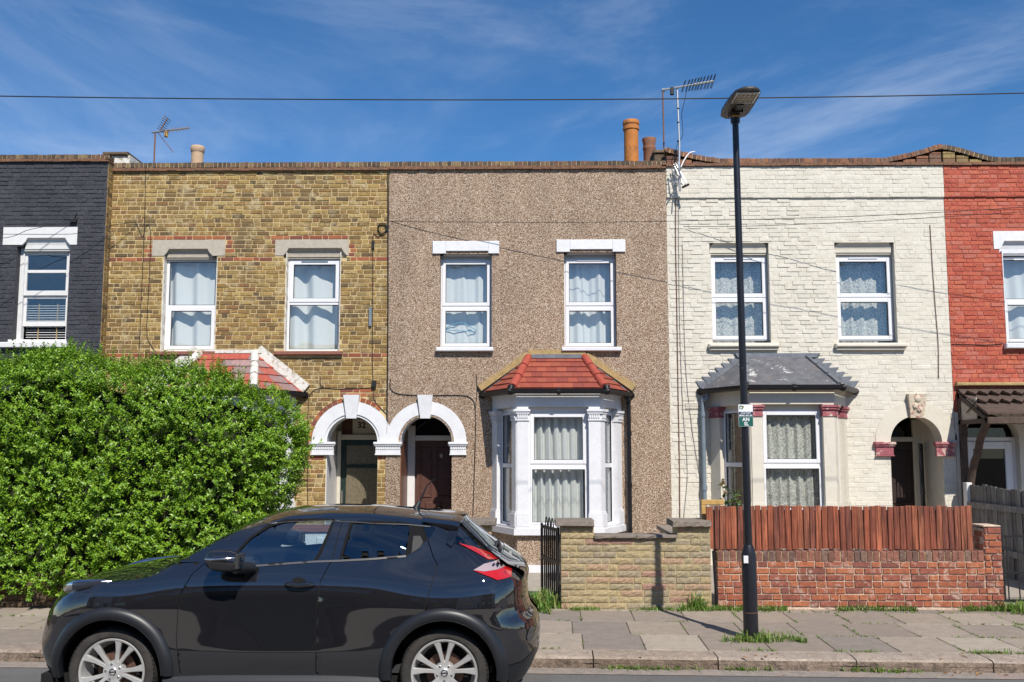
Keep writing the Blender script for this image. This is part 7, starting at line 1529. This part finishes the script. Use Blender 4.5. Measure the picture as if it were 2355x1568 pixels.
def panel(name, poly, mt, holes=(), step=0.035, off=0.0, sides=(-1, 1), parent=None, smooth=180, dens=0.025, th=0.0):
    """a piece of the body side: outline in (x, z), pushed onto the curved side"""
    poly = densify(poly, dens); hs = [densify(h, dens) for h in holes]; pts = list(poly); ed = [(i, (i+1)%len(poly)) for i in range(len(poly))]
    for h in hs: b = len(pts); pts += h; ed += [(b+i, b+(i+1)%len(h)) for i in range(len(h))]
    xs = [p[0] for p in poly]; zs = [p[1] for p in poly]
    def far(p): return all((p[0]-q[0])**2+(p[1]-q[1])**2 > (step*0.45)**2 for q in pts0)
    pts0 = list(pts); grid = []
    x = min(xs)+step/2
    while x < max(xs):
        z = min(zs)+step/2
        while z < max(zs): grid.append((x, z)); z += step
        x += step
    z = min(zs)+0.02
    while z < max(zs):                                   # closer together where the body turns the corner
        for t in (0.5,0.62,0.72,0.8,0.86,0.91,0.95,0.975,0.99):
            if min(xs) < -3.4: grid.append((-3.22-(-3.22-xf_(z))*t, z))
            if max(xs) > -0.2: x1 = -0.42 if z < 1.12 else -0.42-(z-1.12)*1.35; grid.append((x1+(xr_(z)-x1)*t, z))
        z += 0.04
    for g in grid:
        if inpoly(g, poly) and not any(inpoly(g, h) for h in hs) and far(g): pts.append(g)
    v2, e2, f2, *_ = delaunay_2d_cdt([Vector(p) for p in pts], ed, [], 0, 1e-5)
    F = []
    for f in f2:
        c = (sum(v2[i].x for i in f)/3, sum(v2[i].y for i in f)/3)
        if inpoly(c, poly) and not any(inpoly(c, h) for h in hs):
            a = (v2[f[1]]-v2[f[0]]).cross(v2[f[2]]-v2[f[0]]); F.append(tuple(f) if a > 0 else tuple(reversed(f)))
    res = []
    for s in sides:
        vs = [(v.x, CY+s*(hw(v.x, v.y)+off), v.y+CG) for v in v2]; mb = MB(); mb.add(vs, F if s < 0 else [tuple(reversed(f)) for f in F])
        if th:
            n = len(vs); mb.add([(v.x, CY+s*(hw(v.x, v.y)+off-th), v.y+CG) for v in v2], []); use = {}
            for f in F:
                for i in range(3): e = (f[i], f[(i+1)%3]); use[e] = 1
            for (a, b) in list(use):
                if (b, a) not in use: mb.f.append((b, a, a+n, b+n) if s < 0 else (a, b, b+n, a+n)); mb.m.append(0)
        res.append(mb.build(name, mt, parent or CAR, smooth=smooth if not th else 40))
    return res
def C(px, py, y=None):                                  # photo point on the near flank -> (x, height above road)
    a = at(px, py, YN if y is None else y); return (a[0], a[1]-CG)
def G(px, py): return C(px, py, CY-0.70)
ARCH = lambda xw, r, a0=0, a1=180, n=24: [(xw+r*math.cos(R(a0+(a1-a0)*k/n)), WZ+0.01+r*math.sin(R(a0+(a1-a0)*k/n))) for k in range(n+1)]
RAr = 0.415
SILL = 0.30
# window outlines
WF = [G(*p) for p in ((528,1303),(552,1262),(575,1236),(611,1211),(648,1199),(700,1196.5),(761,1196.5),(752,1230),(738,1268),(727,1289),(640,1295))]
WRr = [G(*p) for p in ((785,1287),(794,1245),(803,1203),(870,1202.5),(925,1204.5),(939,1208),(943,1222),(938,1262),(934,1277),(860,1283))]
WB_ = [G(*p) for p in ((940,1207),(966,1210),(981,1242),(938,1276),(934,1277),(938,1262),(943,1222))]
WQ = [G(*p) for p in ((969,1210),(990,1211.5),(998,1217),(996,1224),(984,1241))]
# shut lines, bottom to top
def top_edge(x0, x1, n=14): return [(x0+(x1-x0)*i/n, ze_(x0+(x1-x0)*i/n)) for i in range(n+1)]
S1 = [C(414.7,1533.6), C(405,1472), C(408,1402), C(415,1361), C(434,1323), C(462,1296)]; xA = -2.70; S1.append((xA, ze_(xA)))
S2 = [C(725.3,1526), C(726,1396), C(733,1337.4), C(756,1290.5), G(776,1229), G(783,1189)]; xB_ = S2[-1][0]; S2[-1] = (xB_, ze_(xB_)-0.012)
S3 = [C(886,1524), C(880,1490), C(905,1430), C(940,1398), C(980,1387), C(994,1337), C(1003,1302), G(997,1279), G(984,1246), G(968,1212), G(950,1196)]
g = 0.0035
sh = lambda L, d: [(p[0]+d, p[1]) for p in L]
bot = lambda a, b: []
S1[0] = (S1[0][0], SILL+0.02); S2[0] = (S2[0][0], SILL+0.02)
def arch_between(xw, r, xa, xb):                         # arc points between two x, left to right
    return [p for p in reversed(ARCH(xw, r, 0, 180, 40)) if xa < p[0] < xb]
# front wing and bumper in one skin
fr = [(xf_(z), z) for z in np.linspace(0.20, 1.0, 24)]
wing = [(XF+RAr+0.005, SILL+0.02), (S1[0][0]-g, SILL+0.02)]+sh(S1[1:], -g)
te = [p for p in reversed(top_edge(-3.84, xA-0.01, 24))]
wing = wing+te+[p for p in reversed(fr) if p[1] < ze_(-3.84)-0.01]+[(XF-RAr-0.14, 0.20),(XF-RAr-0.03, 0.22)]+[p for p in reversed(ARCH(XF, RAr, -4, 184, 30))]
panel('front_wing', wing, PAINT, dens=0.03)
# doors
fdoor = sh(S1, g)[0:1]+[(S2[0][0]-g, SILL+0.02)]+sh(S2[1:], -g)+[p for p in reversed(top_edge(xA+0.02, xB_-0.02, 20))]+list(reversed(sh(S1[1:-1], g)))
fdoor = [(p[0], min(p[1], ze_(p[0])-0.001)) for p in fdoor]
D1 = panel('front_door', fdoor, PAINT, [WF])
x3 = S3[-1][0]
lower3 = [(XR-RAr-0.005, SILL+0.02)]+arch_between(XR, RAr+0.002, XR-RAr-0.001, S3[4][0]-0.01)
rdoor = [(S2[0][0]+g, SILL+0.02)]+lower3+sh(S3[4:], -g)+[p for p in reversed(top_edge(xB_+0.01, x3-0.02, 14))]+list(reversed(sh(S2[1:], g)))
rdoor = [(p[0], min(p[1], ze_(p[0])-0.001)) for p in rdoor]
D2 = panel('rear_door', rdoor, PAINT, [WRr+[G(966,1210), G(981,1242), G(938,1276)]] if False else [WRr, WB_])
# rear quarter and bumper
re_ = [(xr_(z)-0.0005, z) for z in np.linspace(0.24, 1.44, 40)]
quarter = sh(S3[4:], g)+top_edge(x3+0.03, -0.56, 14)+[p for p in reversed(re_)]+[(XR+RAr+0.12, 0.24),(XR+RAr+0.02, 0.25)]+[p for p in ARCH(XR, RAr+0.002, -4, 180, 40) if p[0] > S3[4][0]+0.01]
quarter = [(p[0], min(p[1], ze_(p[0]) if p[0] < -0.55 else 9)) for p in quarter]
# side view of the raked back window, tail lamp
RW_ = [G(1046,1206),(xr_(1.36)-0.035,1.36),(xr_(1.28)-0.035,1.28),(xr_(1.2)-0.04,1.2), G(1092,1268), G(1044,1249), G(1040,1243)]
T1_ = [C(*p) for p in ((1049,1254),(1085,1264),(1125,1281),(1150,1290),(1153,1296),(1120,1292),(1085,1272))]
T2_ = [C(*p) for p in ((1087,1313.5),(1112,1316.3),(1140,1314.3),(1176,1308.5),(1175,1333),(1143,1336),(1126,1328))]
T2b = [C(*p) for p in ((1087,1313),(1112,1300),(1152,1295),(1172,1296),(1176,1308),(1140,1314),(1112,1316))]
panel('rear_quarter', quarter, PAINT, [WQ], dens=0.03)
for nm, pl_, mt, off in (('front_window', WF, CGLASS, -0.008), ('rear_window', WRr, PRIV, -0.008), ('quarter_window', WQ, PRIV, -0.004)): panel(nm, pl_, mt, off=off, step=0.06)
panel('handle_panel', WB_, SEAL, off=-0.003)
HB = [G(*p) for p in ((949,1233),(965,1233),(972,1246),(966,1258),(947,1271))]; panel('rear_door_handle', HB, mat('dark_handle', (0.01,0.01,0.01), 0.3), off=0.006, th=0.012)
def band(poly, w_):                                      # thin seal round an opening
    c = Vector((sum(p[0] for p in poly)/len(poly), sum(p[1] for p in poly)/len(poly))); return [tuple(Vector(p)+(Vector(p)-c).normalized()*w_) for p in poly]
for pl_ in (WF, WRr): panel('window_seal', band(pl_, 0.012), SEAL, [band(pl_, -0.012)], off=0.003, step=0.03, dens=0.02)
MT['bright'] = mat('grey_window_trim', (0.16,0.15,0.14), 0.3, metal=0.8)
wl = [G(532,1303.5), G(640,1296), G(727,1290), G(785,1288), G(860,1284), G(935,1278)]
panel('waist_trim', [(p[0], p[1]-0.004) for p in wl]+[(p[0], p[1]+0.010) for p in reversed(wl)], MT['bright'], off=0.006, step=0.2)
panel('roof_seam', [(p[0], p[1]-0.010) for p in top_edge(-2.2, -0.75, 16)]+[(p[0], p[1]-0.004) for p in reversed(top_edge(-2.2, -0.75, 16))], TRIM, off=0.003, step=0.3)
panel('rear_side_glass', RW_, PRIV, off=0.004, step=0.05)
for pl_, mt, o_ in ((T1_, REDL, 0.010), (T2_, REDL, 0.010), (T2b, CLEARL, 0.010)): panel('tail_lamp', pl_, mt, off=o_, step=0.05, th=0.014)
for s in (-1, 1):                                        # long raised lamps along the bonnet edges
    mb = MB(); n, m = 16, 12; vs = []; xa_, xb2_ = -3.70, -3.16
    for i in range(n):
        t = i/(n-1); x = xa_+(xb2_-xa_)*t; wv = max(0.0, math.sin(math.pi*min(1, t*1.0+0.02)**0.62))**0.7; e = ze_(x); yc_ = hw(x, e-0.03)-0.045
        for k in range(m): ph = 2*math.pi*k/m; vs.append((x, CY+s*(yc_+0.075*wv*math.cos(ph)), CG+e+0.006+0.050*wv*math.sin(ph)))
    mb.add(vs, [(i*m+k,(i+1)*m+k,(i+1)*m+(k+1)%m,i*m+(k+1)%m) for i in range(n-1) for k in range(m)]); hl = mb.build('headlight', SILVER, CAR, smooth=180, recalc=True)
    mb = MB(); vs = []; pl_ = []
    for i in range(9):
        t = 0.40+0.46*i/8; x = xa_+(xb2_-xa_)*t; wv = max(0.0, math.sin(math.pi*t**0.62))**0.7; e = ze_(x); yc_ = hw(x, e-0.03)-0.045
        for ph in (R(-38), R(4), R(40)): vs.append((x, CY+s*(yc_+0.078*wv*math.cos(ph)), CG+e+0.006+0.053*wv*math.sin(ph)))
    mb.add(vs, [(i*3+k,(i+1)*3+k,(i+1)*3+k+1,i*3+k+1) for i in range(8) for k in range(2)]); mb.build('headlight_inner', mat('lamp_shadow', (0.05,0.055,0.07), 0.15, metal=0.5), hl, smooth=180)
nl = [(xf_(z)+0.004+o_, z) for z, o_ in ((0.70,0.0),(0.75,0.0),(0.80,0.0),(0.84,0.0))]+[(xf_(0.84)+0.05, 0.85),(xf_(0.80)+0.10, 0.80),(xf_(0.74)+0.075, 0.73)]
panel('round_headlight', nl, SILVER, off=0.008, step=0.03, th=0.01, dens=0.012)
# black plastic arches, sills and lower bumpers
for xw in (XF, XR):
    a0, a1 = (-2, 187) if xw == XF else (-7, 186)
    for s in (-1, 1):                                    # flared, rounded in section
        mb = MB(); vs = []; secn = [(RAr-0.02,-0.05),(RAr-0.018,0.018),(RAr-0.008,0.032),(RAr+0.02,0.036),(RAr+0.045,0.032),(RAr+0.064,0.020),(RAr+0.074,0.002)]; na = 48; m = len(secn)
        for k in range(na+1):
            a = R(a0+(a1-a0)*k/na)
            for r, o_ in secn: x, z = xw+r*math.cos(a), WZ+0.01+r*math.sin(a); vs.append((x, CY+s*(max(hw(x, z), 0.74)+o_), CG+z))
        mb.add(vs, [((k*m+i, k*m+i+1, (k+1)*m+i+1, (k+1)*m+i) if s > 0 else (k*m+i, (k+1)*m+i, (k+1)*m+i+1, k*m+i+1)) for k in range(na) for i in range(m-1)]); mb.build('arch_trim', TRIM, CAR, smooth=180)
for s in (-1, 1):
    mb = MB(); vs = []; secn = [(0.80,0.20),(0.862,0.215),(0.884,0.245),(0.884,0.275),(0.868,0.305),(0.838,0.340)]; nk = 20; m = len(secn)
    for k in range(nk+1):
        x = XF+0.41+(XR-XF-0.82)*k/nk
        for yy, zz in secn: vs.append((x, CY+s*yy, CG+zz))
    mb.add(vs, [((k*m+i, k*m+i+1, (k+1)*m+i+1, (k+1)*m+i) if s > 0 else (k*m+i, (k+1)*m+i, (k+1)*m+i+1, k*m+i+1)) for k in range(nk) for i in range(m-1)]+[tuple(range(m)), tuple(range(nk*m+m-1, nk*m-1, -1))]); mb.build('side_skirt', TRIM, CAR, smooth=35)
rb_ = [(XR+0.485, 0.245), (-0.02, 0.245), (xr_(0.33)-0.002, 0.33), (xr_(0.45)-0.001, 0.45), (0.08, 0.47), (-0.02, 0.41), (XR+0.487, 0.40)]; panel('rear_bumper_trim', rb_, TRIM, off=0.008, step=0.03)
FL = [C(1211,1479), C(1216,1462), C(1222,1455), C(1229,1464), C(1226,1482), C(1216,1486)]; FL = [(min(p[0], xr_(p[1])-0.004), p[1]) for p in FL]
fb = [(xf_(0.21)+0.002, 0.21), (XF-0.487, 0.215), (XF-0.487, 0.345), (xf_(0.36)+0.002, 0.36)]; panel('front_bumper_trim', fb, TRIM, off=0.006, step=0.03)
# shell just inside the panels, so that gaps read dark
allout = [(XF+RAr, 0.26), (XR-RAr, 0.26)]+[p for p in reversed(ARCH(XR, RAr+0.004, 0, 180, 24))]+[(-0.1, 0.27)]+[(xr_(z)-0.02, z) for z in np.linspace(0.3,1.40,20)]+[(p[0], p[1]-0.015) for p in reversed(top_edge(-3.76, -0.6, 30))]+[(xf_(z)+0.02, z) for z in np.linspace(0.85,0.25,12)]+[(XF-RAr, 0.26)]+[p for p in reversed(ARCH(XF, RAr+0.004, 0, 180, 24))][0:]
panel('inner_shell', allout, DARK, [band(WF, -0.002), band(WRr, -0.002), band(WB_, 0), WQ], off=-0.02, step=0.08, dens=0.06)
# bonnet, windscreen, roof, back window, tailgate: one run of sections across the car
def across(name, xs, mt, inset=0.0, lift=0.0, ny=16, smooth=180, hole=None):
    mb = MB(); vs = []
    for x in xs:
        e, c = ze_(x), zc_(x); ye = max(0.0, hw(x, e)-inset)
        for k in range(ny+1):
            t = -1+2*k/ny; vs.append((x, CY+t*ye, CG+lift+e+(c-e)*(1-abs(t)**2.6)))
    m = ny+1; mb.add(vs, [(i*m+k, (i+1)*m+k, (i+1)*m+k+1, i*m+k+1) for i in range(len(xs)-1) for k in range(ny)]); return mb.build(name, mt, CAR, smooth=smooth)
lin = lambda a, b, n: [a+(b-a)*i/n for i in range(n+1)]
across('bonnet', [-3.90,-3.885,-3.87,-3.85,-3.82,-3.78,-3.74]+lin(-3.70,-2.87,22), PAINT); across('scuttle', lin(-2.868,-2.80,3), TRIM)
across('windscreen', lin(-2.799,-2.10,18), CGLASS, inset=0.05); across('roof', lin(-2.10,-0.53,34), PAINT)
mb = MB(); 
for s in (-1, 1):                                        # windscreen pillars
    vs = []
    for x in lin(-2.84,-2.08,18):
        e = ze_(x); c = zc_(x); ye = hw(x, e); t = (ye-0.055)/ye; vs += [(x, CY+s*ye, CG+e), (x, CY+s*(ye-0.055), CG+e+(c-e)*(1-t**2.6)+0.002)]
    n0 = len(mb.v); mb.add(vs, [((i*2, i*2+2, i*2+3, i*2+1) if s > 0 else (i*2+1, i*2+3, i*2+2, i*2)) for i in range(18)])
mb.build('windscreen_pillar', PAINT, CAR, smooth=180)
mb = MB(); xs = [(-0.535,1.462),(-0.50,1.415),(-0.43,1.355),(-0.30,1.245),(-0.20,1.172)]; vs = []
def back(name, pts, mt, w0, smooth=180):
    mb = MB(); vs = []
    for x, z in pts:
        ye = max(0.02, hw(x-0.03, z-0.02)-w0)
        for k in range(15): t = -1+2*k/14; vs.append((x+0.02*(1-t*t), CY+t*ye, CG+z+0.012*(1-t*t)))
    mb.add(vs, [(i*15+k, (i+1)*15+k, (i+1)*15+k+1, i*15+k+1) for i in range(len(pts)-1) for k in range(14)]); return mb.build(name, mt, CAR, smooth=smooth)
back('back_window', xs, PRIV, 0.05); back('tailgate', [(-0.20,1.178),(-0.14,1.135),(-0.07,1.10),(-0.015,1.06),(0.01,1.0)], PAINT, 0.0)
# roof spoiler
mb = MB(); sec = [(-0.80,1.508),(-0.66,1.492),(-0.545,1.478),(-0.50,1.466),(-0.505,1.448),(-0.56,1.44)]
vs = []
for k in range(13):
    t = -1+2*k/12; ye = 0.60
    for x, z in sec: vs.append((x-0.03*abs(t)**3, CY+t*ye, CG+z+0.012*(1-t*t)-0.05*abs(t)**4))
m = len(sec); mb.add(vs, [(k*m+i, k*m+i+1, (k+1)*m+i+1, (k+1)*m+i) for k in range(12) for i in range(m-1)]+[tuple(range(m)), tuple(range(12*m+m-1, 12*m-1, -1))]); mb.build('roof_spoiler', PAINT, CAR, smooth=50, recalc=True)
for s in (-1, 1):
    mb = MB(); p = [(-0.60,1.455,0.0),(-0.515,1.45,0.0),(-0.545,1.33,0.0),(-0.575,1.27,0.0),(-0.62,1.30,0)]
    vs = []
    for o_ in (0.0, 0.03):
        for x, z, _ in p: vs.append((x, CY+s*(hw(min(x,-0.6), z-0.02)+0.004-o_), CG+z))
    mb.add(vs, [(0,1,2,3,4),(9,8,7,6,5)]+[(i,(i+1)%5,(i+1)%5+5,i+5) for i in range(5)]); mb.build('spoiler_fin', PAINT, CAR, recalc=True)
# cabin
mb = MB(); mb.box(-2.9,-0.25,CY-0.72,CY+0.72,CG+0.32,CG+0.38); mb.box(-0.5,-0.3,CY-0.62,CY+0.62,CG+0.38,CG+1.05); mb.build('cabin_floor', CABIN, CAR)
mb = MB(); mb.slab([(-3.0,CY-0.66),(-2.45,CY-0.68),(-2.40,CY),(-2.45,CY+0.68),(-3.0,CY+0.66)], CG+0.70, CG+1.04); mb.build('dashboard', CABIN, CAR)
mb = MB()
sx_, sy_, sz_ = -2.22, CY-0.36, CG+0.99
ringp = [(sx_+0.09*math.sin(a)*0.45, sy_+0.18*math.cos(a), sz_+0.17*math.sin(a)) for a in [2*math.pi*k/20 for k in range(21)]]
mb.tube(ringp, 0.016, 8, caps=False); mb.tube([(sx_,sy_-0.16,sz_),(sx_-0.03,sy_,sz_),(sx_,sy_+0.16,sz_)], 0.02, 6); mb.tube([(sx_-0.02,sy_,sz_),(sx_-0.3,sy_,sz_-0.1)], 0.04, 8); mb.build('steering_wheel', CABIN, CAR, smooth=60)
def seat(x, y):
    mb = MB(); p = [(x-0.5,0.50),(x-0.46,0.58),(x+0.0,0.56),(x+0.10,0.78),(x+0.20,1.10),(x+0.24,1.13),(x+0.31,1.12),(x+0.26,0.85),(x+0.18,0.48),(x-0.4,0.42)]
    mb.prism([(a, CG+b) for a, b in reversed(p)], y-0.25, y+0.25); o = mb.build('seat', CABIN, CAR, smooth=40, recalc=True)
    mb = MB(); p = [(x+0.22,1.16),(x+0.25,1.34),(x+0.29,1.37),(x+0.35,1.34),(x+0.33,1.16)]; mb.prism([(a, CG+b) for a, b in reversed(p)], y-0.13, y+0.13); mb.box(x+0.27,x+0.29,y-0.07,y-0.05,CG+1.1,CG+1.17); mb.box(x+0.27,x+0.29,y+0.05,y+0.07,CG+1.1,CG+1.17); mb.build('headrest', CABIN, o, smooth=40, recalc=True)
for y in (CY-0.36, CY+0.36): seat(-1.62, y)
mb = MB(); mb.box(-0.95,-0.5,CY-0.6,CY+0.6,CG+0.4,CG+0.62); mb.box(-0.62,-0.45,CY-0.6,CY+0.6,CG+0.62,CG+1.14); mb.build('rear_seat', CABIN, CAR)
# underside and wheel housings
mb = MB(); mb.box(XF-0.6,XR+0.5,CY-0.70,CY+0.70,CG+0.17,CG+0.30); mb.box(XF+0.44,XR-0.44,CY-0.78,CY+0.78,CG+0.2,CG+0.31); mb.box(-3.7,XF-0.45,CY-0.6,CY+0.6,CG+0.2,CG+0.75); mb.box(XR+0.45,-0.1,CY-0.6,CY+0.6,CG+0.24,CG+0.8); mb.build('underbody', DARK, CAR)
for xw in (XF, XR):
    for s in (-1, 1):
        mb = MB(); a = ARCH(xw, RAr+0.01, -30, 210, 30); vs = [(x, CY+s*(0.83 if k == 0 else 0.50), CG+z) for x, z in a for k in (0, 1)]; mb.add(vs, [(i*2, i*2+1, i*2+3, i*2+2) for i in range(30)]); n = len(mb.v); mb.add([(x, CY+s*0.50, CG+z) for x, z in a], [tuple(range(31))]); mb.build('wheel_housing', DARK, CAR, smooth=60)
# wheels
def wheel(xw, s, spin):
    def put(mb): mb.v = [(xw+v[0], CY+s*(0.745+v[2]), CG+WZ+v[1]) for v in mb.v]; return mb
    n = 56; tb = MB(); prof = [(0.245,-0.10),(0.252,0.075),(0.268,0.092),(0.298,0.097),(0.318,0.090),(0.330,0.076),(WR-0.003,0.06),(WR,0.03),(WR,-0.03),(WR-0.003,-0.06),(0.325,-0.085),(0.29,-0.10),(0.245,-0.10)]
    tb.lathe(prof, 0, 0, n); t = put(tb).build('wheel', RUBBER, CAR, smooth=35, recalc=True); t.name = 'wheel'
    gb = MB()
    for i in range(64):                                   # shoulder blocks of the tread
        a = 2*math.pi*i/64; c, si = math.cos(a), math.sin(a); d = 0.010; 
        q = [(0.322,0.0885,-d),(0.322,0.0885,d),(0.3345,0.0745,d),(0.3345,0.0745,-d)]; gb.add([(r*c-w_*si, r*si+w_*c, z+0.0012) for r, z, w_ in q], [(0,1,2,3)])
    put(gb).build('tread_groove', DARK, t)
    rb2 = MB(); rb2.lathe([(0.20,-0.06),(0.226,0.0),(0.232,0.07),(0.238,0.082),(0.249,0.086),(0.2535,0.080),(0.25,0.06)], 0, 0, n); rim = put(rb2).build('rim', ALLOY, t, smooth=40, recalc=True)
    db = MB(); db.lathe([(0.0,-0.03),(0.145,-0.03),(0.145,-0.018),(0.0,-0.018)], 0, 0, 32); put(db).build('brake_disc', mat('rusty_brake', (0.10,0.06,0.045), 0.6, metal=0.3) if 'RB' not in MT else MT['RB'], t, smooth=40)
    pb = MB(); pb.lathe([(0.0,-0.062),(0.215,-0.06)], 0, 0, 32); put(pb).build('wheel_back', DARK, t)
    for k in range(5):
        for e in (-1, 1):
            a = R(spin+72*k)+e*R(14.5); a1 = R(spin+72*k)+e*R(12.0); sb = MB(); P_ = []
            for r, w_, z0_, off in ((0.045,0.022,0.052,0.0),(0.09,0.0155,0.054,0.0),(0.15,0.0165,0.062,0.0),(0.20,0.022,0.072,0.0),(0.240,0.030,0.080,0.0)):
                aa = a+(a1-a)*0+e*R(6)*(0.24-r)/0.24*-1; c, si = math.cos(aa), math.sin(aa)
                for ww, zz in ((-w_, z0_-0.010), (-w_*0.72, z0_), (w_*0.72, z0_), (w_, z0_-0.010), (w_*0.8, z0_-0.04), (-w_*0.8, z0_-0.04)): P_.append((r*c-ww*si, r*si+ww*c, zz))
            sb.add(P_, [(i*6+j, i*6+(j+1)%6, (i+1)*6+(j+1)%6, (i+1)*6+j) for i in range(4) for j in range(6)]); put(sb).build('spoke', ALLOY, t, smooth=30, recalc=True)
    hb = MB(); hb.lathe([(0.0,0.060),(0.028,0.060),(0.033,0.056),(0.05,0.054),(0.078,0.050),(0.082,0.03),(0.082,0.0)], 0, 0, 30); h = put(hb).build('hub', ALLOY, t, smooth=35, recalc=True)
    eb = MB(); eb.lathe([(0.019,0.061),(0.024,0.063),(0.027,0.061)], 0, 0, 24); eb.add([(-0.027,-0.006,0.062),(0.027,-0.003,0.062),(0.027,0.006,0.062),(-0.027,0.003,0.062)], [(0,1,2,3)]); put(eb).build('hub_emblem', TRIM, h, smooth=40)
    for k in range(5):
        a = R(spin+36+72*k); lb = MB(); lb.lathe([(0.0,0.058),(0.009,0.057),(0.011,0.05),(0.011,0.03)], 0.057*math.cos(a), 0.057*math.sin(a), 8); put(lb).build('wheel_nut', MT['chrome'], h, smooth=40)
        pk = MB(); pk.lathe([(0.0175,0.045),(0.0,0.0455)], 0.057*math.cos(a), 0.057*math.sin(a), 12)
    return t
MT['RB'] = mat('rusty_brake', (0.10,0.055,0.04), 0.6, metal=0.3)
wheel(XF, -1, 66); wheel(XR, -1, 90); wheel(XF, 1, 40); wheel(XR, 1, 20)
# door mirrors, handles, small lamps
for s in (-1, 1):
    mx, my, mz = C(523,1284)[0]+0.01, CY+s*0.98, C(523,1284)[1]+CG-0.005
    mb = MB(); n, m = 14, 10; vs = []
    for i in range(n):
        th = math.pi*i/(n-1)
        for k in range(m):
            ph = 2*math.pi*k/m; se = lambda v, p: math.copysign(abs(v)**p, v)
            vs.append((mx+0.135*se(math.cos(th),0.75)+0.0, my+0.11*se(math.sin(th),0.7)*se(math.cos(ph),0.7), mz+0.078*se(math.sin(th),0.6)*se(math.sin(ph),0.75)+0.012*math.cos(th)*-1))
    mb.add(vs, [(i*m+k, (i+1)*m+k, (i+1)*m+(k+1)%m, i*m+(k+1)%m) for i in range(n-1) for k in range(m)]); mo = mb.build('door_mirror', PAINT, CAR, smooth=180, recalc=True)
    mb = MB(); mb.tube([(mx+0.08,my+s*-0.02,mz-0.05),(mx+0.16,CY+s*0.80,mz-0.07)], [0.05,0.04], 10); mb.build('mirror_stalk', TRIM, mo, smooth=50)
    mb = MB(); pts = [(mx-0.125+0.25*k/8, my+s*(0.108-0.05*abs(k/4-1)**2.5), mz+0.018+0.0015*k) for k in range(9)]; mb.tube(pts, 0.007, 6); mb.build('mirror_indicator', MT['chrome'], mo, smooth=60)
    mb = MB(); mb.box(mx+0.105, mx+0.128, my-0.085, my+0.085, mz-0.05, mz+0.05); mb.build('mirror_glass', CABIN, mo)
    hx0, hx1, hz_ = C(652,1346)[0], C(719,1342)[0], C(685,1346)[1]; yh = lambda x: CY+s*(hw(x, hz_))
    mb = MB(); k_ = 10; pts = [(hx0+(hx1-hx0)*i/k_, yh(hx0+(hx1-hx0)*i/k_)+s*0.032*min(1, 4*min(i, k_-i)/k_+0.15), hz_+CG+0.004*math.sin(i)) for i in range(k_+1)]; mb.tube(pts, [0.010]+[0.020]*(k_-1)+[0.012], 8); dh = mb.build('door_handle', PAINT, CAR, smooth=60)
    mb = MB(); pl_ = [(hx0+0.06+0.06*math.cos(a)+0.04, hz_+0.055*math.sin(a)) for a in [2*math.pi*k/18 for k in range(18)]]
    vs = [(x, yh(x)+s*0.002, z+CG) for x, z in pl_]; mb.add(vs, [tuple(range(18))]); mb.build('handle_recess', DARK, dh)
mb = MB(); a0 = C(957,1170, CY); a1 = C(1000,1100, CY); mb.tube([(a0[0],CY,zc_(a0[0])+CG-0.005),(a0[0]+0.03,CY,zc_(a0[0])+CG+0.06)], [0.035,0.012], 8); mb.tube([(a0[0]+0.03,CY,zc_(a0[0])+CG+0.05),(a0[0]+0.09,CY,CG+zc_(a0[0])+0.19),(a1[0],CY,a1[1]+CG)], [0.009,0.006,0.005], 6); mb.build('roof_antenna', TRIM, CAR, smooth=60)
panel('fog_lamp', FL, mat('fog_lamp_mesh', (0.05,0.05,0.055), 0.4, spots=(60,0.3,(0.01,0.01,0.01))), off=0.012, step=0.03, th=0.015, dens=0.01)
mb = MB(); mb.tube([(-0.27,CY-0.02,CG+1.21),(-0.215,CY-0.02,CG+1.245)], [0.03,0.024], 10); mb.tube([(-0.22,CY-0.02,CG+1.24),(-0.2,CY-0.3,CG+1.2)], 0.01, 6); mb.build('rear_wiper', TRIM, CAR, smooth=50)
